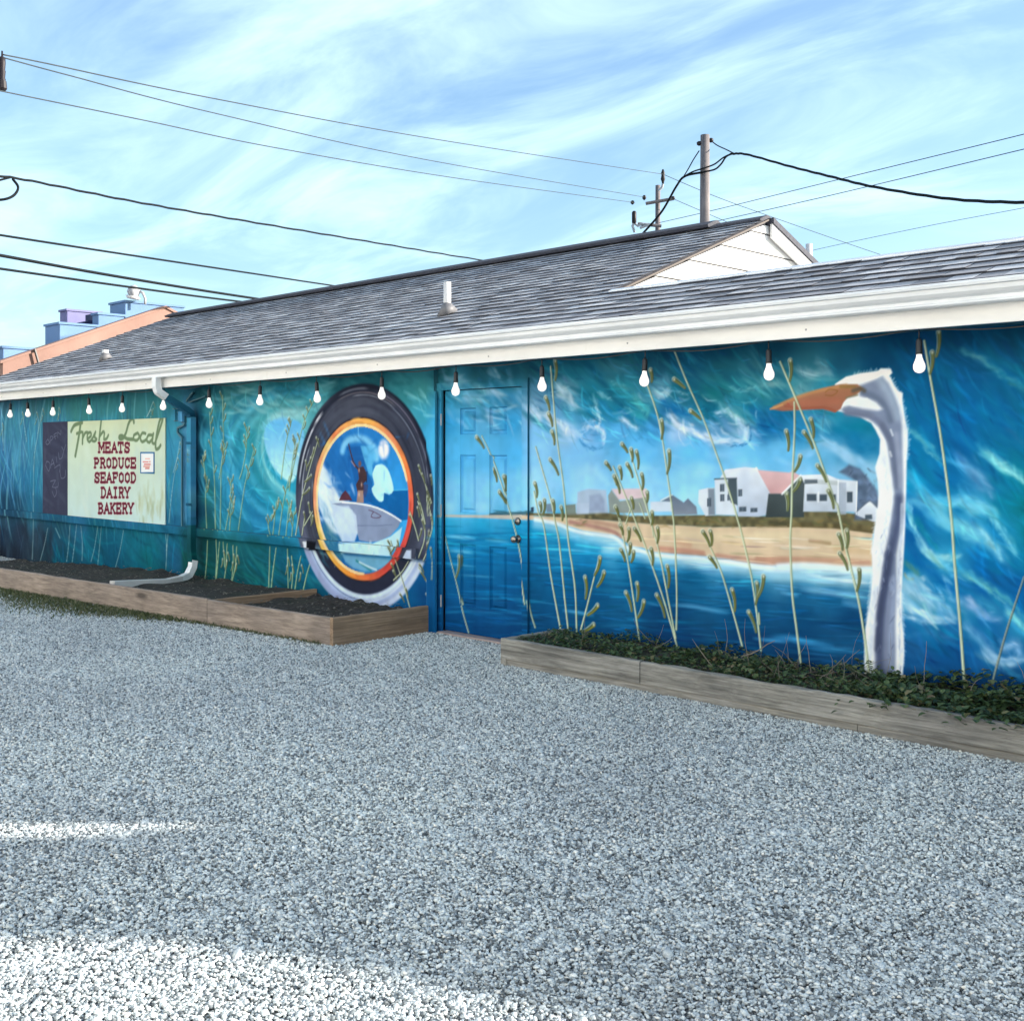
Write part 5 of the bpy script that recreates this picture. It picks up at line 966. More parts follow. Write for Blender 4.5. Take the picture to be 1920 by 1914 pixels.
def ptube(name, path, w, d, C, mat, parent, samples=4, ds=0.0):
    """rectangular painted pipe through points (s, D, z)"""
    P = []
    for a, b in zip(path[:-1], path[1:]):
        for k in range(samples): P.append(Vector(a).lerp(Vector(b), k / samples))
    P.append(Vector(path[-1])); mb = MB(); n = 4; N = len(P)
    for i, p in enumerate(P):
        t = (P[min(i + 1, N - 1)] - P[max(i - 1, 0)]).normalized(); side = Vector((1, 0, 0)); side = (side - t * side.dot(t)).normalized(); f = t.cross(side)
        for a, b in ((-1, -1), (1, -1), (1, 1), (-1, 1)):
            q = p + side * a * w / 2 + f * b * d / 2; mb.v.append((-q.x, q.y, q.z))
    for i in range(N - 1):
        for k in range(n): mb.f.append((i * n + k, i * n + (k + 1) % n, (i + 1) * n + (k + 1) % n, (i + 1) * n + k))
    mb.f.append((3, 2, 1, 0)); mb.f.append(tuple((N - 1) * n + k for k in range(4)))
    me = mb.mesh(name, mat)
    if C is not None:
        co = np.array([v.co[:] for v in me.vertices]); put_colour(me, C.sample(-co[:, 0] + ds, co[:, 2]))
    return link(name, me, parent)

D0, D1 = 6.45, 6.40
CA = Canvas(0.6, 17.3, -0.2, 2.4, D0); paint_mural(CA)
CB = Canvas(7.15, 17.3, 0.45, 2.4, D1); paint_mural(CB)

# ------------------------------------------------------------------ ground
GZ = 0.0
mb = MB(); R_ = 600
gx = [-R_, -60, -25, -12, 0, 12, 25, 60, R_]
for j in gx:
    for i in gx: mb.v.append((i - 4, j + 4, GZ))
n = len(gx)
for j in range(n - 1):
    for i in range(n - 1): mb.f.append((j * n + i, j * n + i + 1, (j + 1) * n + i + 1, (j + 1) * n + i))
tag(mb.build('ground', M['gravel']), kind='structure')

# ------------------------------------------------------------------ the building
S_END, S_FAR = 0.80, 17.0
EAVE_Y, EAVE_Z, RIDGE_Y, PITCH = 6.0, 2.44, 9.26, 0.40
RIDGE_Z = EAVE_Z + PITCH * (RIDGE_Y - EAVE_Y)
S_GABLE, S_ROOF = 5.86, 17.1
SK_Y = 6.94; SK_Z = EAVE_Z + PITCH * (SK_Y - EAVE_Y)
bld = empty('market_building', (-8.9, 8.6, 0))
tag(bld, 'long low market building with seascape mural wall and grey shingle roof', 'building')

DS0, DS1, DZ1 = 6.324, 7.274, 2.065           # door leaf
us = np.concatenate([np.arange(812, 1935, 1.35), np.arange(1936, 2700, 8)])
ss = np.array([wall_s(u, D0) for u in us]); ss = ss[(ss > S_END) & (ss < 7.40)]
ss = np.sort(np.concatenate([ss, [S_END, 7.40, DS0 - 0.004, DS1 + 0.004]]))
zs = np.sort(np.concatenate([np.arange(-0.15, 2.34, 0.0062), [DZ1 + 0.004]]))
wall = link('mural_wall', grid_mesh('mural_wall', ss, zs, D0, CA, M['mural'], hole=(DS0 - 0.004, DS1 + 0.004, -1, DZ1 + 0.004)), bld)
wall['label'] = 'wall painted with egret, beach houses, reeds and waves'
us = np.arange(-14, 822, 0.95)
ss = np.array([wall_s(u, D0) for u in us]); ss = np.sort(np.append(ss[(ss > 7.4) & (ss < S_FAR)], [7.4, S_FAR]))
w2 = link('lower_wall', grid_mesh('lower_wall', ss, np.arange(-0.15, 0.67, 0.009), D0, CA, M['mural']), bld)
ss = np.array([wall_s(u, D1) for u in us]); ss = np.sort(np.append(ss[(ss > 7.345) & (ss < S_FAR)], [7.345, S_FAR]))
zs = np.arange(0.612, 2.34, 0.008)
me = grid_mesh('wall_panel', ss, zs, D1, CB, M['mural']); add_back(me, CB, ss, zs, D1, 0.046)
wp_ = link('wall_panel', me, bld); wp_['label'] = 'raised wall panel painted with a curling wave and a dark ring'
pslab('wall_rail', 7.55, S_FAR, 0.617, 0.708, D1 - 0.03, 0.028, CB, M['mural'], bld, 0.012, 0.012)
pslab('trim_board', wall_s(816, 6.38), wall_s(800, 6.38), -0.1, 2.06, D1 - 0.024, 0.022, CB, M['mural'], bld, 0.012, 0.012)
# hidden shell: end walls and back wall
mb = MB(); mb.box(-S_END - 0.1, -S_END, D0 + 0.003, 12.2, -0.1, 2.66); mb.build('end_wall', M['siding'], bld)
mb = MB(); mb.box(-S_FAR, -S_FAR + 0.1, D0 + 0.003, 12.2, -0.1, 2.46); mb.build('end_wall', M['siding'], bld)
mb = MB(); mb.box(-S_FAR + 0.1, -S_END - 0.1, 12.1, 12.2, -0.1, 2.40); mb.build('back_wall', M['siding'], bld)
mb = MB(); mb.box(-S_FAR + 0.1, -S_END - 0.1, D0 + 0.06, D0 + 0.10, -0.1, 2.30); mb.build('wall_core', M['dark_in'], bld)

# ---- door
door = empty('door', (0, 0, 0), bld); door['label'] = 'six panel door painted over with sea and sky'
LEAF_D = D0 + 0.018
panels = []
for x0, x1, y0, y1 in ((265, 360, 395, 555), (440, 545, 395, 555), (265, 357, 680, 1030), (440, 545, 680, 1030), (265, 357, 1215, 1592), (440, 542, 1228, 1605)):
    (ua, va), (ub, vb) = VC((x0, y0), (x1, y1))
    um = (ua + ub) / 2
    panels.append((wall_s(ub, LEAF_D), wall_s(ua, LEAF_D), wall_z(um, vb, LEAF_D), wall_z(um, va, LEAF_D)))
# tidy: two columns, three rows
c0 = (sum(p[0] for p in panels[1::2]) / 3, sum(p[1] for p in panels[1::2]) / 3); c1 = (sum(p[0] for p in panels[0::2]) / 3, sum(p[1] for p in panels[0::2]) / 3)
rows_ = [((panels[i][2] + panels[i + 1][2]) / 2, (panels[i][3] + panels[i + 1][3]) / 2) for i in (0, 2, 4)]
cuts_s = sorted([DS0, c0[0], c0[1], c1[0], c1[1], DS1]); cuts_z = [0.03] + sorted([z for r_ in rows_ for z in r_]) + [DZ1]
for i in (0, 2, 4):
    pslab('stile', cuts_s[i], cuts_s[i + 1], cuts_z[0], cuts_z[-1], LEAF_D, 0.035, CA, M['mural'], door, 0.01, 0.01)
for a, b in ((1, 2), (3, 4)):
    for zi in (0, 2, 4, 6):
        pslab('rail', cuts_s[a] + 0.0005, cuts_s[b] - 0.0005, cuts_z[zi], cuts_z[zi + 1], LEAF_D + 0.0005, 0.034, CA, M['mural'], door, 0.01, 0.01)
    for zi in (1, 3, 5):
        p0, p1, p2, p3 = cuts_s[a], cuts_s[b], cuts_z[zi], cuts_z[zi + 1]
        def prof(gs, gz):
            e = np.minimum(np.minimum(gs - p0, p1 - gs), np.minimum(gz - p2, p3 - gz))
            return np.interp(e, [0, 0.004, 0.016, 0.026, 0.036, 1], [0.0, 0.020, 0.022, 0.020, 0.004, 0.004])
        pslab('panel', p0 + 0.0006, p1 - 0.0006, p2 + 0.0006, p3 - 0.0006, LEAF_D + 0.002, 0.032, CA, M['mural'], door, 0.006, 0.006, depth=prof)
fr = 0.068
pslab('door_frame', DS1 + 0.004, DS1 + fr, -0.05, DZ1 + fr, D0 - 0.022, 0.022, CA, M['mural'], door, 0.01, 0.01)
pslab('door_frame', DS0 - fr, DS0 - 0.004, -0.05, DZ1 + fr, D0 - 0.022, 0.022, CA, M['mural'], door, 0.01, 0.01)
pslab('door_frame', DS0 - 0.0035, DS1 + 0.0035, DZ1 + 0.004, DZ1 + fr - 0.001, D0 - 0.0215, 0.0215, CA, M['mural'], door, 0.01, 0.01)
mb = MB(); mb.box(-DS1 + 0.002, -DS0 - 0.002, D0 - 0.07, D0 + 0.05, -0.03, 0.026)
mb.build('threshold', simple('threshold_wood', (0.34, 0.28, 0.27), 0.7), door, bevel=0.004)
kx, kz = wall_pt(966.5, 1010, LEAF_D); kx = DS0 + 0.075
mb = MB()
def ylathe(mb, prof, c, n=16):
    o = len(mb.v)
    for r, y in prof:
        for k in range(n):
            a = 2 * math.pi * k / n; mb.v.append((c[0] + r * math.cos(a), c[1] - y, c[2] + r * math.sin(a)))
    for i in range(len(prof) - 1):
        for k in range(n): mb.f.append((o + i * n + k, o + i * n + (k + 1) % n, o + (i + 1) * n + (k + 1) % n, o + (i + 1) * n + k))
    mb.f.append(tuple(o + k for k in range(n))); mb.f.append(tuple(o + (len(prof) - 1) * n + k for k in range(n)))
ylathe(mb, [(0.033, 0), (0.033, 0.006), (0.014, 0.012), (0.012, 0.03), (0.026, 0.036), (0.030, 0.048), (0.026, 0.060), (0.012, 0.066)], (-kx, LEAF_D, kz)); mb.build('knob', M['knob'], door, True)
mb = MB(); ylathe(mb, [(0.03, 0), (0.03, 0.012), (0.024, 0.018), (0.012, 0.018), (0.011, 0.022)], (-kx, LEAF_D, wall_z(968, 977, LEAF_D))); mb.build('deadbolt', M['knob'], door, True)
for zc in (0.28, 1.05, 1.82):
    mb = MB(); mb.tube([(-DS1 - 0.003, D0 - 0.004 - 0.022, zc - 0.05), (-DS1 - 0.003, D0 - 0.004 - 0.022, zc + 0.05)], 0.007, 8); mb.build('hinge', M['grey_metal'], door)

# ---- roof deck
roof = empty('roof', (0, 0, 0), bld)
th = 0.032
mb = MB(); mb.prism([(EAVE_Y, EAVE_Z - 0.012), (RIDGE_Y, RIDGE_Z - 0.012), (2 * RIDGE_Y - EAVE_Y, EAVE_Z - 0.012), (2 * RIDGE_Y - EAVE_Y, EAVE_Z - th), (RIDGE_Y, RIDGE_Z - th - 0.012), (EAVE_Y, EAVE_Z - th)], -S_ROOF, -S_GABLE)
dk = mb.build('roof_deck', M['ridge'], roof)
mb = MB(); mb.prism([(EAVE_Y, EAVE_Z - 0.012), (SK_Y, SK_Z - 0.012), (SK_Y + 0.2, SK_Z - 0.02), (12.3, SK_Z - 0.06), (12.3, SK_Z - 0.14), (SK_Y, SK_Z - 0.14), (EAVE_Y, EAVE_Z - th)], -S_GABLE + 0.002, -S_END + 0.02)
mb.build('roof_deck', M['flat_roof'], roof)
mb = MB(); mb.prism([(SK_Y - 0.03, SK_Z - 0.008), (SK_Y - 0.03, SK_Z + 0.004), (SK_Y + 0.01, SK_Z + 0.022), (SK_Y + 0.05, SK_Z + 0.02), (SK_Y + 0.05, SK_Z - 0.02)], -S_GABLE + 0.03, -S_END + 0.02)
mb.build('edge_flashing', M['gutter'], roof)
# shingles
ang = math.atan(PITCH); ca, sa = math.cos(ang), math.sin(ang)
EXPO = 0.137
def shingle_verts(w, t=0.013, L=0.185):
    x0, x1 = -w / 2 + 0.0015, w / 2 - 0.0015
    v = [(x0, 0, 0), (x1, 0, 0), (x1, L, -0.002), (x0, L, -0.002), (x0, 0.002, t), (x1, 0.002, t), (x1, L, 0.003), (x0, L, 0.003)]
    return v, [(4, 5, 6, 7), (0, 1, 5, 4), (1, 2, 6, 5), (3, 0, 4, 7), (0, 3, 2, 1)]
WID = [0.12, 0.16, 0.20, 0.25]
SM = {}
for w in WID:
    for t in (0.015, 0.019):
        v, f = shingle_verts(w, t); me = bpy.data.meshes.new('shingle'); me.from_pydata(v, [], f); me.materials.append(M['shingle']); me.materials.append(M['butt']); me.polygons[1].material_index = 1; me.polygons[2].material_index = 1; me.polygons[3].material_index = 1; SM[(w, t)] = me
def courses(s_low, s_up, s_hi, y_mid, y_top):
    ncs = int((y_top - EAVE_Y) / ca / EXPO) + 1; res = []
    rr = random.Random(5)
    for k in range(ncs):
        a = -0.012 + k * EXPO; s_lo = s_low if EAVE_Y + a * ca < y_mid - 0.06 else s_up; s = s_lo - rr.uniform(0, 0.2); prev = None
        while s < s_hi:
            w = rr.choice(WID); t = rr.choice((0.015, 0.015, 0.019)); c = s + w / 2
            if c - w / 2 < s_lo: w = [q for q in WID if True][0]; c = s_lo + w / 2; s = s_lo
            if c + w / 2 > s_hi:
                if s_hi - s < 0.08: break
                w = min(WID, key=lambda q: abs(q - (s_hi - s))); c = s_hi - w / 2
            res.append((c, a, w, t, rr.uniform(-0.002, 0.002), rr.uniform(0, 0.002), rr.random())); s = c + w / 2
    return res
pieces = [(p, 0) for p in courses(S_END - 0.02, S_GABLE, S_ROOF, SK_Y, RIDGE_Y - 0.08)]
def rank(p):
    c, a, w, t, dj, lf, r = p; y = EAVE_Y + a * ca; d = (c + y) * R2; r_ = ((y - c) * R2) / d
    return (0 if -0.5 < r_ < 0.47 else 100) + d
pieces.sort(key=lambda q: rank(q[0]))
rot = Euler((ang, 0, 0))
def sh_pos(p):
    c, a, w, t, dj, lf, r = p; a = a + dj
    return Vector((-c, EAVE_Y + a * ca - lf * sa, EAVE_Z - 0.010 + a * sa + lf * ca))
for p, k in pieces[:300]:
    o = bpy.data.objects.new('shingle', SM[(p[2], p[3])]); col.objects.link(o); o.parent = roof; o.location = sh_pos(p); o.rotation_euler = rot
vv = []; ff = []; tone = []
for p, k in pieces[300:]:
    v, f = shingle_verts(p[2], p[3]); o = len(vv); q = sh_pos(p)
    vv += [(q.x + x, q.y + y * ca - z * sa, q.z + y * sa + z * ca) for x, y, z in v]; ff += [tuple(o + i for i in g) for g in f]; tone += [p[6]] * 8
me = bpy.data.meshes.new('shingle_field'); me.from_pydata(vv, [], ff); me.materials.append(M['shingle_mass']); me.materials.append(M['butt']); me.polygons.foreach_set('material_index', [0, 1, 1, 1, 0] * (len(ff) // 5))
at = me.attributes.new('tone', 'FLOAT', 'POINT'); at.data.foreach_set('value', tone)
tag(link('shingle_field', me, roof), kind='stuff')
# back slope sheet, ridge vent and caps
s_vent = 6.43
mb = MB(); mb.prism([(RIDGE_Y - 0.15, RIDGE_Z - 0.03), (RIDGE_Y - 0.16, RIDGE_Z - 0.005), (RIDGE_Y - 0.01, RIDGE_Z + 0.055), (RIDGE_Y + 0.01, RIDGE_Z + 0.055), (RIDGE_Y + 0.16, RIDGE_Z - 0.005), (RIDGE_Y + 0.15, RIDGE_Z - 0.03)], -S_ROOF, -s_vent)
mb.build('ridge_vent', M['ridge'], roof)
mb = MB(); mb.prism([(RIDGE_Y - 0.13, RIDGE_Z - 0.045), (RIDGE_Y - 0.13, RIDGE_Z - 0.028), (RIDGE_Y, RIDGE_Z + 0.024), (RIDGE_Y + 0.13, RIDGE_Z - 0.028), (RIDGE_Y + 0.13, RIDGE_Z - 0.045)], -s_vent, -S_GABLE - 0.0)
mb.build('ridge_cap', M['ridge'], roof)
# ---- gable over the lower roof
gable = empty('gable', (0, 0, 0), bld); gable['label'] = 'sunlit white clapboard gable'
GXf = -S_GABLE - 0.018
z = 2.64; bh = 0.19
def roofz(y): return RIDGE_Z - PITCH * abs(y - RIDGE_Y) - th - 0.012
while z < RIDGE_Z - 0.09:
    z1 = min(z + bh, RIDGE_Z - th - 0.03)
    def lim(zc): return RIDGE_Y - (RIDGE_Z - th - 0.014 - zc) / PITCH, RIDGE_Y + (RIDGE_Z - th - 0.014 - zc) / PITCH
    a0, b0 = lim(z); a1, b1 = lim(z1); a0 = max(a0, 6.5); b0 = min(b0, 12.1); a1 = max(a1, 6.5); b1 = min(b1, 12.1)
    z1 -= 0.014; mb = MB(); xo, xi, xb = GXf + 0.016, GXf + 0.006, GXf - 0.03
    mb.v = [(xo, a0, z), (xo, b0, z), (xi, b1, z1), (xi, a1, z1), (xb, a0, z), (xb, b0, z), (xb, b1, z1), (xb, a1, z1)]
    mb.f = [(0, 1, 2, 3), (4, 7, 6, 5), (0, 4, 5, 1), (1, 5, 6, 2), (2, 6, 7, 3), (3, 7, 4, 0)]
    mb.build('siding_board', M['siding'], gable); z = z1 + 0.014
mb = MB(); mb.prism([(6.5, 2.6), (RIDGE_Y + 2.85, 2.6), (RIDGE_Y, RIDGE_Z - th - 0.02)], GXf - 0.06, GXf - 0.031); mb.build('backing', M['dark_in'], gable)
mb = MB(); y0, y1 = RIDGE_Y + 0.01, 12.5
zr = lambda y, o: RIDGE_Z - PITCH * (y - RIDGE_Y) + o
mb.v = [(GXf + x, y, zr(y, o)) for x in (0.035, 0.06) for y, o in ((y0, -0.06), (y1, -0.06), (y1, -0.19), (y0, -0.19))]
mb.f = [(0, 1, 2, 3), (7, 6, 5, 4), (0, 4, 5, 1), (1, 5, 6, 2), (2, 6, 7, 3), (3, 7, 4, 0)]
mb.build('barge_board', M['siding'], gable)
mb = MB(); mb.v = [(GXf + x, y, zr(y, o)) for x in (-0.10, 0.075) for y, o in ((y0, -0.002), (y1, -0.002), (y1, -0.058), (y0, -0.058))]
mb.f = [(0, 1, 2, 3), (7, 6, 5, 4), (0, 4, 5, 1), (1, 5, 6, 2), (2, 6, 7, 3), (3, 7, 4, 0)]
mb.build('roof_edge', M['ridge'], gable)
mb = MB(); ya, yb = 6.9, RIDGE_Y - 0.01
mb.v = [(GXf + x, y, RIDGE_Z - PITCH * (RIDGE_Y - y) + o) for x in (0.03, 0.042) for y, o in ((ya, -0.014), (yb, -0.014), (yb, -0.03), (ya, -0.03))]
mb.f = [(0, 1, 2, 3), (7, 6, 5, 4), (0, 4, 5, 1), (1, 5, 6, 2), (2, 6, 7, 3), (3, 7, 4, 0)]
mb.build('rake_edge', simple('brown_edge', (0.05, 0.035, 0.028), 0.7), gable)
# ---- eaves
XL, XR = -S_ROOF - 0.04, -S_END + 0.03
mb = MB(); mb.box(XL + 0.02, XR - 0.02, 6.055, 6.08, 2.236, EAVE_Z - 0.034); mb.build('fascia', M['white_trim'], bld, bevel=0.003)
mb = MB(); mb.box(XL + 0.03, XR - 0.03, 6.081, D0 - 0.001, 2.262, 2.274); mb.build('soffit', M['soffit'], bld)
outp = [(6.050, 2.455), (6.050, 2.338), (5.975, 2.338), (5.966, 2.345), (5.966, 2.354), (5.978, 2.360), (5.976, 2.376), (5.956, 2.388), (5.942, 2.404), (5.938, 2.428), (5.922, 2.432), (5.918, 2.446), (5.922, 2.458), (5.938, 2.461), (5.944, 2.450)]
inn = [(5.941, 2.447), (5.930, 2.446), (5.930, 2.438), (5.943, 2.433), (5.946, 2.406), (5.959, 2.392), (5.980, 2.379), (5.983, 2.358), (5.976, 2.343), (6.046, 2.343), (6.046, 2.455)]
mb = MB(); mb.prism(outp + inn, XL, XR); gut = mb.build('gutter', M['gutter'], bld)
mb = MB(); mb.prism([(5.998, 2.452), (6.049, 2.47), (6.049, 2.40), (6.046, 2.40), (6.046, 2.462), (5.998, 2.446)], XL, XR); mb.build('drip_edge', M['gutter'], bld)
for xx in np.arange(2.2, 16.5, 1.37):
    mb = MB(); ylathe(mb, [(0.007, 0), (0.006, 0.003)], (-float(xx), 6.055, 2.29 + random.uniform(-0.01, 0.01)), 8); mb.build('screw', M['grey_metal'], bld)
# ---- downspout
dsp = empty('downspout', (0, 0, 0), bld); dsp['label'] = 'downspout white at both ends and painted with the mural between'
S_DS = 11.30
ptube('gutter_elbow', [(11.42, 5.985, 2.345), (11.42, 5.985, 2.25), (11.41, 6.00, 2.19), (11.385, 6.08, 2.13)], 0.085, 0.065, None, M['gutter'], dsp)
ptube('painted_elbow', [(11.385, 6.08, 2.13), (11.33, 6.29, 2.0), (11.31, 6.33, 1.96), (S_DS, 6.335, 1.90)], 0.083, 0.063, CB, M['mural'], dsp)
ptube('pipe', [(S_DS, 6.335, 1.92), (S_DS, 6.335, 1.2), (S_DS, 6.335, 0.74)], 0.085, 0.065, CB, M['mural'], dsp, 30, 0.36)
ptube('lower_pipe', [(S_DS, 6.335, 0.74), (S_DS, 6.335, 0.5), (S_DS - 0.02, 6.34, 0.33)], 0.082, 0.062, CA, M['mural'], dsp, 14)
ptube('bottom_elbow', [(S_DS - 0.02, 6.345, 0.35), (S_DS - 0.03, 6.33, 0.28), (S_DS - 0.05, 6.27, 0.20), (S_DS - 0.09, 6.14, 0.165)], 0.085, 0.065, None, M['gutter'], dsp)
ptube('extension', [(S_DS - 0.09, 6.15, 0.17), (S_DS - 0.13, 5.98, 0.155), (S_DS - 0.2, 5.33, 0.19)], 0.092, 0.068, None, M['pvc'], dsp)
for zc in (1.62, 0.95):
    pslab('strap', S_DS - 0.06, S_DS + 0.06, zc, zc + 0.03, 6.298, 0.004, CB, M['mural'], dsp, 0.02, 0.02)
# cable clutter beside the downspout, painted over
cab = empty('painted_conduit', (0, 0, 0), bld)
def cpath(pts): return [(wall_s(u, 6.37), 6.37, wall_z(u, v, 6.37)) for u, v in V6(*pts)]
ptube('conduit', cpath([(1640, 380), (1640, 700), (1640, 1180)]), 0.02, 0.02, CA, M['soffit'], cab)
ptube('conduit', cpath([(1640, 390), (1600, 340), (1600, 300), (1660, 270), (1665, 200), (1560, 130)]), 0.022, 0.022, None, M['soffit'], cab)
ptube('conduit', cpath([(1700, 70), (1780, 40), (1850, 15)]), 0.014, 0.014, None, M['soffit'], cab)
ptube('conduit', cpath([(1680, 60), (1720, 0), (1740, -20)]), 0.02, 0.02, None, M['soffit'], cab)
for x, y in ((1575, 185), (1640, 200)):
    a, b = V6((x - 22, y - 50), (x + 18, y + 45)); pslab('junction_box', wall_s(b[0], 6.36), wall_s(a[0], 6.36), wall_z(a[0], b[1], 6.36), wall_z(a[0], a[1], 6.36), 6.335, 0.06, CB, M['mural'], cab)
    a, b = V6((x - 30, y - 60), (x + 26, y + 55)); pslab('box_backplate', wall_s(b[0], 6.36), wall_s(a[0], 6.36), wall_z(a[0], b[1], 6.36), wall_z(a[0], a[1], 6.36), 6.385, 0.012, CA, M['soffit'], cab).data.materials[0] = M['soffit']
# ---- roof vents
def vent(nm, s, y, r, h, boot_r, shadow_hood=False):
    zb = EAVE_Z + PITCH * (y - EAVE_Y); e = empty('vent_pipe', (0, 0, 0), bld); e['label'] = nm
    mb = MB(); mb.lathe([(r, -0.1), (r, h), (r * 0.82, h), (r * 0.82, h - 0.05)], 16, (-s, y, zb)); mb.build('pipe', M['pvc'], e, True)
    mb = MB(); n = 16
    for k in range(n):
        a = 2 * math.pi * k / n; yy = y + boot_r * math.sin(a); mb.v.append((-s + boot_r * math.cos(a), yy, EAVE_Z + 0.012 + PITCH * (yy - EAVE_Y)))
    for k in range(n):
        a = 2 * math.pi * k / n; mb.v.append((-s + r * 1.15 * math.cos(a), y + r * 1.15 * math.sin(a), zb + boot_r * 1.05))
    for k in range(n): mb.f.append((k, (k + 1) % n, n + (k + 1) % n, n + k))
    mb.f.append(tuple(range(n, 2 * n))); mb.f.append(tuple(reversed(range(n)))); mb.build('boot', M['boot'], e, True)
vent('white plumbing vent with grey boot midway along the roof', 7.71, 6.88, 0.034, 0.29, 0.095)
vent('short vent near the far end of the roof', 14.19, 6.72, 0.04, 0.13, 0.085)
p = far_pt(1517, 470, 12.0); mb = MB(); mb.tube([(p.x, p.y, 3.0), (p.x, p.y, 3.73)], 0.036, 14)
e = empty('vent_pipe', (0, 0, 0), bld); e['label'] = 'white vent pipe behind the gable'; mb.build('pipe', M['pvc'], e, True)

# ------------------------------------------------------------------ signs
sgD = D1 - 0.016
def wall_sign(name, s0, s1, z0, z1, D, t, fn, res, label, cat):
    C = Canvas(s0, s1, z0, z1, D, res); C.rng = np.random.default_rng(5); fn(C)
    ss = np.linspace(s0, s1, int((s1 - s0) / 0.0085)); zs = np.linspace(z0, z1, int((z1 - z0) / 0.0075))
    me = grid_mesh(name, ss, zs, D, C, M['signpaint']); add_back(me, C, ss, zs, D, t)
    return tag(link(name, me), label, cat)
wall_sign('market_sign', 11.98, wall_s(127, sgD), 0.705, 1.925, sgD, 0.012, paint_sign, 0.005, 'pale green plywood sign listing meats, produce, seafood, dairy and bakery', 'sign')
wall_sign('chalkboard', wall_s(127, sgD) + 0.006, wall_s(80, sgD), 0.705, 1.93, sgD, 0.012, paint_chalk, 0.006, 'dark chalkboard with faint chalk writing left of the green sign', 'chalkboard')
na, nb = V6((1262, 515), (1388, 710))
wall_sign('paper_notice', wall_s(nb[0], sgD - 0.006), wall_s(na[0], sgD - 0.006), wall_z(275, nb[1], sgD), wall_z(275, na[1], sgD), sgD - 0.006, 0.005, paint_notice, 0.004, 'small white notice in blue border fixed on the green sign', 'notice')

# ------------------------------------------------------------------ string lights
sl = empty('string_lights', (-8.9, 6.1, 2.23)); tag(sl, 'string of round white bulbs on black cord under the eaves', 'string lights')
BU = [20, 51, 100, 166, 230, 308, 392, 488, 593, 716, 855, 1016, 1210, 1441, 1723]
bs = [wall_s(u, 6.1) for u in BU]; step = 0.955
bs = bs + [bs[-1] - step]
pts = []
order = sorted(bs, reverse=True); order = [order[0] + 0.7] + order + [S_END + 0.1]
for a, b in zip(order[:-1], order[1:]):
    for k in range(8):
        t = k / 8; pts.append((-(a + (b - a) * t), 6.1, 2.243 - 0.022 * math.sin(math.pi * t) * (abs(a - b) / 0.95) * 1.5))
pts.append((-order[-1], 6.1, 2.24)); mb = MB(); mb.tube(pts, 0.0042, 6); mb.build('cord', M['black'], sl)
mbs = MB(); mbs.tube([(0, 0, 0.01), (0, 0, -0.055)], 0.004, 6); mbs.lathe([(0.011, -0.05), (0.017, -0.062), (0.0185, -0.125), (0.021, -0.135), (0.017, -0.137)], 12); sock = mbs.mesh('lamp_holder', M['black'], True)
mbb = MB(); mbb.lathe([(0.012, -0.130), (0.015, -0.142), (0.017, -0.155), (0.023, -0.172), (0.0315, -0.192), (0.0335, -0.206), (0.0315, -0.221), (0.024, -0.234), (0.012, -0.241), (0.003, -0.243)], 16); bulb = mbb.mesh('bulb', M['bulb'], True)
for i, s_ in enumerate(bs):
    h = link('lamp_holder', sock, sl); h.location = (-s_, 6.1, 2.236); h.rotation_euler = (random.uniform(-.05, .05), random.uniform(-.06, .06), 0)
    b = bpy.data.objects.new('bulb', bulb); col.objects.link(b); b.parent = h
# ------------------------------------------------------------------ planters
def rough_board(name, p0, p1, z0, z1, t, mat, parent, n=24, jit=0.003, seed=1):
    """plank from p0 to p1 (x, y), t = thickness vector to the inside; slightly uneven edges"""
    rr = random.Random(seed); mb = MB(); a = Vector((*p0, 0)); b = Vector((*p1, 0)); tv = Vector(t)
    for i in range(n + 1):
        f = i / n; c = a.lerp(b, f); j = [rr.uniform(-jit, jit) for _ in range(6)]
        if i in (0, n): j = [0] * 6
        nn = tv.normalized()
        o = c + nn * j[0]; o2 = c + nn * j[1]; q = c + tv + nn * j[2]
        bv = 0.006
        ring = [(o, z0), (o2, z1 - bv + j[3]), (o2 + nn * bv, z1 + j[3]), (q - nn * bv, z1 + j[4]), (q, z1 - bv + j[4]), (q, z0)]
        mb.v += [(v.x, v.y, zz) for v, zz in ring]
    m_ = 6
    for i in range(n):
        for k in range(m_): mb.f.append((i * m_ + k, i * m_ + (k + 1) % m_, (i + 1) * m_ + (k + 1) % m_, (i + 1) * m_ + k))
    mb.f.append(tuple(range(m_))); mb.f.append(tuple(n * m_ + k for k in range(m_)))
    return mb.build(name, mat, parent)
def soil(name, sA, sB, yf, yb, zf, parent, n=60, m_=14, seed=2):
    rr = np.random.default_rng(seed); mb = MB(); nz = vnoise((m_ + 1, n + 1), (5, 24), rr) * 0.6 + vnoise((m_ + 1, n + 1), (10, 50), rr) * 0.4
    for j in range(m_ + 1):
        for i in range(n + 1):
            s = sA + (sB - sA) * i / n; y = yf(s) + (yb - yf(s)) * j / m_
            mb.v.append((-s, y, zf(s, j / m_) + (nz[j, i] - 0.5) * 0.06))
    for j in range(m_):
        for i in range(n): mb.f.append((j * (n + 1) + i, j * (n + 1) + i + 1, (j + 1) * (n + 1) + i + 1, (j + 1) * (n + 1) + i))
    o = mb.build(name, M['soil'], parent, True); return tag(o, kind='stuff')
yl = lambda s: 5.385 - (s - 7.39) * 0.075
pl = empty('raised_planter', (-10.5, 5.8, 0)); tag(pl, 'long raised bed of new brown boards filled with bare soil', 'planter')
SJ = 9.10
rough_board('front_board', (-7.39 - 0.004, yl(7.394)), (-SJ + 0.002, yl(SJ)), -0.05, 0.228, (0, 0.04, 0), M['new_wood'], pl, 18, 0.002, 3)
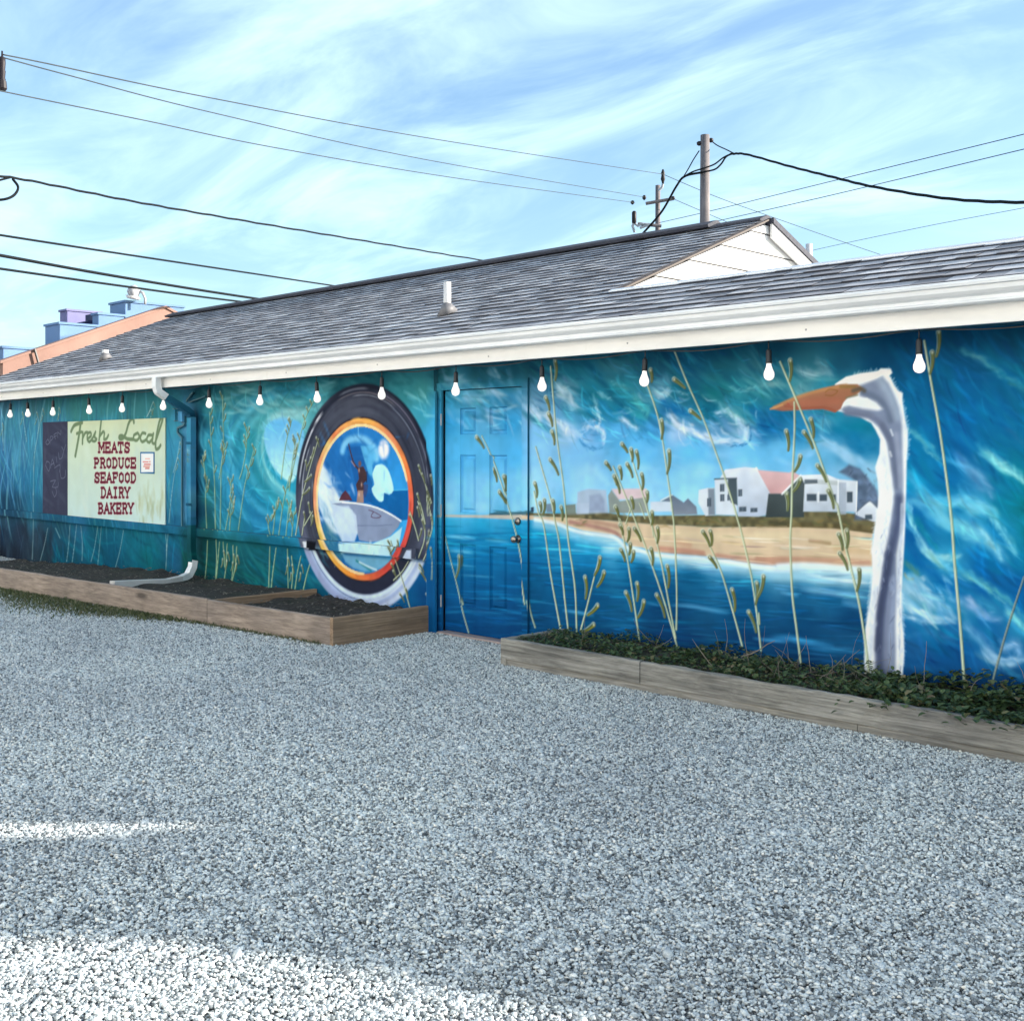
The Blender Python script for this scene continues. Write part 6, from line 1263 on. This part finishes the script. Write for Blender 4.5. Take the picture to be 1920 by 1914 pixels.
rough_board('front_board', (-SJ - 0.002, yl(SJ) - 0.003), (-13.2, yl(13.2)), -0.05, 0.235, (0, 0.04, 0), M['new_wood'], pl, 30, 0.003, 4)
rough_board('front_board', (-13.204, yl(13.2)), (-17.2, yl(17.2)), -0.05, 0.235, (0, 0.04, 0), M['new_wood'], pl, 24, 0.003, 5)
rough_board('end_board', (-7.39 + 0.004, yl(7.39) - 0.006), (-7.39 + 0.004, 6.438), -0.05, 0.232, (-0.04, 0, 0), M['new_wood_end'], pl, 14, 0.002, 6)
rough_board('divider_board', (-SJ, yl(SJ) + 0.045), (-SJ, 6.438), 0.02, 0.222, (-0.04, 0, 0), M['new_wood_end'], pl, 12, 0.002, 7)
zfl = lambda s, t: (0.135 + 0.03 * t) if s < 12.3 else 0.135 + 0.03 * t - (s - 12.3) * (0.02 + 0.022 * t)
soil('soil', 7.44, SJ - 0.002, lambda s: yl(s) + 0.04, 6.44, lambda s, t: 0.15 + 0.02 * t, pl, 60, 30, 3)
soil('soil', SJ + 0.045, 17.1, lambda s: yl(s) + 0.04, 6.445, zfl, pl, 200, 30, 4)
# right planter
pr = empty('weathered_planter', (-3.3, 6.1, 0)); tag(pr, 'low weathered timber bed overgrown with green weeds below the egret', 'planter')
YF = 5.785
for nm, a, b, sd, jt in (('front_timber', 5.9, 4.622, 11, 0.0015), ('front_timber', 4.618, 1.40, 12, 0.006), ('front_timber', 1.396, -0.6, 13, 0.005)):
    rough_board(nm, (-a, YF + (0.006 if sd == 12 else 0)), (-b, YF + (0.003 if sd == 12 else 0)), 0.056, 0.2 - (0.004 if sd > 11 else 0), (0, 0.05, 0), M['old_wood'], pr, 40, jt, sd)
for nm, a, b, sd in (('base_timber', 5.88, 3.10, 15), ('base_timber', 3.096, -0.6, 16)):
    rough_board(nm, (-a, YF + 0.012), (-b, YF + 0.012), -0.06, 0.054, (0, 0.045, 0), M['old_wood'], pr, 30, 0.003, sd)
rough_board('end_timber', (-5.902, YF + 0.001), (-5.902, 6.43), -0.06, 0.198, (0.05, 0, 0), M['old_wood_end'], pr, 12, 0.002, 17)
soil('soil', -0.6, 5.85, lambda s: YF + 0.05, 6.446, lambda s, t: 0.155 + 0.03 * t, pr, 120, 16, 6)

# ------------------------------------------------------------------ ground cover, grass, twigs
def leaves(name, pts, mat, label, cat):
    """pts: (x, y, z, length, width, yaw, pitch, tone): folded leaf blades"""
    P = np.array(pts); n = len(P); x, y, z, L, W, ya, pi_, tn = P.T
    d = np.stack([np.cos(ya) * np.cos(pi_), np.sin(ya) * np.cos(pi_), np.sin(pi_)], 1); sd = np.stack([-np.sin(ya), np.cos(ya), np.zeros(n)], 1); up = np.cross(d, sd)
    b = np.stack([x, y, z], 1); L = L[:, None]; W = W[:, None]
    v = np.stack([b, b + d * L * .35 + sd * W * .5 + up * W * .18, b + d * L * .75 + sd * W * .38 + up * W * .12, b + d * L - up * L * .08, b + d * L * .75 - sd * W * .38 + up * W * .12, b + d * L * .35 - sd * W * .5 + up * W * .18, b + d * L * .5], 1).reshape(-1, 3)
    o = (np.arange(n) * 7)[:, None]
    q = np.concatenate([o + [[0, 1, 6]], o + [[1, 2, 6]], o + [[2, 3, 6]], o + [[3, 4, 6]], o + [[4, 5, 6]], o + [[5, 0, 6]]], 0)
    me = bpy.data.meshes.new(name); me.from_pydata(v.tolist(), [], q.tolist()); at = me.attributes.new('tone', 'FLOAT', 'POINT'); at.data.foreach_set('value', np.repeat(tn, 7).astype(np.float32)); me.materials.append(mat)
    return tag(link(name, me), label, cat, kind='stuff')
rr = np.random.default_rng(21); L_ = []
hm = vnoise((12, 80), (4, 26), rr)
def hump(s, t): return hm[min(11, int(t * 11.9)), min(79, max(0, int((s + 0.6) / 6.5 * 79)))]
N_ = 0
while N_ < 9000:
    s = rr.uniform(0.6, 5.84); t = rr.uniform(-0.06, 1.0); h = hump(s, max(t, 0))
    dens = 0.35 + 0.75 * h + (0.25 if s < 3.4 else 0)
    if s > 5.0: dens *= 0.8
    if t < 0.08 and (s > 3.2 or rr.random() > 0.2): continue
    if rr.random() > dens: continue
    y = YF + 0.05 + t * (6.44 - YF - 0.05); hh = (0.015 + 0.095 * h ** 1.6) * (1.25 if s < 3.4 else 0.95) * (0.55 + 0.7 * min(1, max(t, 0) * 1.6))
    z = 0.165 + rr.random() ** 0.7 * hh; Lf = rr.uniform(0.022, 0.05) * (1.15 if s < 3.2 else 0.85)
    if t < 0.03: z = 0.2 - rr.random() * 0.09 * (1 if rr.random() < .4 else .2); y = YF - 0.012 - rr.random() * 0.02
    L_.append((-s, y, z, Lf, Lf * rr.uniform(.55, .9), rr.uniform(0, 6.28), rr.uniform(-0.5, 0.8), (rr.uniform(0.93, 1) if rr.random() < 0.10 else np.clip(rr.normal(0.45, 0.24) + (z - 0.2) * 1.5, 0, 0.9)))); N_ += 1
leaves('ground_cover', L_, M['leaf'], 'low green leafy weeds filling the weathered timber bed', 'weeds')
G_ = []
for i in range(7500):
    s = 9.2 + rr.beta(2.0, 2.2) * 4.2; w = math.exp(-((s - 11.2) / 1.4) ** 2) * 0.62 + 0.05; y = yl(s) - abs(rr.normal(0, 0.45)) * w - 0.006
    if vnoise((1, 1), (1, 1), rr)[0, 0] > 0.9: continue
    G_.append((-s, y, 0.004, rr.uniform(0.025, 0.06), rr.uniform(0.006, 0.014), rr.uniform(0, 6.28), rr.uniform(0.15, 1.1), np.clip(rr.normal(0.5, 0.28), 0, 1)))
for i in range(700):
    s = rr.uniform(7.5, 9.3); G_.append((-s, yl(s) - abs(rr.normal(0, 0.03)) - 0.005, 0.004, rr.uniform(0.02, 0.05), 0.006, rr.uniform(0, 6.28), rr.uniform(0.4, 1.3), rr.random()))
leaves('grass', G_, M['grass'], 'ragged weedy grass growing along the foot of the new board bed', 'grass')
mb = MB()
def twig(s, y, z, L, yaw, pit, r=0.0022):
    a = Vector((-s, y, z)); d = Vector((math.cos(yaw) * math.cos(pit), math.sin(yaw) * math.cos(pit), math.sin(pit))); pts = [a]
    for k in range(4):
        d = (d + Vector((rr.normal(0, .18), rr.normal(0, .12), rr.normal(0, .18)))).normalized(); pts.append(pts[-1] + d * L / 4)
    for q in pts: q.y = min(q.y, 6.435)
    mb.tube(pts, [r, r, r * .8, r * .7, r * .4], 5)
for i in range(52):
    s = rr.choice([rr.uniform(3.0, 4.3), rr.uniform(1.2, 5.5)]); twig(s, rr.uniform(5.95, 6.4), 0.2, rr.uniform(0.1, 0.34), rr.uniform(0, 6.28), rr.uniform(0.2, 1.4), rr.uniform(0.0012, 0.0026))
s_, z_ = wall_pt(1390, 1223, 6.3); twig(s_, 6.3, z_ - 0.03, 0.3, 0.1, 0.15, 0.005)
K_ = []
for i in range(1500):
    s = rr.uniform(7.5, 16.5); t = rr.random(); y = yl(s) + 0.06 + t * (6.4 - yl(s)); zz_ = (0.15 + 0.02 * t) if s < SJ else zfl(s, t)
    if abs(s - SJ) < 0.06: continue
    Lf = rr.uniform(0.015, 0.05); K_.append((-s, y, zz_ + rr.uniform(0.0, 0.03), Lf, Lf * rr.uniform(.2, .6), rr.uniform(0, 6.28), rr.uniform(-.3, .4), 0.5))
leaves('mulch', K_, M['twig'], 'scattered wood chips on the bare soil of the new bed', 'mulch')
tag(mb.build('dry_twigs', M['twig']), 'thin dry twigs sticking up from the weedy bed', 'twigs', kind='stuff')

# ------------------------------------------------------------------ gravel stones
# one square metre of stones is modelled; the yard repeats it in turned copies
phi_ = (1 + 5 ** 0.5) / 2
ICO = np.array([(-1, phi_, 0), (1, phi_, 0), (-1, -phi_, 0), (1, -phi_, 0), (0, -1, phi_), (0, 1, phi_), (0, -1, -phi_), (0, 1, -phi_), (phi_, 0, -1), (phi_, 0, 1), (-phi_, 0, -1), (-phi_, 0, 1)]) / 1.9
ICF = np.array([(0, 11, 5), (0, 5, 1), (0, 1, 7), (0, 7, 10), (0, 10, 11), (1, 5, 9), (5, 11, 4), (11, 10, 2), (10, 7, 6), (7, 1, 8), (3, 9, 4), (3, 4, 2), (3, 2, 6), (3, 6, 8), (3, 8, 9), (4, 9, 5), (2, 4, 11), (6, 2, 10), (8, 6, 7), (9, 8, 1)])
NS = 18500
cx = rr.uniform(-0.5, 0.5, (NS, 2)); rad = 0.0052 * np.exp(rr.normal(0, 0.27, NS)); cz_ = rr.uniform(-0.002, 0.010, NS)
shp = ICO[None] * (1 + rr.uniform(-0.42, 0.42, (NS, 12, 1))) + rr.uniform(-0.18, 0.18, (NS, 12, 3))
shp = shp * np.stack([rad * rr.uniform(0.9, 1.5, NS), rad * rr.uniform(0.75, 1.15, NS), rad * rr.uniform(0.55, 0.95, NS)], 1)[:, None]
ay = rr.uniform(-0.6, 0.6, NS); az = rr.uniform(0, 6.283, NS); c1_, s1_ = np.cos(ay)[:, None], np.sin(ay)[:, None]; c2_, s2_ = np.cos(az)[:, None], np.sin(az)[:, None]
X, Y, Z = shp[..., 0] * c1_ + shp[..., 2] * s1_, shp[..., 1], -shp[..., 0] * s1_ + shp[..., 2] * c1_
X, Y = X * c2_ - Y * s2_, X * s2_ + Y * c2_
V = np.stack([X + cx[:, :1], Y + cx[:, 1:], Z + cz_[:, None]], -1).reshape(-1, 3)
Fc = (ICF[None] + (np.arange(NS) * 12)[:, None, None]).reshape(-1, 3); nf = len(Fc)
me = bpy.data.meshes.new('gravel'); me.vertices.add(len(V)); me.vertices.foreach_set('co', V.astype(np.float32).ravel())
me.loops.add(nf * 3); me.loops.foreach_set('vertex_index', Fc.astype(np.int32).ravel()); me.polygons.add(nf)
me.polygons.foreach_set('loop_start', np.arange(0, nf * 3, 3, dtype=np.int32)); me.polygons.foreach_set('loop_total', np.full(nf, 3, np.int32)); me.update(calc_edges=True)
at = me.attributes.new('tone', 'FLOAT', 'POINT'); at.data.foreach_set('value', np.repeat(rr.random(NS), 12).astype(np.float32))
me.materials.append(M['stone']); gv = tag(link('gravel', me), 'loose crushed grey gravel covering the yard', 'gravel', kind='stuff')
ng = bpy.data.node_groups.new('gravel_nodes', 'GeometryNodeTree')
ng.interface.new_socket('Geometry', in_out='INPUT', socket_type='NodeSocketGeometry'); ng.interface.new_socket('Geometry', in_out='OUTPUT', socket_type='NodeSocketGeometry')
def gn(t, **k):
    x = ng.nodes.new(t)
    for a, b in k.items(): setattr(x, a, b)
    return x
gi = gn('NodeGroupInput'); go = gn('NodeGroupOutput'); iop = gn('GeometryNodeInstanceOnPoints')
gr = gn('GeometryNodeMeshGrid'); NX, NY, TS = 22, 10, 0.94
gr.inputs['Size X'].default_value = (NX - 1) * TS; gr.inputs['Size Y'].default_value = (NY - 1) * TS; gr.inputs['Vertices X'].default_value = NX; gr.inputs['Vertices Y'].default_value = NY
tr_ = gn('GeometryNodeTransform'); tr_.inputs['Translation'].default_value = (-7.2, 2.15, 0.0); ng.links.new(gr.outputs[0], tr_.inputs['Geometry'])
rot_ = gn('FunctionNodeRandomValue', data_type='FLOAT_VECTOR'); rot_.inputs[0].default_value = (0, 0, 0); rot_.inputs[1].default_value = (0, 0, 3.99); rot_.inputs['Seed'].default_value = 3
fl_ = gn('ShaderNodeVectorMath', operation='FLOOR'); ng.links.new(rot_.outputs[0], fl_.inputs[0])
sc2 = gn('ShaderNodeVectorMath', operation='SCALE'); sc2.inputs['Scale'].default_value = math.pi / 2; ng.links.new(fl_.outputs[0], sc2.inputs[0])
ng.links.new(tr_.outputs[0], iop.inputs['Points']); ng.links.new(gi.outputs[0], iop.inputs['Instance']); ng.links.new(sc2.outputs[0], iop.inputs['Rotation']); ng.links.new(iop.outputs[0], go.inputs[0])
md = gv.modifiers.new('stones', 'NODES'); md.node_group = ng

# ------------------------------------------------------------------ neighbours
def sprism(mb, prof, s0, s1): return mb.prism(prof, -s1, -s0)
nb_ = empty('salmon_building', (-21.5, 10.4, 0)); tag(nb_, 'salmon pink gabled building just beyond the shingle roof', 'building')
zg = lambda y: 4.18 - 0.396 * abs(y - 10.4)
mb = MB(); sprism(mb, [(7.45, 0), (13.35, 0), (13.35, zg(13.35)), (10.4, zg(10.4)), (7.45, zg(7.45))], 19.5, 19.74); mb.build('gable_wall', M['salmon'], nb_)
mb = MB(); sprism(mb, [(7.6, 0), (13.2, 0), (13.2, 2.6), (7.6, 2.6)], 19.75, 23.4); mb.build('wall', M['salmon'], nb_)
for a, b in (((7.40, zg(7.40)), (10.40, zg(10.40))), ((10.40, zg(10.40)), (13.4, zg(13.4)))):
    mb = MB(); sprism(mb, [(a[0], a[1] + 0.004), (b[0], b[1] + 0.004), (b[0], b[1] + 0.05), (a[0], a[1] + 0.05)], 19.47, 19.77); mb.build('coping', M['salmon'], nb_)
p0 = (wall_s(0, 1), 0)
yq = 19.5 * (1 + ray(62)) / (1 - ray(62)); mb = MB(); mb.tube([(-19.44, yq, zg(yq) + 0.06), (-19.43, yq + 0.1, zg(yq) - 0.3), (-19.43, yq + 0.12, zg(yq) - 0.8)], 0.022, 6); mb.build('drain_pipe', M['black'], nb_)
bl = empty('blue_building', (-25.5, 11.2, 0)); tag(bl, 'bright blue building with stepped parapets beyond the pink gable', 'building')
def yat(u, s): r = ray(u); return s * (1 + r) / (1 - r)
def zat(u, v, s): y = yat(u, s); return EYE - (v - 842) * PX / F * (s + y) * R2
def block(u0, u1, v, s, t, mat, nm='wall'):
    mb = MB(); mb.box(-s - t, -s, yat(u0, s), yat(u1, s), 0, zat(u0, v, s)); o = mb.build(nm, mat, bl, bevel=0.01)
    mb = MB(); mb.box(-s - t - 0.02, -s + 0.03, yat(u0, s) - 0.03, yat(u1, s) + 0.02, zat(u0, v, s) + 0.003, zat(u0, v, s) + 0.05); mb.build('coping', mat, bl); return o
block(-40, 5.5, 652, 24.6, 1.0, M['blue_wall'])
block(6, 110, 653, 24.0, 0.9, M['blue_wall']); block(112, 184, 608, 24.0, 0.75, M['blue_wall']); block(126, 190, 583, 26.0, 0.4, M['violet'])
block(184.6, 233, 590, 24.02, 0.3, M['blue_wall']); block(235, 345, 567, 24.0, 0.75, M['blue_wall'])
# navy hood added in place of the shadow cast on the violet panel
yy0, yy1 = yat(138, 25.2), yat(184, 25.2); zt = zat(184, 589, 25.2); zb_ = zat(150, 613, 25.2)
mb = MB(); pr_ = [(yy0, zb_ - .3)]
for k in range(9):
    t = k / 8; pr_.append((yy0 + (yy1 - yy0 - .12) * t, zb_ + 0.17 * math.sin(t * math.pi / 2)))
pr_ += [(yy1 - .12, zt), (yy1, zt), (yy1, zb_ - .3)]
sprism(mb, pr_, 25.0, 25.6); mb.build('shadow_hood', M['navy'], bl)
# floodlight on the parapet
fl = empty('floodlight', far_pt(262, 572, 25.4)); tag(fl, 'grey floodlight on a bent arm on top of the blue parapet', 'floodlight')
q = lambda u, v, d=25.4: far_pt(u, v, d)
mb = MB(); mb.tube([q(272, 571), q(272, 560), q(268, 550), q(262, 546)], 0.028, 8); mb.build('arm', M['grey_metal'], fl, True)
mb = MB(); c = q(251, 551); o = len(mb.v)
mb.tube([q(262, 546), q(256, 545), q(250, 549), q(243, 553)], [0.05, 0.14, 0.17, 0.10], 12); mb.build('housing', M['grey_metal'], fl, True)
mb = MB(); mb.tube([q(250, 556), q(249, 561)], [0.17, 0.13], 14); mb.build('lens', M['pvc'], fl, True)

# ------------------------------------------------------------------ poles and wires
def pole(name, u, dist, ztop, r, label):
    b = far_pt(u, 842, dist); e = empty(name, (b.x, b.y, 0)); tag(e, label, 'utility pole')
    mb = MB(); mb.tube([(b.x, b.y, -0.2), (b.x + .01, b.y, ztop * .5), (b.x + 0.02, b.y + 0.01, ztop)], [r * 1.25, r * 1.1, r * .92], 16); mb.build('shaft', M['pole_wood'], e, True)
    return e, b
zf_ = lambda v, d: EYE - (v - 842) * PX / F * d
e1, b1 = pole('utility_pole', 1320, 24, zf_(254, 24), 0.105, 'bare wooden utility pole rising behind the roof near the gable')
mb = MB()
for u, v in ((1311, 270), (1333, 264)):
    a = far_pt(1321, v + 1, 24); b = far_pt(u, v, 24); mb.tube([a, b], 0.03, 8); 
    mb.lathe([(0.02, -0.04), (0.05, -0.02), (0.055, 0.03), (0.03, 0.05)], 10, b)
mb.build('insulator', M['ceramic'], e1, True)
e2, b2 = pole('utility_pole', 1232.5, 45, zf_(348, 45), 0.105, 'smaller far pole with crossarms left of the bare wooden pole')
for (ua, va, ub, vb) in ((1211, 382, 1262, 373), (1196, 420, 1240, 424)):
    mb = MB(); mb.tube([far_pt(ua, va, 44.7), far_pt(ub, vb, 44.7)], 0.07, 8); mb.build('crossarm', M['pole_wood'], e2)
for u, v, h in ((1243, 336, .38), (1208, 372, .12), (1186, 381, .1), (1262, 373, .1)):
    mb = MB(); mb.lathe([(0.03, -h * .6), (0.05, -h * .3), (0.09, 0), (0.06, h * .4), (0.08, h * .6), (0.03, h)], 10, far_pt(u, v, 44.7)); mb.build('insulator', M['ceramic'], e2, True)
for pts in ([(1243, 345), (1241, 352), (1235, 358)], [(1189, 404), (1190, 414), (1186, 424), (1190, 436)], [(1189, 418), (1196, 424), (1204, 420), (1215, 421)], [(1200, 428), (1210, 424), (1220, 421)]):
    mb = MB(); mb.tube([far_pt(u, v, 44.5) for u, v in pts], 0.05, 6); mb.build('bracket', M['grey_metal'], e2)
mb = MB(); mb.lathe([(0.05, -.25), (0.09, -.2), (0.09, .2), (0.05, .25)], 10, far_pt(1189, 408, 44.5)); mb.build('cutout', M['ceramic'], e2, True)
e3, b3 = pole('utility_pole', -22, 17, zf_(92, 17), 0.12, 'near utility pole at the left edge of the picture')
mb = MB(); mb.tube([far_pt(-60, 168, 16.9), far_pt(6, 160, 16.9)], 0.045, 8); mb.build('crossarm', M['pole_wood'], e3)
mb = MB(); mb.lathe([(0.02, -.24), (0.045, -.22), (0.05, -.12), (0.042, -.1), (0.05, 0), (0.042, .02), (0.05, .12), (0.045, .2), (0.015, .22), (0.012, .3)], 12, far_pt(4, 134, 16.9)); mb.build('insulator', M['ceramic'], e3, True)
mb = MB(); mb.lathe([(0.05, -.08), (0.07, -.05), (0.06, .06), (0.03, .08)], 10, far_pt(4, 160, 16.9)); mb.build('bracket', M['ceramic'], e3)

def wire(pts, r, label, mat='wire', sub=10, wob=0.0, name='overhead_wire'):
    """pts: (u, v, distance) survey points along the wire"""
    P = [far_pt(*p) for p in pts]; q = [P[0] * 2 - P[1]] + P + [P[-1] * 2 - P[-2]]; out_ = []
    for i in range(1, len(q) - 2):
        a, b, c, d = q[i - 1], q[i], q[i + 1], q[i + 2]
        for k in range(sub):
            t = k / sub; out_.append(0.5 * ((2 * b) + (c - a) * t + (2 * a - 5 * b + 4 * c - d) * t * t + (3 * b - a - 3 * c + d) * t ** 3))
    out_.append(P[-1])
    if wob:
        for i, p in enumerate(out_): p.z += wob * math.sin(i * 1.9)
    mb = MB(); mb.tube(out_, r, 6); return tag(mb.build(name, M[mat], None, True), label, 'wire')
def lerpd(pts, d0, d1):
    u0, u1 = pts[0][0], pts[-1][0]; return [(u, v, 1 / ((1 / d0) + (1 / d1 - 1 / d0) * (u - u0) / (u1 - u0))) for u, v in pts]
wire(lerpd([(6, 103), (90, 120), (400, 185), (820, 262), (1243, 327)], 16.9, 44.7), 0.012, 'topmost thin wire from the left edge to the tip of the far pole', 'wire_grey')
wire(lerpd([(4, 108), (130, 142), (400, 212), (800, 300), (1208, 370)], 16.9, 44.7), 0.011, 'thin wire second from the top running to the far pole crossarm', 'wire_grey')
wire(lerpd([(-30, 164), (35, 178), (280, 228), (520, 278), (860, 335), (1188, 380)], 16.5, 44.7), 0.011, 'thin wire third from the top ending left of the far pole', 'wire_grey')
wire(lerpd([(-40, 338), (20, 333), (250, 378), (480, 418), (720, 458), (930, 492), (1200, 530)], 15.5, 44), 0.019, 'dark twisted wire crossing the middle of the sky at left', 'wire', 14, 0.006)
wire(lerpd([(-40, 434), (0, 441), (240, 478), (480, 514), (640, 538), (900, 575)], 15.5, 38), 0.018, 'dark wire meeting the ridge right of the blue building')
wire(lerpd([(-40, 472), (0, 479), (240, 522), (500, 563), (800, 605)], 15.5, 34), 0.024, 'thick black wire, upper of the lowest close pair at left')
wire(lerpd([(-40, 499), (0, 504), (240, 538), (470, 568), (800, 605)], 15.5, 34), 0.019, 'black wire, lowest of all at the left edge')
wire([(-40, 372, 15.5), (0, 375, 15.5), (24, 368, 15.6), (34, 352, 15.7), (24, 336, 15.8)], 0.018, 'looped tail of wire hanging at the left edge')
wire([(-30, 345, 15.5), (0, 338, 15.6), (20, 333, 15.7)], 0.015, 'short thin wire at the left edge above the loop')
wire([(1200, 444, 25), (1240, 398, 24.6), (1268, 350, 24.3), (1284, 331, 24.1), (1318, 323, 23.9)], 0.024, 'black service cable dropping from the wooden pole to the roof', 'wire')
wire([(1281, 332, 24.1), (1300, 322, 24), (1322, 315, 23.85), (1340, 308, 23.8), (1356, 296, 23.7), (1370, 289, 23.5)], 0.016, 'upper cable loop wrapping past the wooden pole')
wire([(1318, 323, 23.85), (1340, 318, 23.8), (1352, 308, 23.8), (1362, 294, 23.7), (1376, 288, 23.5)], 0.018, 'lower cable loop wrapping past the wooden pole')
wire([(1370, 289, 23.5), (1400, 290, 23), (1480, 312, 21.5), (1560, 332, 20), (1640, 351, 18.5), (1780, 373, 16.8), (1920, 380, 15.2), (2080, 378, 14)], 0.023, 'heavy black cable sagging from the wooden pole to the right edge', 'wire', 10, 0.004)
wire([(1333, 264, 24), (1345, 273, 24), (1362, 281, 23.7), (1376, 288, 23.5)], 0.012, 'short thin tie wire at the top of the wooden pole')
wire([(1311, 283, 24), (1300, 300, 24), (1290, 318, 24.1), (1282, 331, 24.1)], 0.012, 'thin slack wire left of the wooden pole')
wire([(1243, 327, 44.7), (1340, 368, 46), (1450, 408, 48), (1640, 474, 52), (1900, 560, 58)], 0.013, 'faint wire descending right from the far pole behind the gable', 'wire_grey')
wire([(1236, 418, 44), (1340, 394, 40), (1560, 340, 34), (1920, 252, 27), (2060, 216, 25)], 0.011, 'upper of two parallel wires climbing to the right edge', 'wire_grey')
wire([(1240, 440, 44), (1340, 416, 40), (1560, 366, 34), (1920, 280, 27), (2060, 246, 25)], 0.011, 'lower of two parallel wires climbing to the right edge', 'wire_grey')
wire([(1400, 500, 44), (1540, 466, 42), (1740, 424, 38), (1920, 390, 34), (2060, 362, 32)], 0.008, 'faintest wire just above the right end of the roof', 'wire_grey')
wire([(1262, 373, 44.7), (1320, 398, 45.5), (1400, 432, 46.5), (1520, 480, 48)], 0.012, 'faint wire from the far crossarm passing behind the wooden pole', 'wire_grey')

# ------------------------------------------------------------------ unseen plank fence, added and stepped to cast the shade on the gravel
fe = empty('shade_fence', (1.5, 6.6, 0)); tag(fe, 'unseen plank fence added past the right end of the building to shade the gravel', 'fence')
rf = random.Random(4); s = 0.775
def ftop(sm):
    if sm > 0.30: return 2.62
    if sm > 0.0: return 2.02
    if sm > -1.40: return 2.62 
    return max(1.6, 2.3 + (sm + 1.4) * 0.42)
while s > -4.0:
    w = 0.135 if not (0.0 <= s <= 0.3) else 0.06; sm = s - w / 2; zt = ftop(sm) + (rf.uniform(-0.03, 0.03) if not (0 < sm < 0.3) else rf.uniform(-0.05, 0.16))
    mb = MB(); mb.box(-s, -s + w - 0.0005, 6.47, 6.492, 0.0, zt); mb.build('plank', M['fence_wood'], fe); s -= w
for zr_ in (0.4, 1.5):
    mb = MB(); mb.box(-0.77, 3.98, 6.4925, 6.53, zr_, zr_ + 0.09); mb.build('fence_rail', M['fence_wood'], fe)
for s in (0.7, -0.9, -2.5, -3.9):
    mb = MB(); mb.box(-s - 0.045, -s + 0.045, 6.531, 6.62, -0.1, 1.65); mb.build('post', M['fence_wood'], fe)

# ------------------------------------------------------------------ unseen white building, added behind the camera to bounce sunlight onto the wall
ob = empty('bounce_building', (-7, -9, 0)); tag(ob, 'tall white building added unseen behind the camera to bounce sunlight', 'building')
M['ob_wall'] = simple('bounce_white', (0.78, 0.76, 0.72), 0.7, 0.05)
mb = MB(); mb.box(-34, 12, -14, -5.6, 0, 8.6); mb.build('wall', M['ob_wall'], ob)
mb = MB(); mb.prism([(-5.2, 8.6), (-9.8, 11.2), (-14.4, 8.6)], -34.4, 12.4); mb.build('roof', M['ridge'], ob)
for x in np.arange(-31, 11, 3.5):
    for z in (1.2, 4.8):
        mb = MB(); mb.box(float(x), float(x) + 1.0, -5.598, -5.55, z, z + 1.4); w_ = mb.build('window', M['gutter'], ob)
        mb = MB(); mb.box(float(x) + .07, float(x) + .93, -5.549, -5.54, z + .07, z + 1.33); mb.build('pane', M['dark_in'], w_)
